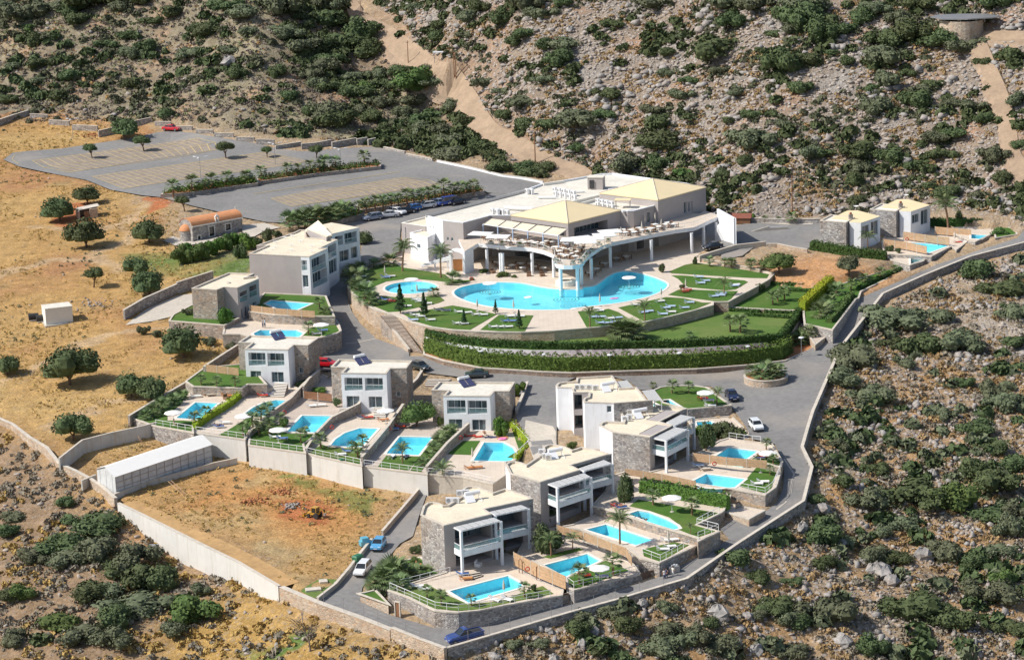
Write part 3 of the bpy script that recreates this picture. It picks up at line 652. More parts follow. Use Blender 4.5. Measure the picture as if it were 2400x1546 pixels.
def terrace(key,label,px,z,top='paving',side='stone',zb=None,holes=(),cope=True,name='paved_terrace',drop=5,xy=None,cm='coping'):
    poly=ccw(xy or PP(px,z)); TER[key]=(poly,z); zb=z-drop if zb is None else zb
    m=M(); m.sheet(poly,z,0,holes); struct(name,m,MT[top])
    n=len(poly); cen=centroid(poly); t=thing('retaining_wall',label,'wall',(*cen,zb))
    w=M(); w.add([(x,y,zb) for x,y in poly]+[(x,y,z-.004) for x,y in poly],[(i,(i+1)%n,n+(i+1)%n,n+i) for i in range(n)]); obj('masonry',w,MT[side],t,True)
    if cope:
        inn=inset(poly,.3); out=inset(poly,-.05); k=M()
        for i in range(n):
            j=(i+1)%n; k.add([(*out[i],z-.06),(*out[j],z-.06),(*out[j],z+.14),(*out[i],z+.14),(*inn[i],z+.14),(*inn[j],z+.14),(*inn[j],z+.001),(*inn[i],z+.001)],[(0,1,2,3),(3,2,5,4),(4,5,6,7)])
        obj('coping',k,MT[cm],t,True)
    LOW.append((poly,z,.25)); return poly
HOLES={}
def pool(label,px,z,group=None,smooth=0,depth=1.4,name='swimming_pool'):
    p=PP(px,z)
    if smooth: p=[tuple(q) for q in bez(p,smooth,True)]
    p=ccw(p); out=inset(p,-.42); t=thing(name,label,'pool',(*centroid(p),z),group=group); n=len(p)
    m=M(); m.add([(x,y,z+.02) for x,y in p]+[(x,y,z-depth) for x,y in p],[(i,(i+1)%n,n+(i+1)%n,n+i) for i in range(n)]); m.sheet(p,z-depth); obj('basin',m,MT['pool'],t,True)
    k=M()
    for i in range(n):
        j=(i+1)%n; k.add([(*p[i],z+.06),(*p[j],z+.06),(*out[j],z+.06),(*out[i],z+.06),(*p[i],z-.05),(*p[j],z-.05),(*out[j],z),(*out[i],z)],[(0,3,2,1),(0,1,5,4),(2,3,7,6)])
    obj('coping',k,MT['whitec'],t,True)
    w=M(); w.sheet(p,z-.14); obj('water',w,MT['water'],t,True)
    LOW.append((inset(p,-1.0),z,depth+.6)); return p
def lawnpatch(px,z,mat='lawn',lift=.05,smooth=0,name='lawn'):
    p=PP(px,z)
    if smooth: p=bez(p,smooth,True)
    m=M(); m.prism(p,z-.02,z+lift); return struct(name,m,MT[mat])
_post=None
def railing(label,px,z,h=.95,step=1.6,group=None,glassy=False,zs=None,xy=None):
    L=[(*q[:2],z) for q in xy] if xy else [P(*p,z) for p in px]; t=thing('railing',label,'railing',L[0],group=group); global _post
    if _post is None: mm=M(); mm.box(0,0,0,.05,.05,.95); _post=mm.mesh('post',[MT['metal']])
    rm=M(); gm=M(); bx,by,bz=L[0]
    for i in range(len(L)-1):
        a,b=L[i],L[i+1]; d=math.dist(a,b); k=max(1,round(d/step)); ang=math.atan2(b[1]-a[1],b[0]-a[0])
        for j in range(k+(1 if i==len(L)-2 else 0)):
            x=a[0]+(b[0]-a[0])*j/k; y=a[1]+(b[1]-a[1])*j/k; o=obj('post',_post,None,t); o.location=(x-bx,y-by,z-bz); o.rotation_euler=(0,0,ang); o.scale=(1,1,h/.95)
        cx,cy=(a[0]+b[0])/2,(a[1]+b[1])/2
        rm.box(cx,cy,z+h,d+.06,.06,.06,ang); rm.box(cx,cy,z+.5,d,.03,.03,ang)
        gm.box(cx,cy,z+.13,d-.1,.015,h-.2,ang)
    obj('rail',rm,MT['metal'],t,True); return t

# coast road parapet, broken into its two straight runs
wall('low stone parapet with pale coping along the seaward edge of the coast road',RIM,.5,.4,'stone_grey',3.2,.1)
wall('stone parapet stepping down the rocky slope below the service road corner',[(1044,1530,0)]+RIM2[:2],.7,.5,'stone_warm',2.6,.08)
wall('rough dry-stone retaining wall under the wire fence at the service road junction',[(919,1479),(854,1453),(759,1419),(700,1395),(660,1378)],.25,.8,'stone_warm',4.2,.05)
t=wall('long pale concrete retaining wall sloping along the bottom of the dirt yard',RIM2[5:],.35,.4,'blockp',7.5,.06,name='concrete_wall')
t=wall('low ruined rubble wall stepping down beside the dry lower field',[(272,1180),(240,1152),(215,1135),(180,1116),(140,1098),(110,1060),(70,1036),(30,1005),(-40,975)],.9,.5,'stone_warm',2.0,.05)
wall('tall stained concrete wall running from the rubble wall up to the villa gardens',[(141,1105),(195,1062),(260,1045),(330,1030),(368,1020)],2.2,.25,'block',1.0,.06,name='concrete_wall')
wall('low concrete kerb wall between the long greenhouse and the dirt yard',[(262,1172),(340,1140),(420,1118),(500,1096),(556,1084)],.8,.25,'block',1.0,.06,name='concrete_wall')
wall('short low wall behind the near end of the long greenhouse',[(192,1140),(226,1126)],1.0,.25,'block',.6,.05,name='concrete_wall')
wall('long low kerb wall along the left side of the service road',[(745,1411),(787,1378),(820,1339),(849,1300),(872,1272)],.7,.3,'conc',1.2,.06)
wall('straight low wall beside the service road ending in a square pier',[(896,1256),(940,1205),(985,1152)],.8,.3,'stone_warm',1.2,.06)
vg=[P(*q)[:2] for q in RIM2[5:]]; vp=vg+offs(vg,3.2 if offs(vg,1)[0][1]>vg[0][1] else -3.2)[::-1]; m,_=drape(None,.05,3,xy=vp,cut=0); tag(obj('verge',m,MT['straw']),kind='structure')
# old stepped boundary walls above the car park
for i,(q,hh) in enumerate(((c(1,-60,265,130,200,260,160),1.4),(c(1,275,185,435,195),1.2),(c(1,445,240,630,252),1.2),(c(1,660,290,885,300),1.3),(c(1,890,355,1040,320),1.6),(c(1,1205,260,1370,225),1.4),(c(1,1400,250,1545,252),1.0),(c(1,1560,285,1740,285),.8),(c(1,1770,318,1925,320),.9),(c(1,1935,352,2110,352),.9),(c(1,2135,388,2300,390),.9),
     (c(2,160,150,325,152),1.2),(c(2,330,195,560,160),.9),(c(2,565,190,690,180,835,152),1.2),(c(2,840,180,1060,140),1.3),(c(2,1065,150,1160,135),1.3),(c(2,1165,155,1240,140),1.3),(c(2,1310,190,1500,232),.5),(c(2,1510,250,1750,300),.5))):
    wall(f'{ORD[i]} stretch from the left of the old grey wall behind the car park',q,hh,.4,'stone_grey',1.5,.1,group='old walls behind the car park')
wall('long low white kerb rail along the back road towards the hotel',c(2,1790,310,2100,375,2387,445)+c(3,1500,200,1700,245),.55,.3,'white',1,.08,name='kerb_wall')
for i,(q,hh) in enumerate(((c(9,515,372,600,322,735,263),1.9),(c(9,735,263,884,215),2.2))):
    wall(('tall grey wall with coping beside the paved drive left of the stone villa','grey garden wall running up behind the stone villa to the apartments')[i],q,hh,.35,'stone_grey',1,.1)
PLANTERS=[]
# planters between the car parks
def planter(label,px,h,mat='stone'):
    L=XY(px); zz=[g1(*p)+h for p in L]; m=M(); P2=ccw(L); zt=max(zz); t=thing('raised_planter',label,'planter',(*centroid(L),min(zz)))
    n=len(P2); zt=[g1(*p)+h for p in P2]
    m.add([(*p,zt[i]-h-1.2) for i,p in enumerate(P2)]+[(*p,zt[i]) for i,p in enumerate(P2)],[(i,(i+1)%n,n+(i+1)%n,n+i) for i in range(n)]); obj('masonry',m,MT[mat],t,True)
    inn=inset(P2,.3); k=M()
    for i in range(n):
        j=(i+1)%n; k.add([(*P2[i],zt[i]),(*P2[j],zt[j]),(*inn[j],zt[j]),(*inn[i],zt[i])],[(0,1,2,3)])
    obj('coping',k,MT['coping'],t,True); s=M(); s.sheet(inn,[z-.12 for z in zt]); obj('soil',s,MT['soil'],t,True); PLANTERS.append((inn,zt[0])); return t
planter('long raised stone planter with palms between the two upper car park levels, left half',c(1,1450,905,1700,890,2330,800,2310,745,1900,805,1500,870),.9)
planter('long raised stone planter with palms between the two upper car park levels, right half',c(2,170,520,700,445,1285,378,1280,335,700,395,160,478),.9)
planter('raised stone planter holding palms at the left of the hotel car park steps',c(2,420,890,900,870,1135,812,1040,760,700,790,420,845),1.0)
planter('long raised stone planter of palms behind the row of parked cars',c(2,1100,780,2225,607,2190,575,1060,730),1.0)
pt=PT(1795,893); t=thing('roundabout_planter','round stone planter full of fan palms in the middle of the road junction','planter',pt)
m=M(); m.lathe([(3.65,-1),(3.65,.95),(3.35,.95),(3.35,.8)],0,0,36); obj('masonry',m,MT['stone_warm'],t); m=M(); m.lathe([(3.72,.951),(3.72,1.05),(3.3,1.05),(3.3,.85)],0,0,36); obj('coping',m,MT['coping'],t)
m=M(); m.lathe([(3.34,.86),(1.5,1.2),(0.01,1.3)],0,0,24); obj('soil',m,MT['soil'],t)

# hotel pool deck and gardens
mainpool=pool('large free-form turquoise hotel pool curving in front of the terrace restaurant',c(6,1095,490,1120,455,1200,425,1350,398,1500,392,1700,400,1850,430,2030,455,2250,455)+c(7,100,440,220,420,330,340,430,298,560,300,720,340,850,395,850,440,780,485,650,530,400,580,0,625)+c(6,2150,635,1800,640,1500,620,1300,585,1150,535),12.2,smooth=3,depth=1.5)
kid=pool("shallow oval children's pool at the left end of the hotel deck",[lerp(c(6,705,440)[0],(0,0),0)]*0+[(c(6,705,440)[0][0]+61*math.cos(t),c(6,705,440)[0][1]+14*math.sin(t)-2*math.cos(t)) for t in np.linspace(0,2*math.pi,28,endpoint=False)],12.2,depth=.6,name='paddling_pool')
DECK=c(6,130,430,175,490,250,560,315,605,380,640,560,690,700,750,800,780,900,800,1080,825,1300,838,1500,843,1700,845,2000,832,2290,808)+c(7,260,798,500,770,650,755,900,700,1100,650,1280,600,1280,572,1415,570,1660,440,1780,370,1835,312,1700,285,1600,278,1460,262,1340,230,1200,190,1120,165)+c(4,1900,900,1900,640)+[(1690,520),(1440,480),(1010,540),(945,575)]+c(6,530,185,480,200,380,235,270,270,180,340)
dk=terrace('deck','curved rubble retaining wall holding up the hotel pool deck and its lawns',DECK,12.2,'paving','stone_warm',4.5,[mainpool,kid])
def dlawn(*a,**k): lawnpatch(*a,**k)
z=12.2
dlawn(c(6,190,350,300,285,480,215,560,225,640,260,900,300,1010,320,1060,360,1150,375,1270,370,1200,395,1090,405,1000,385,700,355,480,385,370,430,350,470,400,510,600,530,760,535,880,515,960,515,1010,555,950,580,600,655,500,660,380,610,290,570,200,500,150,430),z)
dlawn(c(6,640,680,1080,600,1250,630,1480,680,1240,820,1080,812,900,788,750,745),z)
dlawn(c(6,1330,820,1500,685,1810,690,1730,838,1550,835),z)
dlawn(c(6,2210,655,2330,645,2400,650)+c(7,330,630,420,660,560,750,400,765,200,800,140,805),z)
dlawn(c(7,420,620,600,580,850,525,1010,535,1180,575,1260,575,1100,640,900,695,660,748),z)
dlawn(c(7,870,505,960,460,1000,455,1390,470,1500,470,1420,560,1290,562),z); dlawn(c(7,900,330,1000,330,1560,375,1590,390,1480,455,1390,465,1050,435,1000,400,960,360),z)
dlawn(c(7,880,295,1020,235,1120,215,1330,245,1620,290,1780,320,1760,355,1600,352,900,310),z)
# lower garden
LAWNA=c(6,838,880,950,915,1130,945,1400,985,1800,1000)+c(7,0,1000,540,990,1000,985,1500,955,1890,920,1930,860,2075,680,2055,640,1700,620,1400,610,900,690,600,780,0,850)+c(6,1500,860,900,820)
la=terrace('lawnA','smooth white rendered wall between the two long hedges below the hotel lawn',LAWNA,10.5,'lawn_dry','white',6.0,cope=False,name='lower_lawn')
LAWNB=c(7,1405,618,1500,560,1660,450,1780,395,2240,445,2200,520,2090,652,1800,640)
lb=terrace('lawnB','low wall edging the raised right-hand lawn with the palm trio',LAWNB,11.0,'lawn','brown_stone',9.0,name='upper_lawn')
BEDR=c(5,870,1080,690,1140,660,1140,610,1060,840,840,1000,860,1480,680,1475,705,1065,905,900,900)
bedr=terrace('bedr','grey stone wall under the palm bed along the coast road',c(5,630,1160,860,1210,1050,960,1070,955,1090,900,1480,715,1470,670,930,840,830,850,620,1060),11.2,'lawn','stone_grey',7.0,name='lawn')
terrace('entr','small stone entrance platform beside the coast road bend',c(5,600,1160,720,1330,850,1230,850,1180),9.6,'paving_grey','stone_warm',6.5)
HEDGE0=c(6,815,1040,1000,1100,1340,1165,1900,1200)+c(7,0,1210,600,1190,1130,1175,1600,1140,1930,1100,2200,985,2330,820)
kb=terrace('kerb','low orange stone kerb wall along the foot of the long hedge beside the loop road',HEDGE0+c(5,620,1160)+c(7,2080,700,1900,925,1500,960,1000,990,540,995,0,1005)+c(6,1800,1004,1130,950,838,885),8.3,'soil','brown_stone',6.3,name='planting_bed')
# left villa and apartments
pVL1=pool('angular pool on the upper lawn beside the apartment block',c(8,950,905,1010,875,1410,905,1255,972,1080,962),12.8)
terrace('TL2','stone retaining wall between the two pools of the left stone villa',c(8,905,830,940,800,1400,820,1560,830,1600,930,1645,1035,1430,1035,1040,1020,780,985,860,900),12.8,'lawn','stone',9,[pVL1],name='lawn')
pVL2=pool('pool with rounded ends on the lower terrace of the left stone villa',c(8,830,1205,900,1170,1260,1172,1330,1200,1280,1245,860,1238),11.2)
terrace('TL1','high curved stone retaining wall at the bend below the left stone villa',c(8,520,1215,700,1215,1000,1290,1500,1250,1650,1215,1712,1180,1690,1110,1640,1040,1430,1050,1040,1030,700,980,560,1050,540,1130),11.2,'paving','stone',6.5,[pVL2])
lawnpatch(c(8,1330,1225,1400,1150,1560,1110,1650,1110,1690,1180,1530,1235),11.2)
terrace('GL','stone retaining wall under the narrow garden left of the stone villa',c(8,-20,1080,540,1125,690,1050,560,950,210,920,20,1020),11.9,'lawn','stone',8.5,name='lawn')
m,_=drape(c(9,520,392,632,377,800,335,800,262,735,270,600,330),.06); struct('driveway',m,MT['conc'])
# row of villas
T1=c(11,95,1020,360,1110,745,1175,745,1100,1110,860,1240,730,740,715,660,680)
T2=c(11,745,1175,1260,1245,1300,1190,1500,1010,1720,870,1830,750,1700,680,1480,640,1350,700,1240,730,1110,860,745,1100)
T3=c(11,1290,1300,1870,1380,1850,1290,1990,1190,2126,1037,2310,985,2401,931,2469,831,2250,690,2005,575,1830,750,1720,870,1500,1010,1300,1190)
T4=c(12,-93,1145,0,1170,440,1265,440,1140,700,880,830,690,700,600,475,625,410,720,290,770,150,820,-25,990,-110,1060)
T5=c(12,450,1270,1060,1345,1060,1290,1455,875,1250,790,1100,700,900,650,830,690,700,880,445,1140)
T6=c(12,1060,1345,1400,1375,1680,1440,1805,1350,1805,1230,1890,1215,2035,1070,1850,880,1700,800,1455,875,1060,1290)
p1=pool('rectangular pool with a white umbrella in the leftmost villa garden',c(11,570,1025,765,868,985,878,800,1040),7.3)
p2=pool('half-moon pool behind the large clump of palms, second in the villa row',c(11,1265,975,1340,920,1450,870,1570,845,1730,852,1600,960,1510,1010,1330,1000),7.0)
p3=pool('rectangular pool below the middle villa of the row, third from the left',c(11,1680,1160,1835,1000,2135,1005,1980,1170),6.7)
p4=pool('curved pool beside the dark dividing wall, fourth in the villa row',c(12,145,1065,190,1010,280,950,420,905,590,910,500,1010,440,1080,300,1082),6.4)
p5=pool('rectangular pool behind the young feathery palm, fifth in the villa row',c(12,672,1145,800,985,1108,992,975,1160),6.0)
p6=pool('pool with a clipped corner beside the square lawn and globe hedge',c(12,1498,1213,1600,1040,1780,1042,1870,1090,1905,1150,1850,1220),5.7)
terrace('T1','stone end wall of the leftmost villa garden above the dry field',T1,7.3,'paving','stone_grey',3,[p1]); terrace('T2','tall pale concrete retaining wall behind the greenhouse under the second garden',T2,7.0,'paving','blockp',2.5,[p2])
terrace('T3','tall pale concrete retaining wall under the third pool garden of the row',T3,6.7,'paving_grey','blockp',2.3,[p3]); terrace('T4','tall pale concrete retaining wall under the fourth pool garden of the row',T4,6.4,'paving','blockp',1.8,[p4])
terrace('T5','pale concrete retaining wall with a small window under the fifth pool garden',T5,6.0,'paving_grey','blockp',1.5,[p5]); terrace('T6','stepped retaining wall under the wide paved terrace beside the garage door',T6,5.7,'paving','conc',1.2,[p6])
terrace('T1u','stone wall under the small palm lawn of the leftmost villa',c(11,735,712,1230,728,1290,690,1480,690,1300,480,850,520,660,660),8.8,'lawn','stone',6,name='lawn')
for q,zz in ((c(11,110,1030,300,870,560,740,700,760,620,880,480,1000,480,1050,640,1050,760,1060,742,1165,365,1100),7.3),(c(11,1080,1150,1260,1040,1340,1010,1330,1080,1240,1230,990,1195,1080,1150),7.0),(c(11,1300,1250,1320,1200,1500,1060,1640,1110,1680,1180,1970,1185,1860,1370,1300,1295),6.7),
             (c(12,-80,1140,60,1060,130,1085,300,1095,440,1100,436,1250),6.4),(c(12,590,1270,670,1165,990,1175,880,1305),6.0),(c(12,1250,1150,1400,1025,1560,1025,1475,1158),5.7),(c(12,990,1165,1130,1000,1300,900,1340,920,1020,1290,1000,1320,900,1305),6.0),(c(12,1850,880,2010,1070,1890,1190,1820,1180,1930,1110),5.7)): lawnpatch(q,zz)
def dwall(label,px,z,h0,h1,mat='stone'): 
    return wall(label,px,lambda s:h0+(h1-h0)*s,.35,mat,1.5,.08,z=z)
dwall('sloping stone wall dividing the second and third pool gardens',c(11,1295,1225,1500,1045,1720,905,1835,790,2005,650),6.7,.8,1.9)
dwall('curving stone wall dividing the third and fourth pool gardens',c(12,-93,1140,0,1010,150,870,290,815,410,770,470,700),6.4,.7,2.0)
dwall('long straight stone wall dividing the fourth and fifth pool gardens',c(12,440,1255,700,960,835,780),6.0,1.3,1.9)
dwall('long straight stone wall dividing the fifth garden from the square lawn',c(12,1055,1340,1250,1120,1455,935),5.7,1.2,1.4)
dwall('stone wall on the field side of the leftmost villa garden',c(11,95,1050,400,870,660,720),7.3,.8,.9)
dwall('stone wall climbing behind the small palm lawn towards the first row villa',c(11,850,560,1020,450,1190,345),8.8,.9,1.0)
dwall('short wall between the second villa and the pots beside the red car',c(11,1840,760,1900,690,2005,610),7.6,.9,1.2)
for lb_,q,zz in (('white railing along the edge of the leftmost villa lawn',c(11,365,1098,735,1160),7.3),('white railing under the yellow hedge at the edge of the second garden',c(11,770,1170,1255,1235),7.0),('white railing along the edge of the third pool garden',c(11,1300,1295,1860,1370),6.7),('white railing along the edge of the fourth pool garden',c(12,-80,1145,0,1165,430,1255),6.4),
   ('white railing above the small window at the edge of the fifth garden',c(12,460,1262,1050,1338),6.0),('thin wire railing around the wide paved terrace over the garage',c(12,1070,1340,1400,1370,1670,1430),5.7),('white railing curving behind the globe hedge beside the drive',c(12,1885,1205,2030,1070,1860,890),5.75)): railing(lb_,q,zz)
# lower right villas
p41=pool('long rectangular pool on the lowest corner terrace by the road',c(14,440,1405,965,1268,1085,1335,1088,1368,610,1510),2.6)
p42=pool('rectangular pool behind the timber wall with the lifebuoy, by two small palms',c(14,1262,1180,1680,1070,1792,1130,1480,1277),3.1)
p51=pool('pool under the large feathery palm below the middle right villa',c(14,1672,850,1850,805,2270,945,2120,990),4.4)
p52=pool('teardrop-shaped pool on the wide lawn with the open umbrella',c(15,515,400,600,372,700,388,850,448,950,503,968,530,920,542,700,475),5.6)
p61=pool('pool with rounded front edge beside the twin sunbeds on the right terrace',c(18,475,1185,600,1120,945,1165,850,1240,700,1248,560,1236),6.3)
p62=pool('rectangular pool above the timber screen on the right terrace',c(18,668,968,800,882,1058,915,930,1005),7.2)
p71=pool('small pool at the end of the round lawn below the pergolas',c(18,120,465,260,450,385,530,250,528),7.6)
p72=pool('pool half hidden by a broad tree next to the parked white car',c(18,510,650,640,645,760,760,600,742,520,690),5.9)
terrace('R4','high curved stone retaining wall of the lowest corner pool terrace',c(16,650,862,830,925,960,990,1075,1045,1180,1060,1290,1064,1480,1045,1800,985,2140,925,2230,908,2260,760,1700,520,1180,560,1170,700),2.6,'paving','stone_grey',-3,[p41])
terrace('R4g','low warm stone wall round the palm bed left of the lowest villa',c(16,400,892,450,885,530,865,620,840,660,865,1170,700,950,560,640,620,560,760,520,850,655,985),1.9,'lawn','stone_warm',-2,name='lawn')
terrace('R4b','grey stone retaining wall under the lawn with two leaning palms',c(14,1495,1370,1560,1400,2165,1253,2090,1150,1650,960,1400,830,1150,880,1040,1080,1240,1160,1480,1290),3.1,'paving','stone_grey',-2,[p42])
terrace('R5a','grey stone retaining wall beside the steps where staff stand with laundry',c(15,790,847,1130,690,1130,620,700,490,310,368,0,500,-120,520,80,545,500,712,620,805),4.4,'paving','stone_grey',-1,[p51])
terrace('R5b','tall stone wall under the broad lawn with the teardrop pool',c(15,310,362,700,490,1130,618,1140,655,1340,562,1130,502,1350,395,1375,375,1440,230,1100,165,800,105,480,20,360,60,300,200,180,330),5.6,'paving','stone',0,[p52])
terrace('R6a','high stone corner wall of the right-hand pool terrace beside the road bend',c(18,0,1125,500,1210,855,1262,1130,1312,1230,1242,1285,1060,1040,1010,700,985,450,950,250,1060),6.3,'paving','stone',0,[p61])
terrace('R6b','stone wall below the timber screen between the two right-hand pools',c(18,455,945,700,975,1040,1005,1270,1060,1290,1010,1195,850,960,825,800,795,700,825,600,890,520,930),7.2,'paving','stone',1,[p62])
terrace('R7','low stone wall round the curved lawn at the top of the lower villas',c(13,1115,290,1180,262,1250,252,1400,246,1500,247,1600,260,1660,290,1700,335,1830,425,1430,462,1200,400),7.6,'lawn','stone_grey',4,[p71],name='lawn')
terrace('R7b','stone wall behind the pool half hidden by the broad tree',c(13,1430,560,1500,550,1830,520,1900,590,2000,690,1930,740,1760,700,1500,690),5.9,'paving','stone_grey',3,[p72])
for q,zz,mt in ((c(16,700,870,760,845,1000,800,1180,900,1380,985,1640,960,2050,820,2150,890,1800,960,1480,1030,1290,1045,1080,1025),2.6,'lawn_dry'),(c(14,1505,1330,1500,1290,1820,1140,1850,1130,2060,1220,1570,1385),3.1,'lawn'),(c(14,1280,1095,1480,1040,1600,1015,1650,1030,1350,1110),3.1,'lawn'),(c(15,650,780,640,720,920,655,1060,680,800,830),4.4,'lawn'),
   (c(15,520,330,600,270,1320,392,1130,490,1300,555,1140,610,960,540,1000,520,880,430,700,370),5.6,'lawn'),(c(18,900,1230,1060,1050,1240,1060,1190,1240,1130,1290),6.3,'lawn'),(c(18,980,1010,1080,930,1180,930,1265,1010,1250,1045),7.2,'lawn'),(c(18,800,740,950,720,960,760,870,765),5.9,'lawn')): lawnpatch(q,zz,mt)
lawnpatch(c(15,640,100,1100,165,1420,235,1380,300,1000,230,620,170),5.6,'lawn_dry',name='planting_bed')
for lb_,q,zz in (('long white railing curving round the lowest corner pool terrace',c(16,670,850,1080,1025,1290,1048,1480,1030,1800,975,2120,915),2.7),('white railing climbing beside the palm bed to the lowest villa',c(16,670,850,1215,710),2.7),('white railing along the lawn with two leaning palms',c(14,1510,1345,1560,1382,2140,1230),3.2),
   ('white railing round the small lawn with two sunbeds above the laundry staff',c(15,640,770,800,830,1060,695),4.5),('white zigzag railing around the sunken parking bay beside the wide lawn',c(15,1140,625,1325,550,1130,500,1330,395),5.7),('white railing round the front of the right-hand pool terrace',c(18,900,1255,1130,1300,1200,1245,1270,1090),6.4),('white railing above the right-hand upper pool next to the white car',c(18,805,800,940,820,1090,835),7.3)): railing(lb_,q,zz)
# timber screens
def screen(label,px,z,h=1.3,mat='wood',n=None,gap=True):
    L=[P(*p,z) for p in px]; t=thing('timber_screen',label,'screen',L[0]); pl={}
    for i in range(len(L)-1):
        a,b=L[i],L[i+1]; d=math.dist(a,b); k=max(1,round(d/2.6)); ang=math.atan2(b[1]-a[1],b[0]-a[0])
        for j in range(k):
            mx=[a[q]+(b[q]-a[q])*(j+.5)/k for q in range(3)]; m=M()
            for r in range(4): m.box(mx[0],mx[1],z+.05+r*h/4,d/k-.14,.05,h/4-.03,ang)
            o=obj('board_panel',m,MT[mat],t,True)
            pm=M(); q=[a[w]+(b[w]-a[w])*j/k for w in range(3)]; pm.box(q[0],q[1],z-.2,.1,.1,h+.28,ang); obj('post',pm,MT['coping'],t,True)
    return t
screen('timber screen between the upper and lower pools of the left stone villa',c(8,795,985,1040,1015,1450,1045),12.8,1.2)
screen('brown timber screen at the top of the leftmost villa lawn',c(11,870,560,1200,600),8.8,1.3); screen('brown timber screen below the pots left of the second row villa',c(11,1850,830,2135,860),7.0,1.3,'wooddark')
screen('long timber screen with an orange lifebuoy between the two right-hand pools',c(18,480,1000,780,1040,1150,1070),7.2,1.25)
screen('tall tan timber wall with arched openings and a red lifebuoy by the lowest villa',c(14,1020,1170,1250,1290,1490,1390),3.0,1.9)
screen('tan timber wall along the pool under the large feathery palm',c(14,1410,880,1650,950,2030,1090,2085,1180),4.4,1.2)
screen('long cream and timber wall behind the bushy hedge of the middle right villa',c(13,865,1050,1200,1100,1510,1165),6.3,1.0)
for i,q in enumerate((c(5,1265,540,1450,565,1615,600),c(5,1425,480,1600,505,1795,530),c(5,1680,440,1970,465))): screen(('lowest timber screen beside the pools of the two far villas','middle timber screen with a lifebuoy beside the far villa pool','highest timber screen behind the closed umbrella of the far villas')[i],q,13.4,1.5)
# far villas' pools
q1=pool('long narrow pool beside the far stone villas, nearest the timber screens',c(5,1450,508,1600,515,1790,533,1625,590,1600,575),13.2); q2=pool('smallest pool at the near corner of the far villa terrace',c(5,1485,632,1600,632,1570,655,1485,684),12.6); q3=pool('farthest pool by the hedge at the top of the coast road',c(5,1970,445,2098,450,2045,480,1970,476),13.8)
terrace('H1','tall grey stone wall below the long pool of the far villas',c(5,1250,500,1265,600,1480,610,1650,622,1810,540,1850,570,1970,480,1970,400,1600,380,1300,430),13.2,'paving','stone_grey',9,[q1]); terrace('H2','buttressed grey stone wall at the near corner of the far villa terrace',c(5,1300,600,1310,640,1480,692,1650,625,1640,600,1480,596),12.6,'paving','stone_grey',8,[q2]); terrace('H3','stone wall below the farthest pool and its hedge',c(5,1740,400,1975,500,2000,505,2165,428,2140,395,1900,385),13.8,'paving','stone_grey',10,[q3])
terrace('H4','low grey stone wall under the far hedge corner by the road',c(5,2150,425,2160,475,2340,445,2330,400,2200,370),13.9,'lawn','stone_grey',11,name='lawn')
lawnpatch(c(5,1640,380,1900,375,2040,390,2030,415,1700,400),15.0) if 0 else None
# steps
def steps(label,px4,z0,z1,n,mat='conc',name='staircase'):
    """px4: lower-left, lower-right (at z0), upper-right, upper-left (at z1)"""
    a,b=P(*px4[0],z0),P(*px4[1],z0); d,e=P(*px4[3],z1),P(*px4[2],z1); t=thing(name,label,'steps',a)
    for i in range(n):
        s0=i/n; s1=(i+1)/n; q=[[u[w]+(v[w]-u[w])*s for w in range(2)] for u,v,s in ((a,d,s0),(b,e,s0),(b,e,s1+.004),(a,d,s1+.004))]
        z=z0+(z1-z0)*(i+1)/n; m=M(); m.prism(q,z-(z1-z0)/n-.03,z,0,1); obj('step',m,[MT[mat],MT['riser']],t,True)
    r=(z1-z0)/n; m=M(); m.loft([[(*a[:2],z0-1.5),(*b[:2],z0-1.5),(*b[:2],z0-.02),(*a[:2],z0-.02)],[(*d[:2],z0-1.5),(*e[:2],z0-1.5),(*e[:2],z1-r-.04),(*d[:2],z1-r-.04)]]); obj('stair_body',m,MT['stone'],t,True)
    return t
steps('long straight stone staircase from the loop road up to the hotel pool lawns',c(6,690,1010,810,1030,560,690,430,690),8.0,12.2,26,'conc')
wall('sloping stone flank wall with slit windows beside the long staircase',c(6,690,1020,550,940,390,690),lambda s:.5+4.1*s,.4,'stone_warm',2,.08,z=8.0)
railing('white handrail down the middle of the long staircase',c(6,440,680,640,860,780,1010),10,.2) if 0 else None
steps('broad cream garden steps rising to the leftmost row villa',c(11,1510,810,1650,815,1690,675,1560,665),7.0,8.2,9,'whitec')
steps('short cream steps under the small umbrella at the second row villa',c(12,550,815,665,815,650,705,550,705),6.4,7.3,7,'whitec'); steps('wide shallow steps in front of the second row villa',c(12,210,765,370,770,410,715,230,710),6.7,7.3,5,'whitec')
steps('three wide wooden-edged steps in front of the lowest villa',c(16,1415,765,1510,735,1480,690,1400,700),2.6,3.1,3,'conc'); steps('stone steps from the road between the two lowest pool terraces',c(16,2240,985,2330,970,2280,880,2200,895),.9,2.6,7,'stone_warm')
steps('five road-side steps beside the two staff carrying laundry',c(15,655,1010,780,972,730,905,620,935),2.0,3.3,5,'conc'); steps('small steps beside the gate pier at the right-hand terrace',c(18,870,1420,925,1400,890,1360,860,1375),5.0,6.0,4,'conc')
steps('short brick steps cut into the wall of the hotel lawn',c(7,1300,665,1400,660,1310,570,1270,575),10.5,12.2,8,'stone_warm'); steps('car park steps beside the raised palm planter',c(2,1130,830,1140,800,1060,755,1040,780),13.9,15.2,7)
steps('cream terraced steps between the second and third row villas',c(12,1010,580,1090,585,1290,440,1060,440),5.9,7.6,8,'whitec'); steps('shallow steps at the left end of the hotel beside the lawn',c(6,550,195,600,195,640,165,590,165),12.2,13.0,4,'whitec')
terrace('gate','paved landing with low stone wall at the foot of the right-hand terrace',c(18,760,1460,800,1475,985,1530,1130,1452,860,1400,800,1390),5.0,'paving','stone_warm',2)
steps_= None
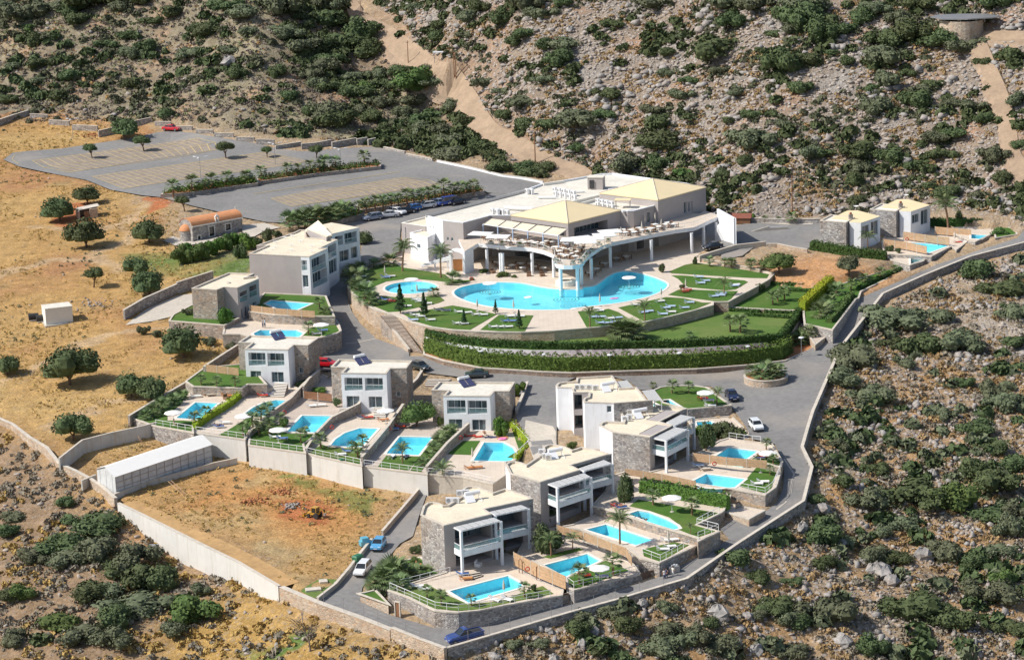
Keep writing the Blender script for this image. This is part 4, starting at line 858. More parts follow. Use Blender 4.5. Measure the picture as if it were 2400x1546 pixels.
# pavement around villa row driveway parking walls
wall('stone wall with coping between the second villa and the loop road steps',c(12,870,560,960,480,1010,400),.8,.35,'stone',1,.08); wall('dark low wall along the drive beside the third row villa',c(12,1905,770,1960,640,2010,500),.7,.35,'stone_grey',1,.08)
wall('stepped pale wall dropping from the forecourt to the hotel garden',c(7,1150,195,1290,150,1480,95,1750,65),.9,.35,'conc',1.5,.08); wall('pale stone wall along the back of the red earth garden',c(5,330,545,420,545,560,575,660,590),.7,.4,'stone_warm',1,.08)
wall('curved grey wall behind the small trees at the back of the forecourt',c(5,110,340,300,350,520,358,760,352),.9,.4,'stone_grey',1,.08)
wall('low stone bed wall beside the red earth garden palms',c(7,1150,200,1330,225,1500,260,1700,300),.5,.35,'stone_warm',.6,.05,z=12.3)
# ---------------- buildings ----------------
def wallface(m,A,B,z0,z1,holes,mi=0,depths=None):
    L=math.hypot(B[0]-A[0],B[1]-A[1]); ex,ey=(B[0]-A[0])/L,(B[1]-A[1])/L; ix,iy=-ey,ex
    pt=lambda s,z,d=0:(A[0]+ex*s+ix*d,A[1]+ey*s+iy*d,z)
    hs=[(max(.05,h[0]),min(L-.05,h[1]),max(z0+.02,h[2]),min(z1-.02,h[3]),h[4]) for h in holes]
    S=sorted({0,L,*[h[0] for h in hs],*[h[1] for h in hs]}); Zs=sorted({z0,z1,*[h[2] for h in hs],*[h[3] for h in hs]})
    for i in range(len(S)-1):
        for j in range(len(Zs)-1):
            s,z=(S[i]+S[i+1])/2,(Zs[j]+Zs[j+1])/2
            if any(h[0]<s<h[1] and h[2]<z<h[3] for h in hs): continue
            m.quad(pt(S[i],Zs[j]),pt(S[i+1],Zs[j]),pt(S[i+1],Zs[j+1]),pt(S[i],Zs[j+1]),mi)
    for s0,s1,za,zb,d in hs:
        m.quad(pt(s0,za),pt(s0,za,d),pt(s0,zb,d),pt(s0,zb),mi); m.quad(pt(s1,za,d),pt(s1,za),pt(s1,zb),pt(s1,zb,d),mi)
        m.quad(pt(s0,za),pt(s1,za),pt(s1,za,d),pt(s0,za,d),mi); m.quad(pt(s0,zb,d),pt(s1,zb,d),pt(s1,zb),pt(s0,zb),mi)
    return pt,L,hs
RW=random.Random(5)
def fill_window(t,pt,s0,s1,za,zb,d,kind):
    """glazed unit set back d in its opening, with frame, panes and curtains"""
    w=s1-s0; n=max(1,round(w/1.15)); fm=M()
    def bar(a,b,c_,e,dd=.0,th=.06):
        p=[pt(a,c_,d-.03+dd),pt(b,c_,d-.03+dd),pt(b,e,d-.03+dd),pt(a,e,d-.03+dd)]; q=[pt(a,c_,d-.03-th+dd),pt(b,c_,d-.03-th+dd),pt(b,e,d-.03-th+dd),pt(a,e,d-.03-th+dd)]
        fm.add(q+p,[(0,1,2,3),(4,7,6,5),(0,4,5,1),(1,5,6,2),(2,6,7,3),(3,7,4,0)])
    f=.07; bar(s0,s1,za,za+f); bar(s0,s1,zb-f,zb)
    for i in range(n+1):
        x=s0+(w-f)*i/n; bar(x,x+f,za+f,zb-f)
    fr=obj('window',fm,MT['metal'] if kind!='dark' else MT['steel'],t,True)
    for i in range(n):
        a=s0+(w-f)*i/n+f; b=s0+(w-f)*(i+1)/n; g=M(); g.quad(pt(a,za+f,d-.04),pt(b,za+f,d-.04),pt(b,zb-f,d-.04),pt(a,zb-f,d-.04)); obj('pane',g,MT['glass'],fr,True)
    cm=M(); k=RW.uniform(.25,.6)*w
    if RW.random()<.5: q=((s0,s0+k),(s0+k,s1))
    else: q=((s1-k,s1),(s0,s1-k))
    cm.quad(pt(q[0][0],za,d+.05),pt(q[0][1],za,d+.05),pt(q[0][1],zb,d+.05),pt(q[0][0],zb,d+.05),0)
    cm.quad(pt(q[1][0],za,d+.08),pt(q[1][1],za,d+.08),pt(q[1][1],zb,d+.08),pt(q[1][0],zb,d+.08),1)
    obj('curtain',cm,[MT['curtain'],MT['dark']],fr,True)
DEPTH={'win':.18,'door':.25,'log':1.5,'dark':2.6,'pit':.5}
def building(name,label,poly,ztop,zb,mats,roof='roof',ops={},fr=None,cat='house',par=.28,parmat='coping',pw=.3,px=True,group=None,down=3):
    pl=PP(c(fr,poly) if fr is not None else poly,ztop) if px else poly
    t=thing(name,label,cat,(*centroid(pl),zb),group=group); n=len(pl); groups={}
    for i in range(n):
        A,B=pl[i],pl[(i+1)%n]; mt=mats[i] if isinstance(mats,(list,tuple)) else mats; 
        if i and groups and run[0]!=mt: run=(mt,i)
        elif not i: run=(mt,0)
        m=groups.setdefault(run,M()); holes=[]; spec=[]
        for o in ops.get(i,()):
            if o[1]=='sz': s0,s1,za,zz=o[2:6]; L=math.dist(A,B); s0,s1=s0*L,s1*L; za+=zb; zz+=zb
            else:
                (u0,v0),(u1,v1)=c(fr,*o[1:5]); s0,z_1=onwall(A,B,u0,v0); s1,z_0=onwall(A,B,u1,v1); um=(u0+u1)/2
                _,zz=onwall(A,B,*lerp((u0,v0),(u1,v0),.5)); _,za=onwall(A,B,*lerp((u0,v1),(u1,v1),.5))
            if s1-s0<.2: s0,s1=s0,s0+.5
            holes.append((s0,s1,za,zz,DEPTH[o[0]])); spec.append(o[0])
        pt,L,hs=wallface(m,A,B,zb-down,ztop,holes)
        for k,(s0,s1,za,zz,d) in zip(spec,hs):
            fill_window(t,pt,s0,s1,za,zz,d,k)
            if k=='log':
                g=M(); g.quad(pt(s0,za+.05,.06),pt(s1,za+.05,.06),pt(s1,za+.95,.06),pt(s0,za+.95,.06)); obj('balustrade_panel',g,MT['railglass'],t,True)
                r=M(); q=[pt(s0,za+.95,.03),pt(s1,za+.95,.03),pt(s1,za+.95,.10),pt(s0,za+.95,.10)]; r.add(q+[(x,y,z+.06) for x,y,z in q],[(0,1,5,4),(4,5,6,7),(3,2,1,0),(2,3,7,6)]); obj('handrail',r,MT['metal'],t,True)
    for (mt,_i),m in groups.items(): obj('wall',m,MT[mt],t,True)
    r=M(); r.sheet(inset(pl,pw),ztop-par) if par else r.sheet(pl,ztop); obj('roof',r,MT[roof],t,True)
    if par:
        inn=inset(pl,pw); k=M(); out=inset(pl,-.04)
        for i in range(n):
            j=(i+1)%n; k.add([(*out[i],ztop-.1),(*out[j],ztop-.1),(*out[j],ztop+.04),(*out[i],ztop+.04),(*inn[j],ztop+.04),(*inn[i],ztop+.04),(*inn[j],ztop-par-.02),(*inn[i],ztop-par-.02)],[(0,1,2,3),(3,2,4,5),(5,4,6,7)])
        obj('parapet',k,MT[parmat],t,True)
    LOW.append((pl,zb,.4)); return t,pl
def make_solar():
    t=thing('solar_water_heater','pair of solar panels with a pale horizontal tank on a flat roof','solar heater')
    for x in (-.62,.62):
        m=M(); m.add([(x-.55,-.9,.15),(x+.55,-.9,.15),(x+.55,.55,1.05),(x-.55,.55,1.05),(x-.55,-.93,.07),(x+.55,-.93,.07),(x+.55,.58,.97),(x-.55,.58,.97)],[(0,1,2,3),(7,6,5,4),(0,4,5,1),(1,5,6,2),(2,6,7,3),(3,7,4,0)]); obj('panel',m,MT['navy'],t)
    m=M(); m.tube((-1.0,.8,1.15),(1.0,.8,1.15),.3,n=12,cap=True); obj('tank',m,MT['metal'],t,smooth=False)
    m=M()
    for x in (-1.0,1.0):
        m.tube((x,-.9,0),(x,.9,0),.03); m.tube((x,.75,0),(x,.75,1.1),.03); m.tube((x,-.9,.05),(x,.8,1.0),.03); m.tube((x,.75,.1),(x,-.3,.5),.025)
    obj('frame',m,MT['metal'],t); return t
SOLAR=Kind(make_solar)
def make_solar1():
    t=thing('solar_water_heater','tilted silver solar tank and panels on a flat roof','solar heater')
    m=M(); m.add([(-1.5,-.9,.15),(.2,-.9,.15),(.2,.7,1.15),(-1.5,.7,1.15),(-1.5,-.93,.07),(.2,-.93,.07),(.2,.73,1.07),(-1.5,.73,1.07)],[(0,1,2,3),(7,6,5,4),(0,4,5,1),(1,5,6,2),(2,6,7,3),(3,7,4,0)]); obj('panel',m,MT['metal'],t)
    m=M(); m.tube((-1.2,.9,1.2),(1.6,.9,1.3),.38,n=14,cap=True); obj('tank',m,MT['metal'],t)
    m=M()
    for x in (-1.4,0,1.4): m.tube((x,-.9,0),(x,1.1,0),.035); m.tube((x,.9,0),(x,.9,1.0),.035); m.tube((x,.9,.9),(x,-.9,.1),.035)
    obj('frame',m,MT['metal'],t); return t
SOLAR1=Kind(make_solar1)
def make_ac():
    t=thing('air_conditioner','boxy white outdoor air-conditioning unit','air conditioner')
    m=M(); m.box(0,0,.08,.95,.4,.75); m.box(-.35,0,0,.06,.4,.08); m.box(.35,0,0,.06,.4,.08); obj('casing',m,MT['metal'],t)
    m=M(); m.lathe([(.3,0),(.3,.02),(.01,.02)],0,0,14); me=m.mesh('fan_grille',[MT['steel']]); o=obj('fan_grille',me,None,t); o.rotation_euler=(R(90),0,0); o.location=(-.08,-.2,.45); return t
AC=Kind(make_ac)
# -- the three row villas --
for i,(lb_,fr,pts,base,zb,ops0,win,sol) in enumerate((
 ('leftmost white and stone two-storey villa of the row, next to the red car',11,[(1255,330),(1690,340),(1750,290),(1890,295),(1995,220),(1300,195),(1190,265),(1330,268)],(1266,655),8.0,[('log',1290,370,1468,500),('log',1480,375,1655,505),('door',1312,552,1425,655),('door',1522,562,1650,668)],('win',1798,515,1845,572),(1590,228)),
 ('middle white and stone two-storey villa of the row, under the long staircase',12,[(240,380),(672,385),(710,335),(860,335),(915,262),(215,250),(145,322),(292,325)],(250,708),7.2,[('log',270,425,447,548),('log',465,428,640,548),('door',290,598,420,705),('door',500,603,635,710)],('win',765,555,810,605),(440,290)),
 ('rightmost white and stone two-storey villa of the row, with a dark climber on its side',12,[(1210,597),(1655,600),(1700,552),(1838,552),(1890,465),(1175,462),(1100,540),(1258,545)],(1217,918),5.8,[('log',1243,638,1425,765),('log',1440,642,1628,770),('door',1263,818,1395,915),('door',1483,822,1618,925)],None,(1430,500)))):
    a=c(fr,pts)[0]; b=c(fr,base)[0]; zt=topz(*a,*b,zb)
    t,pl=building('villa',lb_,pts,zt,zb,['white','white','stone','stone','stone','stone','stone','white'],'roofw',{0:ops0,**({2:[win]} if win else {})},fr,group='two-storey villas of the row')
    s=P(*c(fr,sol)[0],zt-.25); SOLAR.put((s[0],s[1],zt-.28),R(35),f"double solar water heater on the {('leftmost','middle','rightmost')[i]} row villa's flat roof",'solar heaters on the row villas')
# -- left stone villa --
zt=topz(*c(8,210,750)[0],*c(8,225,1050)[0],11.9)
t,pl=building('stone_villa','rough stone and taupe villa with a cream roof left of the apartment block',[(210,750),(462,765),(535,738),(668,745),(882,655),(868,628),(760,640),(838,603),(578,595)],zt,11.4,['stone','stone','taupe','taupe','taupe','stone','stone','stone','stone'],'roof',{3:[('log',690,780,770,880),('log',785,720,865,830),('door',705,950,735,1050),('door',740,930,775,1030),('door',820,890,860,960)]},8)
q=P(*c(8,575,695)[0],zt-.2); m=M(); m.lathe([(.5,0),(.5,.12),(.35,.2),(.01,.22)],0,0,16); t=thing('roof_vent','round flat vent in the middle of the stone villa roof','vent',(q[0],q[1],zt-.28)); obj('cowl',m,MT['coping'],t)
# -- apartment block --
zt=topz(*c(8,1390,435)[0],*c(8,1412,815)[0],12.2)
APT=[(785,402),(1303,430),(1390,435),(1575,350),(1500,347),(1675,262),(1355,240),(1355,165),(1290,165),(1240,190),(860,322),(970,322)]
t,apl=building('apartment_block','taupe and white apartment block with a cream roof dotted with small vents',APT,zt,12.0,['taupe','white','white','white','white','white','white','taupe','taupe','taupe','taupe','taupe'],'roof',
 {1:[('log',1308,470,1370,572),('door',1320,620,1382,740)],2:[('log',1410,430,1560,570),('log',1420,570,1575,720)],4:[('log',1575,310,1665,440),('door',1585,460,1670,600)]},8,'building',par=.22)
zt2=zt+.1
t,_=building('apartment_block','white end wing of the apartment block with a monopitch tiled roof',[(1615,205),(1890,140),(1610,92),(1530,110),(1365,160),(1560,240)],zt2+.5,12.6,['white','white','taupe','taupe','taupe','taupe'],'roof',{0:[('log',1645,225,1730,320),('log',1740,190,1870,300),('door',1690,370,1790,480),('door',1805,335,1875,450)]},8,'building',par=0)
m=M(); q=[P(*p,z) for p,z in zip(c(8,1350,165,1480,70,1620,215,1545,240),(zt+.3,zt+2.3,zt+.9,zt+.25))]
r=thing('tiled_lean_to_roof','steep cream tiled half-roof rising between the two apartment roofs','roof',q[0])
m.quad(*q) ; m.quad(*[(x,y,z-.15) for x,y,z in q][::-1]); m.quad(q[0],q[3],(*q[3][:2],zt-.5),(*q[0][:2],zt-.5)); m.quad(q[1],q[0],(*q[0][:2],zt-.5),(*q[1][:2],zt-.5)); obj('slope',m,MT['roof'],r,True)
for i in range(9):
    a=[q[0][k]+(q[1][k]-q[0][k])*(i+.5)/9 for k in range(3)]; b=[q[3][k]+(q[2][k]-q[3][k])*(i+.5)/9 for k in range(3)]; m=M(); m.tube((a[0],a[1],a[2]+.03),(b[0],b[1],b[2]+.03),.07,n=5); obj('tile_ridge',m,MT['roofw'],r,True)
def make_vent():
    t=thing('roof_vent','small white T-shaped roof vent','vent'); m=M(); m.tube((0,0,0),(0,0,.35),.07); obj('pipe',m,MT['metal'],t); m=M(); m.tube((-.45,0,.38),(.45,0,.38),.08,cap=True); obj('hood',m,MT['metal'],t); return t
VENT=Kind(make_vent)
for i,(x,y) in enumerate(((1220,235),(1145,255),(1300,290),(1055,300),(1205,330),(1050,350),(1015,368),(1415,340),(1515,300),(1210,380),(1412,392),(945,392))):
    q=P(*c(8,x,y)[0],zt-.2); VENT.put((q[0],q[1],zt-.23),R(-10),f'{ORD[i]} of the small white roof vents, counted from the back of the apartment roof','vents on the apartment roof')
# -- far villas --
for i,(dx,dy) in enumerate(((0,0),(400,-90))):
    S=[(757+dx,330+dy),(967+dx,347+dy),(1035+dx,305+dy),(850+dx,283+dy)]; zb=13.4; zt=topz(*c(5,S[0])[0],*c(5,775+dx,535+dy)[0],zb)
    lb_=('nearer of the two far stone villas with yellow roofs by the forecourt','farther of the two far stone villas with yellow roofs, beyond its twin')[i]
    t,_=building('far_villa',lb_,S,zt,zb,'stone_grey','roofw',{},5,group='far stone villas',par=.2)
    Wp=[(1000+dx,345+dy),(1085+dx,350+dy),(1240+dx,297+dy),(1060+dx,250+dy),(975+dx,252+dy),(840+dx,318+dy),(972+dx,330+dy)]
    W_=PP(c(5,Wp),zt-.1); W_=[tuple(p) for p in W_]
    m=M(); holes=[]
    A,B=W_[1],W_[2]
    for x0,y0,x1,y1 in ((1095,380,1150,430),(1165,345,1222,440)):
        (u0,v0),(u1,v1)=c(5,x0+dx,y0+dy,x1+dx,y1+dy); s0,_z=onwall(A,B,u0,v0); s1,_z=onwall(A,B,u1,v1); zz=onwall(A,B,u0,v0)[1]; za=onwall(A,B,u1,v1)[1]; holes.append((s0,s1,za,zz,.25))
    for k in range(len(W_)):
        a,b=W_[k],W_[(k+1)%len(W_)]
        if k==1: pt_,L_,hs=wallface(m,a,b,zb-2,zt-.1,holes)
        else: wallface(m,a,b,zb-2,zt-.1,[])
    for h in hs: fill_window(t,pt_,*h[:4],.25,'win')
    obj('wall',m,MT['white'],t,True); m=M(); m.sheet(W_,zt-.09); obj('roof',m,MT['roofy'],t,True)
    ch=P(*c(5,1003+dx,300+dy)[0],zt+.4); m=M(); m.box(ch[0],ch[1],zb-2,.75,.6,zt+.9-zb+2,.2); k=obj('chimney',m,MT['stone_grey'],t,True); m=M(); m.box(ch[0],ch[1],zt+.9,.4,.35,.35,.2); obj('chimney_pot',m,MT['terracotta'],k,True)
    q=P(*c(5,1045+dx,240+dy)[0],zt); dq=thing('satellite_dish',f"white dish on the {('nearer','farther')[i]} far villa's yellow roof",'dish',(q[0],q[1],zt-.1)); m=M(); m.lathe([(.55,.75),(.35,.62),(.01,.55)],0,0,12); obj('dish',m,MT['metal'],dq); m=M(); m.tube((0,0,0),(0,0,.6),.04); obj('mast',m,MT['steel'],dq)
    LOW.append((W_,zb,.4))
# -- lower right villas --
def balcony(t,px,fr,zp,zb,zf,post=True,slats=6):
    q=PP(c(fr,px),zp); a,b,d,e=q   # a: wall left, b: outer left, d: outer right, e: wall right
    mid=lambda p,r,s:(p[0]+(r[0]-p[0])*s,p[1]+(r[1]-p[1])*s)
    m=M(); m.prism(q,zf-.35,zf); fl=obj('balcony',m,MT['white'],t,True)
    def band(m,p,r,z0,z1,th):
        d_=Vector((r[0]-p[0],r[1]-p[1])); m.box((p[0]+r[0])/2,(p[1]+r[1])/2,z0,d_.length,th,z1-z0,math.atan2(d_.y,d_.x))
    m=M(); band(m,a,b,zf-.6,zf+.25,.16); band(m,b,d,zf-.6,zf+.25,.16); obj('parapet',m,MT['white'],fl,True)
    m=M(); band(m,a,b,zf+.25,zf+.95,.03); band(m,b,d,zf+.25,zf+.95,.03); obj('balustrade_panel',m,MT['railglass'],fl,True)
    m=M(); band(m,a,b,zf+.95,zf+1.02,.07); band(m,b,d,zf+.95,zf+1.02,.07); obj('handrail',m,MT['metal'],fl,True)
    for p in (b,d) if post else ():
        m=M(); ang=math.atan2(d[1]-b[1],d[0]-b[0]); m.box(p[0],p[1],zb-.3,.34,.34,zp-zb+.25,ang); obj('post',m,MT['white'],t,True)
    m=M(); band(m,a,b,zp-.12,zp,.12); band(m,b,d,zp-.12,zp,.12); band(m,d,e,zp-.12,zp,.12); pf=obj('pergola_frame',m,MT['metal'],t,True)
    for i in range(slats):
        s0,s1=(i+.06)/slats,(i+.94)/slats; m=M(); m.prism([mid(a,e,s0),mid(b,d,s0),mid(b,d,s1),mid(a,e,s1)],zp+.002,zp+.06); obj('shade_panel',m,MT['slat'],pf,True)
def arc(fr,pts,n=3): return bez(pts,n)
V4=[(175,715),(385,812),(820,708),(752,663),(1150,578),(1190,570),(1120,540),(940,478),(830,515),(735,480)]+[(700,462),(640,456),(590,462),(560,480),(553,505)]+[(560,540),(420,625),(385,628)]+[(345,610),(290,600),(235,606),(200,635)]
zt4=topz(*c(14,385,812)[0],*c(14,405,1225)[0],2.7)
v4,_=building('stone_villa','lowest corner villa with bougainvillea on its pergola and a curved back wall',V4,zt4,2.9,['stone_grey']+['taupe','white','taupe','stone_grey']+['white']*17,'roof',
  {1:[('dark','sz',.22,.97,.1,2.5),('dark','sz',.22,.97,3.1,5.4)],3:[('dark','sz',.1,.85,.1,2.5),('dark','sz',.1,.85,3.1,5.4)]},14,group='lower stone villas with pergolas')
balcony(v4,[(475,828),(540,862),(900,772),(835,742)],14,zt4-.35,2.6,5.8); balcony(v4,[(800,690),(850,722),(1150,658),(1085,628)],14,zt4-.35,2.6,5.8)
V5=[(985,345),(1255,420),(1615,310),(1530,268),(1850,175),(1900,168),(1780,135),(1630,103),(1545,130),(1480,100)]+[(1430,88),(1370,80),(1315,85),(1280,105)]+[(1290,150),(1200,215),(1130,262)]+[(1090,245),(1030,232),(970,240),(942,262)]
zp5=topz(*c(14,1410,470)[0],*c(14,1425,810)[0],4.4)
v5,_=building('stone_villa','middle lower villa with two pergolas between its twin stone villas',V5,zp5+.35,4.6,['stone_grey']+['taupe','white','taupe','stone_grey']+['white']*17,'roof',
  {1:[('dark','sz',.2,.97,.1,2.5),('dark','sz',.2,.97,3.1,5.3)],3:[('dark','sz',.1,.9,.1,2.5),('dark','sz',.1,.9,3.1,5.3)]},14,group='lower stone villas with pergolas')
balcony(v5,[(1325,437),(1410,472),(1712,375),(1650,342)],14,zp5,4.4,7.6); balcony(v5,[(1600,300),(1650,322),(1905,255),(1830,222)],14,zp5,4.4,7.6)
V6=[(752,662),(1088,708),(1300,600),(1175,568),(1385,462),(1425,452),(1290,430),(1150,420),(1105,448),(1010,435)]+[(965,425),(900,420),(845,425),(820,445)]+[(830,500),(860,545),(850,572)]+[(760,568),(700,565),(655,575),(635,600)]
zp6=topz(*c(13,1215,745)[0],*c(13,1224,1030)[0],6.3)
v6,_=building('stone_villa','upper right villa with a broad stone gable and two steel pergolas',V6,zp6+.35,6.4,['stone_grey']+['taupe','white','taupe','stone_grey']+['white']*17,'roof',
  {1:[('dark','sz',.2,.97,.1,2.4),('dark','sz',.2,.97,3.0,5.0)],3:[('dark','sz',.1,.9,.1,2.4),('dark','sz',.1,.9,3.0,5.0)]},13,group='lower stone villas with pergolas')
balcony(v6,[(1110,715),(1235,742),(1430,640),(1320,620)],13,zp6,6.3,9.3); balcony(v6,[(1240,575),(1310,610),(1485,528),(1370,508)],13,zp6,6.3,9.3)
zt7=topz(*c(13,487,380)[0],*c(13,497,788)[0],6.0)
V7=[(395,305),(540,302),(535,345),(500,355),(485,378),(500,392),(745,400),(765,402),(1115,376),(1060,375),(970,258),(825,265),(750,152),(430,172),(425,205),(330,208),(262,220),(240,245),(255,258),(385,262)]
v7,_=building('curved_villa','white villa with rounded tower walls and pale tiled terraces beside the drive',V7,zt7,6.0,['taupe','white','white','white','white','white','white','stone_grey']+['stone_grey']*5+['white']*7,'roof',
  {0:[('dark',405,325,480,460),('dark',410,510,485,630)],5:[('win',700,425,745,485),('win',690,720,740,775)]},13)
for k,q in enumerate(([(790,207),(825,268),(945,260),(885,196)],[(1020,290),(1080,378),(1195,376),(1130,278)])):
    a=PP(c(13,q),zt7-.3); t=thing('pergola',('farther slatted grey canopy behind the curved white villa','nearer slatted grey canopy above the small lawn pool')[k],'pergola',(*a[0],zt7-.3))
    for i in range(7):
        f=lambda u,v,s:(a[u][0]+(a[v][0]-a[u][0])*s,a[u][1]+(a[v][1]-a[u][1])*s); m=M(); m.prism([f(0,3,i/7+.01),f(1,2,i/7+.01),f(1,2,i/7+.125),f(0,3,i/7+.125)],zt7-.35,zt7-.28); obj('slat',m,MT['slat'],t,True)
    for p in a: m=M(); m.box(*p,7,.12,.12,zt7-7.36); obj('post',m,MT['metal'],t,True)
for fr,p,zt,nm in ((14,(650,590),zt4,'lowest corner villa'),(14,(1400,200),zp5+.35,'middle lower villa'),(13,(1010,530),zp6+.35,'upper right stone villa'),(13,(720,290),zt7,'curved white villa')):
    q=P(*c(fr,p)[0],zt-.25); SOLAR1.put((q[0],q[1],zt-.28),R(20),f'tilted silver solar heater on the roof of the {nm}','solar heaters on the lower villas',.8)
k=0
for fr,zt,ps,nm in ((14,zt4,((435,605),(495,605),(530,540),(585,535)),'lowest corner villa'),(14,zp5+.35,((1270,165),(1300,205),(1330,215)),'middle lower villa'),(13,zp6+.35,((870,560),(905,545),(910,500),(960,505)),'upper right stone villa'),(13,zt7,((440,275),(485,275),(545,275),(600,280)),'curved white villa')):
    for i,p in enumerate(ps):
        q=P(*c(fr,p)[0],zt-.2); AC.put((q[0],q[1],zt-.28),R(-8+i*5),f'{ORD[i]} white air conditioner from the left on the roof of the {nm}','air conditioners on the lower villas')
# -- hotel --
zR=topz(*c(3,375,602)[0],*c(3,395,1060)[0],12.2); DZ=17.0
HOT=c(3,375,602,565,655,795,682,1105,600)+[lerp(*c(3,1335,600,1980,690),0)]+[(1331.4,523.4),(1453.8,493.2),(1471,494.5),(1485,494),(1542,479.3),(1545,471),(1654,440),(1607,429),(1437,406),(1409,407),(1321,422.6),(1271,430),(1231.7,444.4)]
hot,hpl=building('hotel','large white and taupe hotel building with pale flat roofs and yellow hipped roofs',HOT,zR,12.2,['white','taupe','taupe','taupe','taupe','taupe','taupe','taupe','taupe','taupe','taupe','taupe']+['white']*6,'roofw',
  {0:[('win',425,718,437,745),('win',453,722,465,750),('win',430,950,470,995)],1:[('win',612,845,634,885),('win',658,850,684,890)],2:[('pit',835,840,860,920)],4:[('dark','sz',.02,.96,5.1,7.2),('dark','sz',.05,.3,.2,3.6),('dark','sz',.38,.95,.2,3.6)],5:[('dark','sz',.05,.5,.2,3.2),('dark','sz',.1,.75,5.1,7.0)],8:[('win','sz',.6,.68,5.0,7.2),('dark','sz',.1,.4,.2,3.0)],10:[('dark','sz',.1,.5,.2,3.0)]},3,'hotel',par=.35,parmat='white') if 0 else (None,None)
hot,hpl=building('hotel','large white and taupe hotel building with pale flat roofs and yellow hipped roofs',[((u-920)*4.8125,(v-380)*4.8125) for u,v in HOT],zR,12.2,['white','taupe','taupe','taupe','taupe','taupe','taupe','taupe','taupe','taupe','taupe','taupe']+['white']*6,'roofw',
  {0:[('win',425,718,437,745),('win',453,722,465,750),('win',430,950,470,995)],1:[('win',612,845,634,885),('win',658,850,684,890)],2:[('win',835,840,860,920)],4:[('dark','sz',.02,.96,5.1,7.2),('dark','sz',.05,.3,.2,3.6),('dark','sz',.38,.95,.2,3.6)],5:[('dark','sz',.05,.5,.2,3.2),('dark','sz',.1,.75,5.1,7.0)],8:[('win','sz',.55,.7,5.0,7.2),('dark','sz',.1,.4,.2,3.0)],10:[('win','sz',.1,.3,.2,3.0)]},3,'hotel',par=.35,parmat='white')
def hip(F,Rr,L,z,h,ov=.15):
    f,r,l=[P(*q,z)[:2] for q in (F,Rr,L)]; b=(l[0]+r[0]-f[0],l[1]+r[1]-f[1]); q=[f,r,b,l]; cx,cy=centroid(q); m=M()
    q=[(x+(x-cx)*.01,y+(y-cy)*.01) for x,y in q]
    for i in range(4): m.add([(*q[i],z+.06),(*q[(i+1)%4],z+.06),(cx,cy,z+h)],[(0,1,2)])
    m.prism(q,z-.12,z+.055); hp=obj('hip_roof',m,MT['roofy'],hot,True)
    for i in range(4):
        k=M(); k.tube((*q[i],z+.08),(cx,cy,z+h+.02),.09,n=5); obj('ridge',k,MT['coping'],hp,True)
    return q
hip((1331.4,523.4),(1453.8,493.2),(1197.4,504.7),zR,2.5)
# raised rear block
Bz=topz(*c(4,1705,285)[0],*c(4,1712,532)[0],DZ)
F,Rr,L=[P(*q,Bz)[:2] for q in (c(4,1165,430)[0],c(4,1705,285)[0],c(4,510,350)[0])]; Bb=(L[0]+Rr[0]-F[0],L[1]+Rr[1]-F[1])
m=M(); hs=[]
for a,b in ((F,Rr),(Rr,Bb),(Bb,L),(L,F)):
    ho=[]
    if a is F:
        for x0,y0,x1,y1 in ((1455,455,1490,575),(1500,450,1525,560),(1535,440,1555,555)):
            (u0,v0),(u1,v1)=c(4,x0,y0,x1,y1); ho.append((onwall(a,b,u0,v0)[0],onwall(a,b,u1,v1)[0],onwall(a,b,u1,v1)[1],onwall(a,b,u0,v0)[1],.3))
    pt_,L_,h_=wallface(m,a,b,12,Bz,ho)
    for q in h_: fill_window(hot,pt_,*q[:4],.3,'win')
obj('rear_block_wall',m,MT['taupe'],hot,True); hip(c(4,1165,430)[0],c(4,1705,285)[0],c(4,510,350)[0],Bz,2.4); LOW.append(([F,Rr,Bb,L],13,.4))
# annexes at the left end
za=topz(*c(3,195,795)[0],*c(3,212,1085)[0],12.2)
building('hotel_annex','low white annex with a cream roof at the left foot of the hotel',[(195,795),(395,850),(560,760),(370,755)],za,12.2,'white','roof',{0:[('win',275,925,315,970)]},3,'building',par=.2,parmat='white')
building('hotel_annex','taller taupe annex with a tall slot window behind the white one',[(100,683),(372,722),(560,640),(362,618)],za+.9,13.2,'taupe','roof',{0:[('win',140,735,158,910)]},3,'building',par=.25,parmat='whitec')
# terrace deck on columns
front=c(3,810,1008,960,915,1070,925,1200,940,1400,955,1560,965,1700,995,1818,1040,1828,1120)+c(4,20,1150,100,1165,200,1165,290,1150,330,1115,350,1080,420,1020,520,950,640,905,820,870,1090,812,1360,762,1570,735,1650,700,1750,650,1870,603)
fz=PP(front,DZ); back=[P(*c(4,1690,545)[0],DZ)[:2],P(1640,500,DZ)[:2],P(1450,496,DZ)[:2],P(1330,520,DZ)[:2],P(1160,508,DZ)[:2],P(1060,528,DZ)[:2]]
DP=ccw(fz+back); t=thing('terrace_deck','curving upper restaurant terrace on white columns above the hotel pool','terrace',(*centroid(DP),12.2))
m=M(); m.sheet(DP,DZ); obj('floor',m,MT['paving'],t,True)
m=M(); n=len(DP); m.add([(x,y,DZ-.75) for x,y in DP]+[(x,y,DZ-.003) for x,y in DP],[(i,(i+1)%n,n+(i+1)%n,n+i) for i in range(n)]); b=[Vector((*p,DZ-.75)) for p in DP]
m.add([tuple(v) for v in b],[tuple(reversed(q)) if (b[q[1]]-b[q[0]]).cross(b[q[2]]-b[q[0]]).z>0 else tuple(q) for q in tessellate_polygon([b])]); obj('slab',m,MT['white'],t,True)
cm_=M(); cm_.lathe([(.3,0),(.3,4.05)],0,0,12); cme=cm_.mesh('column',[MT['white']])
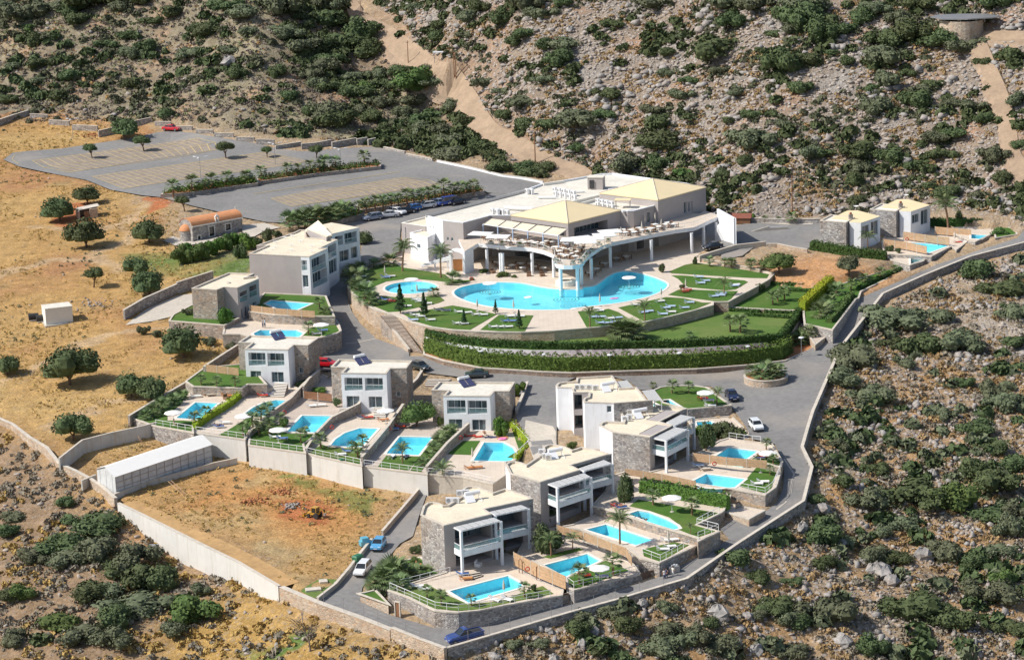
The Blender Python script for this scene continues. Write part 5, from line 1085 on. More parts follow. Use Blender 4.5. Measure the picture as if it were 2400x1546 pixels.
for x,y,fr in ((1062,985,3),(1215,1028,3),(1240,1030,3),(1572,1030,3),(1815,1065,3),(410,1085,4),(625,960,4),(1090,880,4),(1545,800,4),(1680,725,4),(1820,680,4),(300,1150,4)):
    q=P(*c(fr,x,y)[0],16.25); o=obj('column',cme,None,t); l=loc_of(t); o.location=(q[0]-l[0],q[1]-l[1]+.3,12.2-l[2])
for x,y,s in ((65,1195,.34),(255,1195,.34)):
    q=P(*c(4,x,y)[0],16.25); o=obj('column',cme,None,t); o.location=(q[0]-l[0],q[1]-l[1],10.9-l[2]); o.scale=(1.15,1.15,5.35/4.05)
railing('glass balustrade along the curved edge of the restaurant terrace',None,DZ,1.0,2.0,xy=offs(fz[2:],.12))
m=M(); q=P(*c(3,1290,1180)[0],12.25)
# stair wall and white arch at the left
t=thing('arch_wall','white arched wall with a timber gate below the restaurant terrace','wall',P(*c(3,820,1262)[0],12.2))
A=P(*c(3,822,1262)[0],12.2); zA=topz(*c(3,800,1008)[0],*c(3,822,1262)[0],12.2); B=P(*c(3,920,1225)[0],12.2); C0=P(*c(3,640,1235)[0],12.2)
m=M(); m.prism([A[:2],B[:2],(B[0]-.3,B[1]+.8),(A[0]-.4,A[1]+.3)],12.2,zA); obj('pier',m,MT['white'],t,True)
m=M(); m.prism([C0[:2],(C0[0]+.5,C0[1]-.2),(C0[0]+.7,C0[1]+.3),(C0[0]+.2,C0[1]+.5)],12.2,zA-.9); obj('pier',m,MT['white'],t,True)
pts=[]; m=M(); K=8
for i in range(K+1):
    s=i/K; x=C0[0]+(A[0]-C0[0])*s; y=C0[1]+(A[1]-C0[1])*s; zl=zA-1.2+.9*math.sin(math.pi*(.15+.75*s)); pts.append((x,y,zl))
m.loft([[(x,y,z),(x+.5,y+1.6,z),(x+.5,y+1.6,z+.35),(x,y,z+.35)] for x,y,z in pts]); obj('vault',m,MT['white'],t,True)
m=M(); g0=P(*c(3,685,1235)[0],12.2); g1_=P(*c(3,790,1232)[0],12.2); m.box((g0[0]+g1_[0])/2,(g0[1]+g1_[1])/2+.6,12.2,math.dist(g0,g1_),.1,2.3,math.atan2(g1_[1]-g0[1],g1_[0]-g0[0])); obj('gate',m,MT['orange'],t,True)
t=thing('stair_flank','sloping white stair wall beside the potted plants left of the arch','wall',P(*c(3,320,1185)[0],12.2)); a=P(*c(3,320,1185)[0],12.2); b=P(*c(3,640,1200)[0],12.2)
m=M(); ax=Vector((b[0]-a[0],b[1]-a[1])).normalized(); m.loft([[(a[0],a[1],12.2),(a[0],a[1]+.3,12.2),(a[0],a[1]+.3,12.7),(a[0],a[1],12.7)],[(b[0],b[1],13.8),(b[0],b[1]+.3,13.8),(b[0],b[1]+.3,14.6),(b[0],b[1],14.6)]]); obj('flank',m,MT['white'],t,True)
for s in (.5,.95): m=M(); m.box(a[0]+(b[0]-a[0])*s,a[1]+(b[1]-a[1])*s+.2,12.2,.3,.3,1+1.3*s); obj('pier',m,MT['white'],t,True)
# right-hand white stair wing
A,B=P(*c(4,1835,890)[0],12.9),P(*c(4,2050,950)[0],12.9); t=thing('stair_wing','white sloping stair wing at the right end of the hotel terrace','wall',A)
e=Vector((B[0]-A[0],B[1]-A[1])); zt_=topz(*c(4,2020,632)[0],*c(4,2050,950)[0],12.9); m=M(); f=[(A[0],A[1],11),(B[0],B[1],11),(B[0],B[1],zt_),(A[0]+e.x*.55,A[1]+e.y*.55,zt_-.1),(A[0]+e.x*.05,A[1]+e.y*.05,zt_-2.6)]
m.loft([f,[(x-.2,y+.4,z) for x,y,z in f]]); obj('wall_panel',m,MT['white'],t,True)
m=M(); m.box(B[0]-1.5,B[1]+5,11,.4,10,zt_-11,.25); obj('end_wall',m,MT['white'],t,True)
# awning in front of the restaurant
zw=zR-.5; t=thing('awning','cream five-bay awning shading the front of the restaurant','awning',P(*c(3,1110,650)[0],zw))
wa,wb=P(*c(3,1110,635)[0],zw),P(*c(3,1975,755)[0],zw); oa,ob=P(*c(3,1020,700)[0],zw-.55),P(*c(3,1870,830)[0],zw-.55)
mixp=lambda p,q,s:tuple(p[k]+(q[k]-p[k])*s for k in range(3))
for i in range(5):
    m=M(); q=[mixp(oa,ob,i/5+.01),mixp(oa,ob,i/5+.19),mixp(wa,wb,i/5+.19),mixp(wa,wb,i/5+.01)]; m.quad(*q); m.quad(*[(x,y,z-.06) for x,y,z in q][::-1]); obj('canvas_panel',m,MT['roof'],t,True)
for i in range(6): m=M(); p,q=mixp(oa,ob,i/5),mixp(wa,wb,i/5); m.tube((*p[:2],p[2]+.03),(*q[:2],q[2]+.03),.07,n=4); obj('rafter',m,MT['steel'],t,True)
for i in range(6): p=mixp(oa,ob,i/5); m=M(); m.tube((*p[:2],DZ),p,.12,n=8); obj('post',m,MT['lightblue'],t,True)
m=M(); m.tube(oa,ob,.1,n=4); obj('beam',m,MT['metal'],t,True)
# roof plant
RZ=zR-.35
i=0
for x,y,fr,n_ in ((1130,560,3,2),(1190,560,3,3),(1830,320,3,5),(1840,365,3,5),(485,450,4,4),(490,490,4,4),(1520,340,3,1),(1570,340,3,1)):
    for k in range(n_):
        q=P(*c(fr,x+k*52,y+k*10)[0],RZ+.4); AC.put((q[0],q[1],RZ),R(-70+k*3),f'{ORD[i]} white condenser from the left among the hotel roof machines','condensers on the hotel roof',1.35); i+=1
def make_duct():
    t=thing('roof_duct','long silver ventilation duct with a bent end on the hotel roof','duct'); m=M(); m.tube((0,0,.5),(6,0,.5),.4,n=10,cap=True); m.tube((6,0,.5),(6.8,0,.1),.4,n=10,cap=True); obj('pipe',m,MT['metal'],t)
    m=M()
    for x in (1,3,5): m.box(x,0,0,.1,.6,.2)
    obj('bracket',m,MT['steel'],t); return t
DUCT=Kind(make_duct)
for i,(x,y,fr,rz,s,lb_) in enumerate(((1260,520,3,-.35,1,'long silver duct lying behind the front yellow hipped roof'),(1640,395,3,-.1,.6,'short silver duct beside the rows of rooftop condensers'),(760,550,4,.5,.5,'bent silver duct above the middle taupe wall of the hotel'),(610,300,4,.3,.5,'small round duct in front of the rear yellow hipped roof'),(2040,330,3,.2,.35,'stubby round duct right of the rooftop condensers'))):
    q=P(*c(fr,x,y)[0],RZ+.4); DUCT.put((q[0],q[1],RZ),rz,lb_,'ducts on the hotel roof',s)
m=M(); q=P(*c(4,470,235)[0],RZ+1.2); t=thing('roof_stair_hut','small taupe hut with an open side at the back of the hotel roof','hut',(q[0],q[1],RZ)); m.box(0,0,0,3.2,2.4,2.5,-.25); obj('hut_wall',m,MT['taupe'],t); m=M(); m.box(0,0,2.5,3.4,2.6,.15,-.25); obj('hut_roof',m,MT['roofw'],t); m=M(); m.box(-1.0,-1.1,.3,.9,.2,1.7,-.25); obj('hut_window',m,MT['dark'],t)
m=M(); q=P(*c(4,770,430)[0],RZ+1.5); t=thing('roof_canopy','little yellow canopy over the machines in the middle of the hotel roof','canopy',(q[0],q[1],RZ)); m.box(0,0,1.6,3.2,2.2,.12,-.2); obj('canopy_top',m,MT['roofy'],t)
for x in (-1.4,1.4):
    for y in (-.9,.9): m=M(); m.box(x,y,0,.1,.1,1.6); obj('post',m,MT['steel'],t)
for i,(p,q_) in enumerate(((c(4,200,440,500,370)),(c(4,290,460,560,390)),(c(3,385,598,1500,315)),(c(3,1700,240,1930,210)))):
    a,b=P(*p,RZ+.5),P(*q_,RZ+.5); t=thing('roof_upstand',('front grey upstand between the two yellow hipped roofs','second grey upstand beside the one between the hipped roofs','long grey handrail along the back left edge of the hotel roof','short green upstand at the far corner of the hotel roof')[i],'upstand',(a[0],a[1],RZ)); m=M(); m.box((a[0]+b[0])/2,(a[1]+b[1])/2,RZ,math.dist(a,b),.35,.55,math.atan2(b[1]-a[1],b[0]-a[0])); obj('upstand',m,MT['steel' if i==2 else 'whitec'],t,True)
# the stone-clad pool bar steps and counter
m=M(); q=P(*c(3,1960,1400)[0],12.2); t=thing('pool_bar_counter','rounded pool bar counter under the round terrace end by the water','bar',(q[0],q[1],12.2)); m.lathe([(1.5,0),(1.5,1.0),(.9,1.0)],0,.8,18,sx=1.3); obj('counter',m,MT['whitec'],t)
# -- chapel --
zb=13.6; A,B=P(*c(1,1742,1290)[0],zb),P(*c(1,2192,1205)[0],zb); zc=topz(*c(1,1740,1160)[0],*c(1,1742,1290)[0],zb); e=Vector((B[0]-A[0],B[1]-A[1])); LN=e.length; e.normalize(); nn=Vector((-e.y,e.x)); WD=4.6
ang=math.atan2(e.y,e.x); t=thing('chapel','small grey stone chapel with an orange barrel roof and a tiny bell arch','chapel',(A[0],A[1],zb),ang)
m=M(); holes=[(LN*.1,LN*.15,1.1-1.0,1.9-1.0,.25),(LN*.33,LN*.43,.3,2.3,.3),(LN*.66,LN*.76,.9,2.2,.25)]
H=zc-zb; holes=[(a,b,max(.1,c_),min(H-.4,d),q) for a,b,c_,d,q in holes]
pt_,L_,h_=wallface(m,(0,0),(LN,0),-1.5,H,holes); wallface(m,(LN,0),(LN,WD),-1.5,H,[]); wallface(m,(LN,WD),(0,WD),-1.5,H,[]); wallface(m,(0,WD),(0,0),-1.5,H,[])
arcn=[(WD/2-math.cos(a)*WD/2,H+math.sin(a)*1.35) for a in np.linspace(0,math.pi,13)]
for x in (0,LN): m.add([(x,y,z) for y,z in arcn],[tuple(range(13)) if x else tuple(range(13))[::-1]])
obj('wall',m,MT['stone_grey'],t)
m=M(); m.loft([[(x,y,z+.08) for y,z in arcn]+[(x,y,z) for y,z in arcn[::-1]] for x in (-.1,LN+.1)],0); obj('barrel_roof',m,MT['tile'],t)
m=M(); m.box(LN/2,-.08,H-.15,LN+.2,.2,.22); m.box(LN/2,WD+.08,H-.15,LN+.2,.2,.22); obj('cornice',m,MT['whitec'],t)
m=M()
for a,b,c_,d,q in holes: m.box((a+b)/2,-.03,c_-.15,b-a+.3,.08,.15); m.box((a+b)/2,-.03,d,b-a+.3,.08,.15); m.box(a-.08,-.03,c_,.15,.08,d-c_); m.box(b+.08,-.03,c_,.15,.08,d-c_)
obj('window_surround',m,MT['whitec'],t)
for a,b,c_,d,q in holes:
    g=M(); g.quad(pt_(a,c_,.25),pt_(b,c_,.25),pt_(b,d,.25),pt_(a,d,.25)); obj('window',g,MT['carglass'],t)
m=M(); m.lathe([(1.35,-1.5),(1.35,H-1.0)],0,WD/2,20); obj('apse_wall',m,MT['stone_grey'],t); m=M(); m.lathe([(1.45,H-1.0),(1.4,H-.7),(1.15,H-.25),(.7,H+.1),(.01,H+.22)],0,WD/2,20); obj('apse_dome',m,MT['tile'],t,smooth=True)
m=M(); bx=LN*.5
for dx in (-.35,.35): m.box(bx+dx,.1,H-.2,.2,.35,1.3)
m.box(bx,.1,H+1.1,1.0,.4,.2); m.box(bx,.1,H+1.3,.5,.3,.2); m.box(bx,.1,H+1.5,.08,.08,.5); m.box(bx,.1,H+1.7,.3,.08,.08); obj('bell_arch',m,MT['whitec'],t)
m=M(); m.lathe([(.02,.75),(.12,.7),(.2,.35)],bx,.1,10); m.v=[(x,y,z+H-.1) for x,y,z in m.v]; obj('bell',m,MT['steel'],t)
for x in (.0,LN): m=M(); m.box(x,WD/2,H+1.4,.08,.08,.7); m.box(x,WD/2,H+1.8,.35,.08,.08); obj('cross',m,MT['whitec'],t)
LOW.append(([A[:2],B[:2],(B[0]+nn.x*WD,B[1]+nn.y*WD),(A[0]+nn.x*WD,A[1]+nn.y*WD)],zb,.5))
m,_=drape(c(1,1470,1290,1560,1250,1740,1300,2190,1215,2180,1150,2387,1130)+[(660,535),(690,528)]+c(1,2387,1200,2300,1250,1700,1330,1600,1340),.1); struct('chapel_yard',m,MT['conc'])
# -- greenhouse --
gl=[P(*c(17,q)[0],3.6) for q in ((500,692),(665,765))]; gr=P(*c(17,1532,470)[0],3.6); zg=topz(*c(17,658,602)[0],*c(17,665,765)[0],3.6); zt_=zg+1.0
t=thing('greenhouse','long white polythene greenhouse with dark mullions beside the dirt yard','greenhouse',gl[1]); ex=Vector((gr[0]-gl[1][0],gr[1]-gl[1][1])); off=Vector((gl[0][0]-gl[1][0],gl[0][1]-gl[1][1])); LNg=ex.length; ex.normalize()
f=lambda s,w,z:(gl[1][0]+ex.x*s+off.x*w,gl[1][1]+ex.y*s+off.y*w,z)
m=M(); m.quad(f(0,0,3),f(LNg,0,3),f(LNg,0,zg),f(0,0,zg)); obj('side_sheet',m,MT['curtain'],t,True); m=M(); m.add([f(0,1,3),f(0,0,3),f(0,0,zg),f(0,.5,zt_),f(0,1,zg)],[(0,1,2,3,4)]); obj('end_sheet',m,MT['curtain'],t,True); m=M(); m.add([f(LNg,1,3),f(LNg,0,3),f(LNg,0,zg),f(LNg,.5,zt_),f(LNg,1,zg)],[(4,3,2,1,0)]); m.quad(f(LNg,1,3),f(0,1,3),f(0,1,zg),f(LNg,1,zg)); obj('back_sheet',m,MT['curtain'],t,True)
m=M(); m.quad(f(-.2,-.03,zg),f(LNg+.2,-.03,zg),f(LNg+.2,.5,zt_),f(-.2,.5,zt_)); m.quad(f(LNg+.2,1.03,zg),f(-.2,1.03,zg),f(-.2,.5,zt_),f(LNg+.2,.5,zt_)); obj('roof_sheet',m,MT['cloth'],t,True)
for i in range(13): s=LNg*i/12; m=M(); m.tube(f(s,-.01,3),f(s,-.01,zg),.05,n=4); obj('mullion',m,MT['steel'],t,True)
for z in (zg-1.0,zg-1.9,zg-.03): m=M(); m.tube(f(0,-.01,z),f(LNg,-.01,z),.045,n=4); obj('crossbar',m,MT['steel'],t,True)
for i in range(3): s=.33*i+.17; m=M(); m.tube(f(-.02,s,3),f(-.02,s,zg+.3),.04,n=4); obj('mullion',m,MT['metal'],t,True)
# shed with tanks, ruin, water tank, little hut
q=PT(*c(9,240,378)[0]); t=thing('site_cabin','cream windowless box cabin standing alone in the dry field','cabin',q,.35); m=M(); m.box(0,0,-.2,5,3.6,3.2); obj('wall',m,MT['whitec'],t); m=M(); m.box(0,0,3.0,5.15,3.75,.12); obj('roof',m,MT['roofw'],t); m=M(); m.box(0,-.2,-.4,5.6,4.6,.45); obj('plinth',m,MT['conc'],t)
for i,(x,y) in enumerate(((140,372),(172,378))):
    q=PT(*c(9,x,y)[0]); t=thing('water_tank',f"{('left','right')[i]} black plastic tank beside the cream cabin in the field",'tank',q,.3); m=M(); m.tube((-.9,0,.7),(.9,0,.7),.65,n=14,cap=True); obj('drum',m,MT['black'],t); m=M(); m.box(0,0,0,1.6,1.1,.2); obj('stand',m,MT['metal'],t)
q=PT(*c(1,790,1075)[0]); t=thing('field_hut','tumbledown little stone hut with a pinkish roof between two field trees','hut',q,.3)
m=M(); m.box(0,2,-.3,4.2,.35,2.1); m.box(-2,0,-.3,.35,4,2.1); m.box(2,.8,-.3,.35,2.8,2.3); m.box(1.2,-1.2,-.3,1.7,.35,2.3); obj('wall',m,MT['stone_warm'],t); m=M(); m.box(.4,.8,1.95,4.4,3,.12); m.v=[(x,y,z+.12*x) for x,y,z in m.v]; obj('roof',m,MT['coping'],t); m=M(); m.box(-.3,-1.2,-.3,1.0,.1,1.8); obj('door',m,MT['wooddark'],t)
# water tank on the upper right hill
q=PT(2262,92); t=thing('hill_reservoir','round stone reservoir with a wide grey sheet roof high on the hill','reservoir',q); m=M(); m.lathe([(5.0,-4),(4.8,4.2)],-.5,2,32); obj('drum_wall',m,MT['stone_warm'],t)
m=M(); pr=[(-7.2+.0,3.4),(-5.5,-1.3),(0,-2.9),(5.5,-1.8),(8,0),(6,5),(0,6.5),(-5,6.3)]; m.prism(pr,4.6,4.85); obj('sheet_roof',m,MT['steel'],t)
for x,y in ((-4.6,0),(-1.5,-2.2),(2,-2),(4.3,0)): m=M(); m.box(x,y,3.6,.15,.15,1.0); obj('post',m,MT['steel'],t)
q=PT(*c(22,980,440)[0]); t=thing('roadside_shelter','tiny white-roofed shelter beside the dirt track','shelter',q); m=M(); m.box(0,0,2.6,2.6,1.8,.12); obj('roof',m,MT['metal'],t)
for x in (-1,1):
    for y in (-.7,.7): m=M(); m.box(x,y,0,.1,.1,2.6); obj('post',m,MT['steel'],t)
q=PT(*c(5,125,345)[0]); t=thing('dog_kennel','low brown-red roofed hut at the corner of the forecourt','hut',q,-.2); m=M(); m.box(0,0,0,4,2.4,1.1); obj('wall',m,MT['wooddark'],t); m=M(); m.loft([[(x,-1.4,1.1),(x,0,1.9),(x,1.4,1.1)] for x in (-2.2,2.2)]); obj('roof',m,MT['rustroof'],t)
q=PT(*c(5,350,415)[0]); t=thing('ramp_wall','white-railed ramp wall standing in the forecourt','wall',q,.1); m=M(); m.loft([[(-3.5,0,-.3),(-3.5,.3,-.3),(-3.5,.3,.1),(-3.5,0,.1)],[(0,0,-.3),(0,.3,-.3),(0,.3,1.0),(0,0,1.0)]]); m.box(1.9,.15,-.3,3.8,.3,.9); obj('masonry',m,MT['conc'],t); m=M(); m.box(1.9,.15,.75,3.9,.12,.08); obj('rail',m,MT['metal'],t)
# garage and door openings in the terrace walls
def facade_door(label,px4,fr,z,w=None,h=2.1,mat='wooddark',name='door'):
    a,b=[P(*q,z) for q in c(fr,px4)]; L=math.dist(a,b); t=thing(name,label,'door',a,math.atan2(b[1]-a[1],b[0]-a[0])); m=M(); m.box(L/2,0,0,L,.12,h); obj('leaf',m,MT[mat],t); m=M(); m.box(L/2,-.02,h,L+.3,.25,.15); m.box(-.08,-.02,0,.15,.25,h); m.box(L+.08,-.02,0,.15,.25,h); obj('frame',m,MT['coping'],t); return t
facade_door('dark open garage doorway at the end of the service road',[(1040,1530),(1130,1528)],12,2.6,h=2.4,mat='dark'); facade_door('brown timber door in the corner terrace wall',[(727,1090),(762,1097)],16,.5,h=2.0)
# ---------------- ground mesh now that everything it must clear is known ----------------
ZL=build_land()
def gz(x,y):
    x=np.asarray(x,float); y=np.asarray(y,float); j=np.clip(np.searchsorted(gx,x)-1,0,len(gx)-2); i=np.clip(np.searchsorted(gy,y)-1,0,len(gy)-2)
    fx=(x-gx[j])/(gx[j+1]-gx[j]); fy=(y-gy[i])/(gy[i+1]-gy[i])
    return ZL[i,j]*(1-fx)*(1-fy)+ZL[i,j+1]*fx*(1-fy)+ZL[i+1,j]*(1-fx)*fy+ZL[i+1,j+1]*fx*fy
def SURF(u,v,dz=0):
    """what a sight line meets first: a terrace top or the land"""
    g=PTT(u,v); best=(g[0],g[1],float(gz(g[0],g[1]))); bd=g[1]
    for k,(poly,z) in TER.items():
        x,y,_=P(u,v,z)
        if y<bd+.5 and inpoly(np.array([x]),np.array([y]),poly)[0]: best=(x,y,z); bd=y
    if dz:
        x,y,_=P(u,v,best[2]+dz); best=(x,y,best[2]+dz)
    return best
def mpp(p): return math.sqrt(p[0]**2+p[1]**2+(CH-p[2])**2)/FPX
def rnd_quads(c_,nrm,size,rg):
    """leaf-sized quads at points c_ facing roughly nrm"""
    n=len(c_); nrm=nrm+rg.normal(0,.55,(n,3)); nrm/=np.linalg.norm(nrm,axis=1)[:,None]; r=rg.normal(0,1,(n,3)); a=np.cross(nrm,r); a/=np.linalg.norm(a,axis=1)[:,None]; b=np.cross(nrm,a)
    s=size*rg.uniform(.6,1.3,(n,1)); w=s*rg.uniform(.55,.9,(n,1)); return np.stack([c_-a*s-b*w*.3,c_-b*w,c_+a*s+b*w*.2,c_+b*w],1)
def quads_mesh(name,Q,mat,Q3=None):
    me=bpy.data.meshes.new(name); n=len(Q); me.vertices.add(n*4); me.vertices.foreach_set('co',Q.reshape(-1).astype(np.float32)); me.loops.add(n*4); me.loops.foreach_set('vertex_index',np.arange(n*4,dtype=np.int32)); me.polygons.add(n)
    me.polygons.foreach_set('loop_start',np.arange(0,n*4,4,dtype=np.int32)); me.polygons.foreach_set('loop_total',np.full(n,4,dtype=np.int32)); me.materials.append(mat); me.update(calc_edges=True); return me
def sphere_core(cx,cy,cz,r,rg,nu=7,nv=4):
    q=[]
    pts=[[(cx+math.cos(2*math.pi*i/nu)*math.sin(math.pi*j/nv)*r*rg.uniform(.85,1.1),cy+math.sin(2*math.pi*i/nu)*math.sin(math.pi*j/nv)*r*rg.uniform(.85,1.1),cz+math.cos(math.pi*j/nv)*r) for i in range(nu)] for j in range(nv+1)]
    for j in range(nv):
        for i in range(nu): q.append((pts[j][i],pts[j+1][i],pts[j+1][(i+1)%nu],pts[j][(i+1)%nu]))
    return q
def crown(seed,lobes,flat,nleaf,leafs,zc=.5,rxy=1.0,low=-.1,dm=.74,rm=.22):
    """unit crown: lobes scattered in a radius-1 dome, covered in leaf clumps"""
    rg=np.random.default_rng(seed); Q=[]; core=[]
    for k in range(lobes):
        a=rg.uniform(0,2*math.pi); d=rg.uniform(.1,dm) if k else 0; r=rg.uniform(rm,.50)*(1.1-.35*d); c0=np.array([math.cos(a)*d*rxy,math.sin(a)*d*rxy,zc+rg.uniform(-.22,.25)*flat*(1-.5*d)])
        n=int(nleaf/lobes); v=rg.normal(0,1,(n,3)); v/=np.linalg.norm(v,axis=1)[:,None]; v[:,2]=np.where(v[:,2]<-.5,-v[:,2],v[:,2]); rr=r*rg.uniform(.82,1.16,(n,1)); p=c0+v*rr*np.array([1,1,flat]); keep=p[:,2]>low
        Q.append(rnd_quads(p[keep],v[keep],leafs,rg)); core+=sphere_core(*c0,r*.80*min(1,flat+.25),rg)
    Q=np.concatenate(Q+[np.array(core)]); Q[:,:,2]=np.maximum(Q[:,:,2],low-.08); return Q
def make_bush(mats,seed,flat=.75,n=1000,leafs=.062):
    def f():
        t=thing('shrub','shrub','shrub'); obj('foliage',quads_mesh('foliage',crown(seed,7+seed%7,flat,n,leafs,.38*flat+.08),MT[mats]),None,t)
        m=M(); m.tube((0,0,-.3),(.03,.02,.25),.07,.05,5); obj('stem',m,MT['trunk'],t); return t
    return Kind(f)
BUSH={}
for mt in ('leaf','olive','bright','hedge'):
    BUSH[mt]=[make_bush(mt,10+i*7+len(mt),.62+.12*(i%4),1100,.058) for i in range(6)]
def make_tree(mat,seed,trunk=.38,flat=.8,r=.42,lean=0):
    """unit-height tree"""
    def f():
        t=thing('tree','tree','tree'); rg=random.Random(seed); m=M(); x=lean*trunk; m.tube((0,0,-.08),(x*.5,0,trunk*.6),.035,.028,7); m.tube((x*.5,0,trunk*.6),(x,0,trunk*1.1),.028,.02,7)
        for i in range(5):
            a=i*1.26+rg.random(); m.tube((x*.6,0,trunk*.65),(x+math.cos(a)*r*.55,math.sin(a)*r*.55,trunk+(1-trunk)*.45),.018,.008,5)
        obj('trunk',m,MT['trunk'],t); Q=crown(seed,15,flat*1.15,1700,.055,0,1,-.1,.62,.32); hh=(1-trunk)/2; Q=Q*np.array([r*1.25,r*1.25,hh*1.15]) if False else np.stack([Q[...,0]*r*1.2+x,Q[...,1]*r*1.2,(Q[...,2]+.05)*hh*1.5+trunk+hh*.35],-1)
        obj('crown',quads_mesh('crown',Q,MT[mat]),None,t); return t
    return Kind(f)
TREE={'round':[make_tree('leaf',31,.12,.95,.52),make_tree('leaf',33,.16,.9,.55)],'small':[make_tree('leaf',35,.42,.8,.40,-.25),make_tree('leaf',36,.45,.85,.38,.2)],'olive':[make_tree('olive',37,.25,.95,.42)],'bright':[make_tree('bright',39,.12,.9,.55)],'wide':[make_tree('leaf',41,.25,.7,.62),make_tree('bright',42,.22,.75,.60)],'thin':[make_tree('fir',43,.35,1.0,.22)]}
def frond_fan(rg,R_=1.0):
    q=[]; n=9
    for i in range(n):
        a=(i-(n-1)/2)*.24; L=R_*(.62-.05*abs(i-4)*.6); b=.055
        x0,y0=.42*R_,0; x1,y1=x0+math.cos(a)*L*.6,math.sin(a)*L*.6; x2,y2=x0+math.cos(a)*L,math.sin(a)*L; nx,ny=-math.sin(a)*b,math.cos(a)*b
        z0=.0; z1=-.04; z2=-.20
        q.append(((x0,y0,z0),(x1-nx,y1-ny,z1),(x2,y2,z2),(x1+nx,y1+ny,z1+.02)))
    q.append(((0,-.02,0),(.44*R_,-.02,.0),(.44*R_,.02,.0),(0,.02,0))); return q
def frond_feather(R_=1.0):
    q=[]; P_=[(R_*s,0,.34*R_*math.sin(s*2.2)-.42*R_*s*s*s) for s in np.linspace(0,1,10)]
    for i in range(9):
        a,b=P_[i],P_[i+1]; q.append(((a[0],-.015,a[2]),(b[0],-.015,b[2]),(b[0],.015,b[2]),(a[0],.015,a[2])))
        if i:
            w=R_*.26*math.sin(math.pi*(.12+.8*i/9))
            for s in (1,-1):
                for e in (0,.5):
                    ax=a[0]+(b[0]-a[0])*e; az=a[2]+(b[2]-a[2])*e; q.append(((ax,0,az),(ax+.10*R_,s*w*.5,az-.03),(ax+.13*R_,s*w,az-.12*R_),(ax+.045*R_,s*w*.5,az-.03)))
    return q
def rot_q(Q,yaw,pitch,org):
    cy,sy=math.cos(yaw),math.sin(yaw); cp,sp=math.cos(pitch),math.sin(pitch); Q=np.array(Q,float); x=Q[...,0]*cp-Q[...,2]*sp; z=Q[...,0]*sp+Q[...,2]*cp; y=Q[...,1]
    return np.stack([x*cy-y*sy+org[0],x*sy+y*cy+org[1],z+org[2]],-1)
def make_palm(kind,th,R_,n,seed,parts=False,trunkr=.13):
    """palm with a trunk of th metres"""
    def f():
        rg=random.Random(seed); nm='palm_tree'; t=thing(nm,'palm','palm tree'); m=M(); lx=rg.uniform(-.12,.12)*th; segs=5
        for i in range(segs):
            a=i/segs; b=(i+1)/segs; m.tube((lx*a*a,0,th*a-(.3 if i==0 else 0)),(lx*b*b,0,th*b),trunkr*(1.25-.35*a),trunkr*(1.15-.35*b),8)
        obj('trunk',m,MT['palmtrunk'],t); base=(lx,0,th); Q=[]; fr=frond_fan(rg,R_) if kind=='fan' else frond_feather(R_)
        me=quads_mesh('frond',np.array(fr),MT['palm']) if parts else None
        for i in range(n):
            yaw=i*2.39996+rg.uniform(-.2,.2); pit=1.15-1.55*(i/n)**.9+rg.uniform(-.1,.1) if kind=='fan' else 1.0-1.3*(i/n)+rg.uniform(-.08,.08)
            if parts: o=obj('frond',me,None,t); o.location=base; o.rotation_euler=(0,-pit,yaw); o.scale=(1,1,1)
            else: Q.append(rot_q(fr,yaw,pit,base))
        if not parts: obj('crown',quads_mesh('crown',np.concatenate(Q),MT['palm']),None,t)
        return t
    return Kind(f)
def make_conifer(seed):
    def f():
        t=thing('tree','tree','tree'); rg=np.random.default_rng(seed); m=M(); m.tube((0,0,-.05),(0,0,.95),.022,.008,6); obj('trunk',m,MT['trunk'],t); n=700; z=rg.uniform(.1,1.0,n)**.9; tier=.75+.25*np.sin(z*34); r=(1.03-z)*.30*tier*rg.uniform(.5,1.1,n); a=rg.uniform(0,6.28,n); p=np.stack([np.cos(a)*r,np.sin(a)*r,z],1); v=np.stack([np.cos(a),np.sin(a),np.full(n,.5)],1)
        obj('crown',quads_mesh('crown',rnd_quads(p,v,.04,rg),MT['fir']),None,t); return t
    return Kind(f)
TREE['thin']=[make_conifer(1),make_conifer(2)]
PALM={'fan':[(make_palm('fan',1.5,1.45,22,i),3.0) for i in range(3)],'low':[(make_palm('fan',.55,1.5,24,i+9),2.0) for i in range(2)],'fanp':[(make_palm('fan',1.6,1.4,20,i+5,True),3.0) for i in range(3)],'feather':[(make_palm('feather',4.0,2.3,18,i+15,True,.16),5.8) for i in range(2)],'fsmall':[(make_palm('feather',1.9,1.5,13,i+25,True,.09),3.3) for i in range(2)]}
PR=random.Random(11)
def palms(area,group,fr,lst,kind='fan',dz=0,name='fan palm'):
    lst=sorted(lst,key=lambda q:q[0])
    for i,(x,y,h) in enumerate(lst):
        u,v=c(fr,x,y)[0]; p=SURF(u,v,dz); K,H=PR.choice(PALM[kind]); s=h/FR[fr][2]*mpp(p)/.97/H; s=min(max(s*(1.22 if dz else 1.08),.45),2.2)
        nm=f'{name} {area}' if len(lst)==1 else f'{ORD[i]} {name} from the left {area}'
        K.put(p,PR.uniform(0,6.28),nm,group,s)
palms('between the upper car park levels','palms in the car park planter',1,[(1565,880,140),(1730,845,150),(1850,835,100),(1920,820,140),(2050,790,130),(2220,770,110)],dz=.8)
palms('in the right half of the car park planter','palms in the right car park planter',2,[(70,495,110),(205,460,120),(430,440,120),(535,425,100),(650,410,120),(725,400,110),(765,390,140),(870,370,110),(1135,335,130)],dz=.8)
palms('in the planter left of the car park steps','palms left of the car park steps',2,[(455,880,130),(540,875,120),(600,868,150),(700,850,150),(760,845,110),(820,838,140),(890,815,150),(960,790,130)],'low',.8)
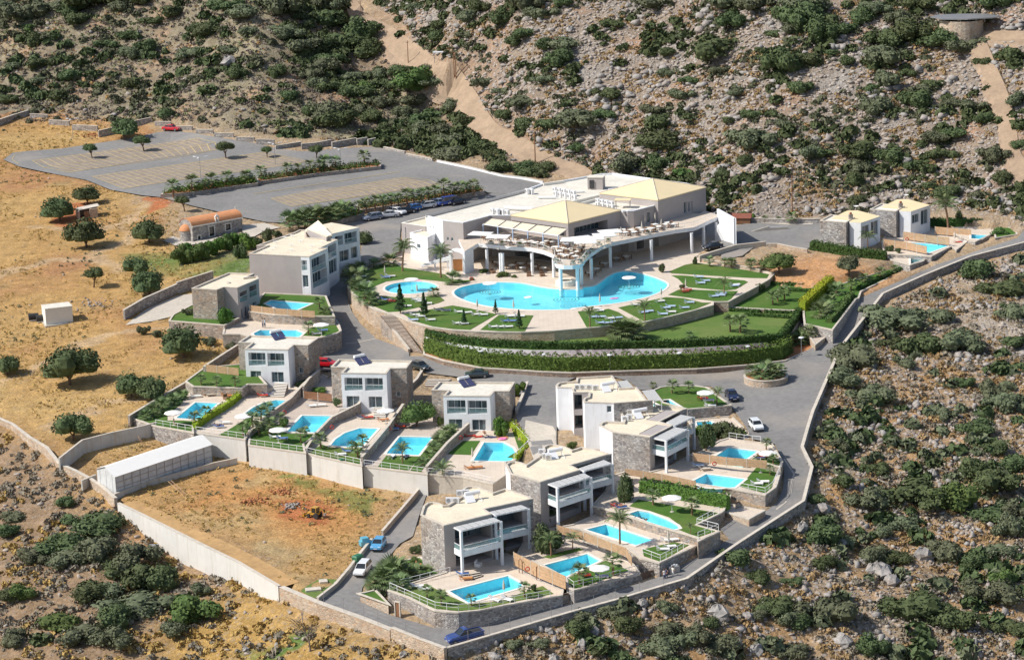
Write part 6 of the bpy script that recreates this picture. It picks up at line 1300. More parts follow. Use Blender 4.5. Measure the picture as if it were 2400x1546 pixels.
palms('behind the row of parked cars','palms behind the parked cars',2,[(1080,765,110),(1150,750,120),(1230,740,130),(1300,725,120),(1375,715,120),(1440,700,110),(1520,690,140),(1580,675,120),(1650,665,120),(1710,648,110),(1770,640,120),(1850,625,160),(1940,608,110),(2000,605,120),(2060,592,100),(2120,588,120)],dz=.8)
palms('at the left tip of the hotel lawn','palms at the tip of the hotel lawn',6,[(180,330,140),(160,400,150),(240,375,130),(290,540,170),(335,590,140),(240,290,110),(220,460,130),(370,255,90),(500,230,130)],'low')
palms('near the children\'s pool','tall palms by the hotel',6,[(630,292,260),(975,348,270)],'feather',name='feathery palm')
palms('beside the oval pool','squat palms by the oval pool',6,[(1080,402,125),(910,515,90)],'low',name='squat palm')
palms('in the bed right of the hotel lawn','palms at the right end of the hotel lawn',7,[(1245,235,110),(1380,245,100),(1440,255,110),(1610,280,110),(1710,262,80)])
palms('on the raised right-hand lawn','palm trio on the right-hand lawn',7,[(1815,592,135),(1858,562,120),(1920,555,145)])
palms('on the wide lower lawn','palm pair on the lower lawn',7,[(1430,835,160),(1520,845,180)]); palms('under the hotel retaining wall on the lower lawn','palm clump under the hotel wall',7,[(440,890,190),(500,905,230),(560,900,190)],'low')
palms('lying low in the middle of the lower lawn','low palm on the lower lawn',7,[(1060,890,65)],'low'); palms('on the right-hand sunbed lawn','young palms on the hotel lawn',7,[(1375,510,160),(660,740,190),(165,800,190)],'fsmall',name='young feathery palm')
palms('between yellow hedge and coast road','palms beside the yellow hedge',5,[(760,1100,130),(830,1020,110),(890,912,115),(800,1060,100)],'low')
palms('on the grassy strip above the coast road','palms above the coast road',5,[(1005,880,115),(1115,820,110),(1240,770,115),(1350,720,90)]); palms('by the stone entrance platform','palms by the entrance platform',5,[(570,1290,120),(600,1270,130),(670,1255,100)],'low')
palms('at the edge of the red earth garden','palms by the red earth garden',5,[(205,735,110),(285,730,80),(50,715,90)]); palms('at the back of the forecourt','palms at the back of the forecourt',5,[(315,345,70),(430,342,60),(535,355,115)])
palms('behind the farther far villa','tall palm behind the far villas',5,[(1785,380,270)],'feather',name='tall feathery palm'); palms('in front of the nearer far villa','palm before the far villa',5,[(1140,565,150)],'fsmall',name='feathery palm')
RB=P(1795,893,8.6)
for pi,(inn,z0) in enumerate(PLANTERS):
    rg=np.random.default_rng(pi); xs=[q[0] for q in inn]; ys=[q[1] for q in inn]; X=rg.uniform(min(xs),max(xs),4000); Y=rg.uniform(min(ys),max(ys),4000); k=inpoly(X,Y,inn); X,Y=X[k][:420],Y[k][:420]; Z=G(X,Y)+.9; v=rg.normal(0,1,(len(X)*9,3)); v/=np.linalg.norm(v,axis=1)[:,None]; v[:,2]=np.abs(v[:,2]); pp=np.repeat(np.c_[X,Y,Z],9,0)+v*np.array([.45,.45,.75])*rg.uniform(.6,1.5,(len(v),1))
    tag(obj('ground_cover',quads_mesh('ground_cover',rnd_quads(pp,v,.17,rg),MT['bright' if pi%2 else 'hedge']),None),kind='stuff')
for i,(dx,dy,s) in enumerate(((-2.2,.6,1.0),(-1.0,-1.2,1.15),(.2,.6,1.25),(1.3,-1.0,1.1),(2.2,.7,1.0),(.3,-2.0,.9))): K,H=PALM['low'][i%2]; K.put((pt[0]+dx,pt[1]+dy,pt[2]+.95),i*1.3,f'{ORD[i]} fan palm from the left in the roundabout planter','palms in the roundabout planter',s*1.15)
palms('along the curved wall above the round lawn','palms above the round lawn',7,[(730,1352,85),(905,1392,135),(1055,1388,120)],'fan'); palms('beside the navy car at the end of the round lawn','palm beside the navy car',7,[(1310,1492,155)],'fsmall',name='thin feathery palm')
palms('beside the lower pool of the left stone villa','palms by the left stone villa',8,[(1380,1215,145),(1540,1090,170),(1495,960,130)])
palms('on the small upper lawn of the leftmost row villa','palms on the small upper lawn',11,[(820,690,120),(975,712,125),(1160,716,120)])
palms('along the leftmost garden wall','palms along the leftmost wall',11,[(620,830,110),(540,890,130),(430,950,150),(340,1000,140),(260,1035,110),(480,900,110)],'low')
palms('by the yellow hedge of the first garden','palms by the yellow hedge',11,[(750,1095,150),(860,1030,140)]); palms('in the big clump of the second garden','palms of the second garden clump',11,[(1240,1205,160),(1340,1130,180),(1420,1090,210),(1500,1180,180),(1480,1020,170),(1610,1090,130),(1400,1190,150)],'fan')
palms('at the foot of the third garden','palms of the third garden',11,[(1820,1275,155),(1860,1210,110)]); palms('at the start of the fourth garden','palm of the fourth garden',11,[(2020,1325,180)])
palms('at the right foot of the fourth garden','palms at the foot of the fourth garden',12,[(400,1185,160),(450,1085,140),(350,1135,120)]); palms('in the palm row beside the fifth pool','palm row of the fifth garden',12,[(1020,1262,95),(1075,1195,95),(1120,1130,110),(1160,1070,120),(1190,1025,110),(1240,985,120),(1300,950,100)],'low')
palms('in front of the fifth pool','feathery palm of the fifth garden',12,[(825,1238,195)],'fsmall',name='lone feathery palm'); palms('beside the garage doorway','dark palm by the garage',12,[(1215,1500,270)],'feather',name='dark bushy palm')
palms('on the broad lawn with the open umbrella','palms on the broad lawn',13,[(1120,1322,160),(1470,1412,175)],'fanp'); palms('beside the right-hand upper pool','palms by the right-hand pools',13,[(2140,822,115),(2200,960,110),(2175,1050,100)],'fanp')
palms('before the dark shrubs of the lowest villas','feathery palms before the lowest villas',14,[(1355,1090,215),(1550,1038,170)],'fsmall',name='slender feathery palm'); palms('towering over the lower middle pool','tall palm over the lower middle pool',14,[(1975,985,290)],'feather',name='tall feathery palm')
palms('leaning on the lawn by the timber wall','leaning palms by the timber wall',14,[(1915,1262,220),(1610,1342,200)],'fanp'); palms('on the lowest corner lawn','palms on the lowest corner lawn',14,[(235,1468,130),(365,1532,150),(635,1538,120),(1115,1458,150)],'fanp')
palms('in the thicket beside the lowest villa','palm thicket by the lowest villa',16,[(700,790,260),(560,885,180),(620,820,210),(800,770,170),(900,745,140),(1000,730,110),(520,840,130),(660,730,170),(860,790,140),(760,840,150)],'low'); palms('at the tip of the teardrop lawn','small palm at the lawn tip',15,[(1070,582,105)],'fsmall',name='small feathery palm')
# trees and garden shrubs
def plant(kind,label,fr,x,y,w,h=None,cat='tree',group=None,mat=None,dz=0):
    u,v=c(fr,x,y)[0]; p=SURF(u,v,dz); W_=w/FR[fr][2]*mpp(p); K=PR.choice(TREE[kind]) if mat is None else PR.choice(BUSH[mat])
    if mat is None:
        s=(h/FR[fr][2]*mpp(p)/.96*(1.25 if kind=='round' else 1.12)) if h else W_; K.put(p,PR.uniform(0,6.28),label,group,(W_/(1.05 if kind not in('thin',) else .5)*1.0 if not h else s,)*2+(s,) if False else s)
    else: K.put((p[0],p[1],p[2]-.05),PR.uniform(0,6.28),label,group,(W_/1.75,W_/1.75,(h/FR[fr][2]*mpp(p)/.95/.95 if h else W_/1.75)))
for a in (('round','dark carob tree below the stone hut in the dry field',1,540,1110,330,230),('round','loose dark tree behind the stone hut in the dry field',1,790,960,270,170),('round','big round dark tree right of the stone hut',1,780,1350,290,260),('round','round dark tree beside the chapel yard',1,1350,1310,230,230),
  ('small','small lollipop tree at the left of the upper car park',1,835,545,110,150),('small','second small tree on the upper car park, with a rounded crown',1,1303,480,180,165),('small','small tree in the middle of the upper car park rows',1,2040,545,140,180),('round','large dense tree behind the car park at the old wall',1,1125,372,180,200),('small','little tree with bare stem at the end of the palm planter above the chapel',1,1670,1025,200,150),
  ('small','small leaning tree at the right of the upper car park',2,255,272,90,120),('small','small bushy tree at the top of the right planter',2,698,275,150,145),('round','round dark tree at the corner of the white apartment wing',2,1135,1045,90,130),('small','bushy tree casting its shadow on the taupe apartment wall',2,375,1480,130,130),
  ('round','dark bush tree left of the pair near the chapel lawn',9,568,195,110,90),('round','broad dark tree above the grey garden wall',9,620,268,140,110),('small','umbrella-shaped small tree standing alone in the dry field',9,388,237,75,90),('round','tall dark tree below the stone wall of the left villa',9,762,525,120,135),('round','largest dark tree in the middle of the dry field',9,290,638,190,165),
  ('round','left tree of the pair above the leftmost pool',9,545,690,90,105),('round','right tree of the pair above the leftmost pool',9,625,712,100,110),('round','round tree low in the dry field by the concrete wall',9,305,868,130,120),('round','dark tree at the left edge of the dry field',9,30,598,100,85),
  ('olive','grey-green olive tree at the corner of the red earth garden',5,990,765,170,190),('wide','wide spreading tree in the red earth garden',5,430,750,260,190),('wide','broad leafy tree half hiding a pool next to the white car',18,780,765,300,250),('bright','broad bright green tree between the second and third row villas',12,960,885,290,270),
  ('thin','thin young conifer on the left hotel lawn',6,612,670,60,230),('thin','second thin young conifer on the left hotel lawn',6,825,700,60,190),('thin','small conifer among the middle lawn sunbeds',6,1185,770,60,120),('thin','small dark conifer at the edge of the big pool',6,1470,675,80,110),('thin','sapling on the small left lawn beside the steps',6,1683,810,50,150)): plant(*a)
for mt,lb_,fr,x,y,w,h in (('leaf','dark conical bush left of the pool lawn gate',4,1215,1240,85,150),('leaf','dark conical bush by the stepped pale wall',4,1585,1140,75,130),('bright','low clipped bright green hedge bush in front of the terrace columns',3,1010,1245,150,60),('bright','long low bright bush below the terrace columns',3,1220,1290,200,80),('bright','round end bush of the low planting by the columns',3,1365,1300,80,50),
  ('hedge','dark shrub mass climbing the left stone villa',8,520,1100,200,230),('hedge','dark climber on the side of the rightmost row villa',12,1770,930,170,270),('leaf','shrubs at the foot of the first row villa',11,1830,700,140,80),('leaf','dense dark shrubs between the two lower middle villas',14,1310,800,220,130),('leaf','large dark shrub mass behind the slender palms',14,1280,1050,330,230),('leaf','dark shrubs at the left of the bushy hedge',13,870,1290,220,230),
  ('leaf','dark shrub bank below the upper right villa',13,1600,830,220,250),('bright','leafy shrubs on the terrace of the leftmost row villa',11,1650,1110,120,90),('hedge','green shrub bed below the second row villa pots',11,1990,770,180,70),('leaf','green shrub before the third row villa at its left corner',12,200,700,120,110),('leaf','bushy plant beside the second row villa doors',12,650,700,90,70),
  ('bright','bright bush at the left foot of the third row villa',12,1180,880,80,130),('hedge','shrubs behind the third row villa roof',12,1900,600,190,170),('leaf','dark red bougainvillea bush at the top of the lawn stairs',7,1690,440,110,110),('leaf','small bush beside the sunbeds at the pool edge',7,1000,445,60,50),('bright','bush by the red lifebuoy on the hotel lawn',3,905,1330,70,50),
  ('bright','bright shrub in the small bed by the curved villa tower',13,385,810,110,60),('leaf','shrub at the garden corner of the lowest villa',16,900,530,110,110),('bright','flower pots and green shrub beside the lowest villa wall',16,905,610,120,80),('olive','young bush at the left of the lower stone villa garden',8,170,1020,110,90),('leaf','round dark shrub beside the tall far palm',5,1870,320,90,60),('leaf','shrub by the far villa hedge',5,1320,575,80,60),('leaf','second shrub by the far villa hedge',5,1385,590,70,50),
  ('bright','green trees at the far corner by the coast road',5,2210,430,170,80),('hedge','left bush behind the forecourt wall',5,150,305,70,60),('hedge','right bush behind the forecourt wall',5,215,310,70,50),('leaf','round clipped bush on the lowest corner lawn',14,1200,1405,80,85),('olive','tuft of tall green reeds by the left villa wall',11,250,190,130,110),('olive','second tuft of tall green reeds by the left villa wall',11,370,210,100,80),('olive','reeds under the stone wall of the left villa',11,920,300,170,90),('olive','reeds beside the first row villa',11,1100,330,150,70)):
    plant(None,lb_,fr,x,y,w,h,mat=mt,cat='shrub')
    
# banana-like thicket by the chapel
for i,(x,y,w,mt) in enumerate(((130,500,280,'bright'),(280,470,260,'bright'),(430,420,260,'hedge'),(560,360,240,'bright'),(650,330,200,'hedge'),(720,440,180,'leaf'),(760,360,200,'hedge'),(860,330,160,'leaf'),(980,270,150,'leaf'),(1060,230,120,'leaf'),(200,420,220,'hedge'))):
    plant(None,f'{ORD[i]} clump from the left in the lush thicket beside the chapel',8,x,y,w,w*.75,mat=mt,group='lush thicket beside the chapel')
# hedges
def hedge(label,pts,h,w,mat,z=None,peak=.12,dens=26,leafs=.17,fr=0,smooth=True,group=None):
    px=c(fr,pts) if fr else pts
    if z is None: L=[tuple(p) for p in PTS(px)]; L=[(x,y,float(gz(x,y))) for x,y,_ in L]
    else: L=[(*P(*p,z)[:2],z) for p in px]
    D=[L[0]]
    for i in range(1,len(L)):
        k=max(1,int(math.dist(L[i-1],L[i])/1.2)); D+=[tuple(L[i-1][q]+(L[i][q]-L[i-1][q])*j/k for q in range(3)) for j in range(1,k+1)]
    t=thing('hedge',label,'hedge',D[0],group=group); a=offs(D,w*.36); b=offs(D,-w*.36); m=M(); m.loft([[(*a[i],D[i][2]-.3),(*a[i],D[i][2]+h*.86),(*b[i],D[i][2]+h*.86),(*b[i],D[i][2]-.3)] for i in range(len(D))])
    obj('hedge_core',m,MT[mat],t,True); rg=np.random.default_rng(len(label)); A=np.array(D); seg=np.hypot(*(A[1:,:2]-A[:-1,:2]).T); cum=np.concatenate([[0],np.cumsum(seg)]); T=cum[-1]; n=int(T*(2*h+w)*dens/1.6); s=rg.uniform(0,T,n)
    X=np.stack([np.interp(s,cum,A[:,k]) for k in range(3)],1); k=np.clip(np.searchsorted(cum,s)-1,0,len(seg)-1); e=(A[k+1,:2]-A[k,:2])/seg[k][:,None]; nn=np.stack([-e[:,1],e[:,0]],1)
    side=rg.uniform(0,2*h+w,n); hh=h*(1+peak*(np.abs(np.sin(s*1.9+np.sin(s*.7)))*1.6-.8)); off=np.where(side<h,-w/2,np.where(side<h+w,side-h-w/2,w/2)); zz=np.where(side<h,side/h*hh,np.where(side<h+w,hh,(side-h-w)/h*hh))
    nor=np.where((side<h)[:,None],np.c_[-nn,np.full(n,.3)],np.where((side<h+w)[:,None],np.c_[nn*0,np.ones(n)],np.c_[nn,np.full(n,.3)])); p=np.c_[X[:,:2]+nn*(off+rg.normal(0,.07,n))[:,None],X[:,2]+zz+rg.normal(0,.05,n)]
    Q=rnd_quads(p,nor,leafs,rg); Q-=np.array(loc_of(t)); obj('foliage',quads_mesh('foliage',Q,MT[mat]),None,t); return t
hedge('long tall conifer hedge curving along the loop road below the white wall',c(6,850,1010,1000,1065,1340,1145,1900,1185)+c(7,0,1190,600,1172,1130,1155,1600,1118,1880,1080,1960,1020),2.65,1.6,'hedge',8.3,.18)
hedge('dark clipped hedge on top of the white wall along the lower lawn',[(u,v-4.5) for u,v in c(6,845,890,950,920,1130,955,1400,985,1800,1005)+c(7,0,1010,540,1000,1000,990,1500,962,1880,935,1950,860,2060,690)],1.3,1.1,'hedgedark',10.5,.05)
hedge('vivid yellow-green clipped hedge at the right end of the upper lawn',c(7,2080,665,2335,430),2.2,1.5,'lime',10.9,.03,40,.14)
hedge('low clipped hedge along the coast road side of the palm bed',c(5,830,1150,910,1060,1010,930),.9,1.3,'bright',11.2,.05); hedge('low clipped hedge above the grey road wall',c(5,1060,890,1200,815,1460,705),.6,.9,'hedgedark',11.2,.05)
for i,(q,zz) in enumerate(((c(7,1420,650,1700,662),10.5),(c(7,1740,665,2060,675),10.5),(c(7,1560,690,1960,715),10.5),(c(7,1790,410,2110,425),11),(c(7,1960,470,2200,480),11),(c(7,1790,385,2030,400),11))): hedge(f'{("first","second","third","fourth","fifth","sixth")[i]} low box hedge dividing the right-hand lawns, counted from the front',q,.55,.8,'hedgedark',zz,.04,group='low box hedges')
hedge('dark hedge below the far stone villas along the red earth garden',c(5,690,560,880,590,1060,620,1290,640),1.7,1.8,'hedgedark',None,.1); hedge('dark hedge behind the lawn of the farther far villa',c(5,1640,365,1850,370,2060,372),1.4,1.2,'hedgedark',13.8,.04)
hedge('yellow-green hedge between the first and second pool gardens',c(11,750,1140,900,1030,1110,900,1240,790,1370,715),1.0,.9,'lime',7.1,.25,36,.13); hedge('bushy conifer hedge beside the path of the broad lawn',c(13,1010,1200,1250,1240,1500,1290,1800,1345),1.9,1.3,'hedge',5.6,.2)
hedge('row of clipped yellow-green globes along the sixth pool garden',c(12,1850,890,1920,960,2010,1070),1.1,.8,'lime',5.7,.35,40,.12); hedge('low hedge behind the pool under the broad tree',c(13,1510,690,1720,715),1.5,1.0,'hedge',5.9,.1); hedge('low green hedge by the sixth pool edge',c(12,2015,1090,1890,1200),.6,.8,'lime',5.7,.2,36,.12)
# bougainvillea columns on the lowest villa
for i,(x,y,s,zz) in enumerate(((905,870,.75,5.6),(930,960,.9,4.2),(575,1010,.4,5.2),(910,1050,.7,2.8))):
    q=P(*c(14,x,y)[0],zz); Q=crown(70+i,6,1.5,260,.11,0,1,-9)*np.array([s,s*.8,s*1.4]); t=thing('bougainvillea',('crimson bougainvillea head on the second pergola post','dark bougainvillea mass over the balcony of the lowest villa','thin climber on the first pergola post','shaded bougainvillea at ground level by the second post')[i],'climbing plant',q); obj('bract_cluster',quads_mesh('bract_cluster',Q[:len(Q)//3],MT['red_leaf']),None,t); obj('foliage',quads_mesh('foliage',Q[len(Q)//3:],MT['leaf']),None,t)

# ---------------- wild hillside plants and stones ----------------
HB=[(21,"1030,370,180,890,270,130,760,330,150,560,190,200,250,340,130,360,300,130,300,480,170,120,480,120,490,580,160,270,600,130,385,640,110,410,720,150,60,730,130,30,660,90,930,620,150,790,550,70,1350,400,170,1050,180,120,1200,140,180,970,60,150,160,180,280,60,90,150,380,80,200,700,60,350,860,90,160,940,400,130,1640,540,140,1780,480,110,1960,520,140,1700,430,90,1600,370,140,1450,250,200,1720,250,150,2020,250,200,1550,80,200,1750,120,220,1950,90,300,2200,80,220,2300,200,300,2150,350,250,2250,440,220,2180,540,150,2020,700,130,1980,600,100,2150,790,120,2280,850,300,1690,730,80,1810,720,90,1170,850,120,600,620,90,690,640,80,1380,210,130,640,140,100,190,220,120,2350,640,180,1840,800,80,1980,870,80,850,800,90,500,130,130,1260,70,110,2230,600,150"),
(22,"260,90,150,270,190,260,120,420,300,300,330,280,420,290,280,500,400,260,150,500,200,690,540,140,840,650,280,900,600,200,880,510,130,1150,890,170,1060,780,120,780,740,170,900,890,230,400,700,220,570,750,160,250,640,130,130,610,120,430,820,180,680,910,220,240,880,280,600,960,150,860,970,180,1000,980,150,1130,1120,220,1060,1050,200,1340,1110,130,1430,1210,160,1610,1200,150,1740,1210,130,1600,1245,160,1700,1250,150,570,30,90,830,70,140,1240,90,160,1000,180,120,890,230,100,720,250,70,960,290,160,1160,170,150,1180,280,150,700,150,110,1420,180,170,1310,600,150,1560,460,110,1450,430,90,1500,350,120,1600,270,150,1700,140,200,1620,50,200,1850,50,130,1440,650,140,1700,600,140,1590,750,200,1450,820,120,1580,910,160,1750,910,150,2000,900,300,1900,770,90,1850,460,180,1900,330,230,1730,330,130,1770,1040,90,1950,1060,120,1280,350,70,1480,740,100,560,560,160,620,640,150,350,560,130,480,640,140,1240,1060,150,760,830,150,520,880,150,960,1060,130"),
(23,"100,840,220,50,1030,180,450,70,280,120,230,170,460,250,110,710,330,140,710,400,130,570,650,170,590,460,150,1120,250,230,1000,520,460,1040,650,150,780,590,100,650,200,120,1100,60,300,1350,70,300,1550,160,200,1750,220,400,1700,110,300,1850,340,260,1680,290,180,1500,320,150,1540,610,300,1730,550,220,1690,790,220,1550,690,130,1380,460,100,1180,790,160,770,740,150,710,860,170,500,960,200,700,960,120,770,1000,120,480,1110,250,530,1260,330,240,1340,170,480,1420,220,250,1460,280,1100,1030,150,1280,990,160,1440,990,130,1520,860,90,1560,1060,140,880,1200,120,850,1300,120,1320,1230,300,1250,1400,170,1040,1500,160,1800,1330,180,720,1500,140,1000,1390,130,830,1420,110,1420,1430,60,1570,1460,130,210,420,120,190,560,110,300,180,120"),
(24,"100,170,280,380,170,220,770,100,200,1130,370,260,880,350,250,700,300,250,550,340,230,230,240,170,60,320,250,560,460,250,570,620,220,690,540,120,720,430,110,870,620,160,780,800,220,820,690,180,450,670,130,480,860,230,990,790,140,1170,790,200,1260,880,130,900,1010,220,1060,980,200,970,1140,180,1330,1150,200,350,1150,320,590,1190,200,760,1220,180,330,1250,150,310,1350,140,450,1380,100,560,1360,90,690,1360,90,850,1390,120,1100,1310,120,1000,1440,200,1180,1420,150,1400,1300,120,350,1480,150,110,950,110,60,1130,150,1440,450,220,1500,770,150,1520,1080,130,1500,930,100,1380,60,200,260,500,160,150,400,120,30,460,80,620,830,70,1230,1300,90,1000,250,200,1000,330,220,640,200,180,480,100,160,1260,470,120"),
(25,"690,690,250,460,640,140,480,850,250,600,900,220,440,930,200,230,920,140,160,1140,120,60,1140,110,440,520,120,70,610,170,50,720,130,870,950,280,1080,1060,230,920,1210,290,700,1150,200,570,1180,170,380,1360,240,560,1420,220,780,1350,220,770,1480,220,1280,1300,260,1180,1390,130,80,1460,130,270,1460,100,1330,1130,120,930,1080,240,800,1010,200"),
(27,"1870,260,200,1000,580,180,1370,560,150,740,730,170,470,800,150,920,860,200,1100,700,220,1350,690,180,1450,800,260,1280,850,250,1600,760,180,1750,850,220,2100,560,180,2200,640,200,2330,660,180,2050,370,160,2250,370,120,2260,850,220,820,620,160,290,790,120,1700,650,120,2000,600,140"),
(28,"500,270,190,640,260,120,610,390,150,770,390,140,350,450,160,300,400,110,380,570,130,290,520,130,270,740,80,670,640,100,800,680,140,870,760,110,930,820,120,850,900,150,880,600,120,740,510,80,800,100,140,900,150,160,940,250,120,960,350,100,290,900,100,180,940,70,230,1100,150,400,960,160,520,960,200,700,980,180,530,1040,110,400,830,100,440,1050,80,380,1170,110,480,1170,100,660,1170,160,770,1200,110,880,1140,110,930,980,120,900,1080,120,560,1400,200,690,1420,150,220,1400,200,50,1370,130,860,1350,150,800,1340,130,930,1450,110,900,1280,120,380,1520,120,230,1210,80,90,1260,110,860,1000,150,780,860,150,620,800,60,840,560,100,520,440,80,460,340,80")]
BL=[]
for fr,s in HB:
    a=[float(q) for q in s.split(',')]
    for i in range(0,len(a),3): u,v=c(fr,a[i],a[i+1])[0]; BL.append((u,v,a[i+2]/FR[fr][2]))
BL=[b for i,b in enumerate(BL) if not any(math.hypot(b[0]-o[0],(b[1]-o[1])*1.5)<max(b[2],o[2])*.22 for o in BL[:i])]
BP=PTS([(b[0],b[1]-b[2]*.10) for b in BL],GT); BL=[(*b,p) for b,p in zip(BL,BP)]; BL.sort(key=lambda b:-b[2])
big,small=BL[:290],BL[290:]
def region(u,v):
    if v<430 or (u>1650 and v<540 and v<480+0*u): 
        if u<300+v*2.0+300 and u<860: return 'heath slope above car park'
        if u<1000+max(0,(v-120))*1.0 and u<1300: return 'wooded gully by dirt track'
        return 'rocky slope behind hotel' if u<1800 else 'rocky slope below reservoir'
    if u>1900 and v<1130: return 'stony slope by coast road'
    if u>1050: return 'rocky bank below road bend'
    return 'scrubby bank below concrete wall'
bins={}
for b in big: bins.setdefault((region(b[0],b[1]),int(b[1]//62)),[]).append(b)
rows={}
for k in sorted(bins): rows.setdefault(k[0],[]).append(k)
for reg,ks in rows.items():
    for ri,k in enumerate(ks):
        for i,b in enumerate(sorted(bins[k],key=lambda q:q[0])):
            u,v,w,p=b; W_=w*mpp(p); mt=PR.choices(['leaf','olive','bright'],[.54,.42,.04])[0]; K=PR.choice(BUSH[mt]); s=W_/(1.12 if (u<700 and v>1100) else 1.32)
            z=float(gz(p[0],p[1])); tone={'leaf':'dark green','olive':'grey-green','bright':'bright green'}[mt]
            K.put((p[0],p[1],z-.1*s),PR.uniform(0,6.28),f'{tone} bush, {ORD[i]} from left, {ORD[ri]} row down, {reg}','bushes, '+reg,(s*PR.uniform(.85,1.25),s*PR.uniform(.8,1.2),s*PR.uniform(.6,1.0)))
# every further small wild thing is built as ground cover
WP={n:XY(densify(p,80),GT) for n,p,_,_ in COVER}
allow=[(p,min(q[0] for q in p),max(q[0] for q in p),min(q[1] for q in p),max(q[1] for q in p)) for p,_,_ in LOW]
def proj(X,Y,Z):
    dx,dy,dz=X,Y,Z-CH; f=dy*_cd-dz*_sdp; b=(-dy*_sdp-dz*_cd)/f; a=dx/f; return 1200+FPX*(a*_cr+b*_sr),773+FPX*(-a*_sr+b*_cr)
def scatter(n,names,seed,clump=None,thr=.0,keep_off=True):
    rg=np.random.default_rng(seed); X=rg.uniform(-165,180,n); Y=rg.uniform(288,740,n); k=np.zeros(n,bool)
    for nm in names: k|=inpoly(X,Y,WP[nm])
    X,Y=X[k],Y[k]; Z=gz(X,Y); u,v=proj(X,Y,Z); k=(u>-120)&(u<2520)&(v>-40)&(v<1640)
    if clump: k&=fbm(X,Y,clump,seed+1,3)>thr
    X,Y,Z=X[k],Y[k],Z[k]
    if keep_off:
        bad=np.zeros(len(X),bool)
        for p,x0,x1,y0,y1 in allow:
            c_=(X>x0-.5)&(X<x1+.5)&(Y>y0-.5)&(Y<y1+.5)
            if c_.any(): i=np.where(c_)[0]; bad[i]|=inpoly(X[i],Y[i],p)
        X,Y,Z=X[~bad],Y[~bad],Z[~bad]
    return np.c_[X,Y,Z]
def tufts(name,pts,mat,size,seed,per=9,h=.8,kind='stuff'):
    if not len(pts): return
    rg=np.random.default_rng(seed); n=len(pts); s=size*rg.uniform(.5,1.4,n)
    v=rg.normal(0,1,(n,per,3)); v/=np.linalg.norm(v,axis=2)[...,None]; v[...,2]=np.abs(v[...,2])*h; p=pts[:,None,:]+v*(s[:,None,None]*.62); q=rnd_quads(p.reshape(-1,3),v.reshape(-1,3),1.0,rg)
    cen=q.mean(1,keepdims=True); q=cen+(q-cen)*np.repeat(s,per)[:,None,None]*.30; o=obj(name,quads_mesh(name,q,MT[mat]),None); return tag(o,kind='stuff')
def rocks(name,pts,mat,smin,smax,seed,flat=.6,power=3):
    rg=np.random.default_rng(seed); t=(1+5**.5)/2; V=np.array([(-1,t,0),(1,t,0),(-1,-t,0),(1,-t,0),(0,-1,t),(0,1,t),(0,-1,-t),(0,1,-t),(t,0,-1),(t,0,1),(-t,0,-1),(-t,0,1)])/1.9
    F=np.array([(0,11,5),(0,5,1),(0,1,7),(0,7,10),(0,10,11),(1,5,9),(5,11,4),(11,10,2),(10,7,6),(7,1,8),(3,9,4),(3,4,2),(3,2,6),(3,6,8),(3,8,9),(4,9,5),(2,4,11),(6,2,10),(8,6,7),(9,8,1)])
    n=len(pts); s=smin+(smax-smin)*rg.random(n)**power; v=V[None]*rg.uniform(.55,1.25,(n,12,1)); a=rg.uniform(0,6.28,n); sc=np.stack([rg.uniform(.8,1.5,n),rg.uniform(.6,1,n),rg.uniform(.4,1,n)*flat*1.4],1); v=v*sc[:,None]; ca,sa=np.cos(a)[:,None],np.sin(a)[:,None]
    x=v[...,0]*ca-v[...,1]*sa; y=v[...,0]*sa+v[...,1]*ca; v=np.stack([x,y,v[...,2]],-1)*s[:,None,None]*.5+pts[:,None,:]; v[...,2]+=(s*.08)[:,None]
    me=bpy.data.meshes.new(name); me.vertices.add(n*12); me.vertices.foreach_set('co',v.reshape(-1).astype(np.float32)); f=(F[None]+(np.arange(n)*12)[:,None,None]).reshape(-1,3); me.loops.add(f.size); me.loops.foreach_set('vertex_index',f.ravel().astype(np.int32)); me.polygons.add(len(f)); me.polygons.foreach_set('loop_start',np.arange(0,f.size,3,dtype=np.int32)); me.polygons.foreach_set('loop_total',np.full(len(f),3,dtype=np.int32)); me.materials.append(MT[mat]); me.update(calc_edges=True)
    return tag(obj(name,me,None),kind='stuff')
rocks('scree_stones',scatter(210000,['righthill'],101),'rockp',.35,1.5,1,.55,2.4); rocks('limestone_outcrop',scatter(40000,['righthill'],102,9,.03),'rock',.8,3.0,2,.6,2.2)
rocks('bank_stones',scatter(150000,['coast'],103),'rockp',.25,1.1,3,.7); rocks('bank_limestone',scatter(120000,['coast'],104,6,.06),'rock',.35,1.6,4,.9,2.6)
rocks('heath_stones',scatter(9000,['lefthill','ravine'],105),'rock',.4,1.8,5,.6); rocks('lower_stones',scatter(34000,['lowerleft','gold'],106,8,-.05),'rockp',.25,1.2,6,.7); rocks('field_stones',scatter(5000,['field','yard','redpatch'],107,10,.1),'rockp',.2,.9,7,.6)
tufts('grey_heath',scatter(60000,['lefthill','ravine'],111),'heath',.85,1,16); tufts('pale_heath',scatter(50000,['lefthill'],112,14,-.05),'heathg',.75,2,14); tufts('dry_brush',scatter(22000,['lefthill','ravine'],113,8,.05),'dryb',.7,3,14)
tufts('bank_brush',scatter(80000,['coast','righthill'],114,6,.0),'brownb',.8,4,22); tufts('bank_heath',scatter(60000,['coast','lowerleft'],115,7,-.1),'heath',.9,5,20); tufts('gold_brush',scatter(60000,['lowerleft','gold'],116,6,-.03),'dryb',.85,6,20)
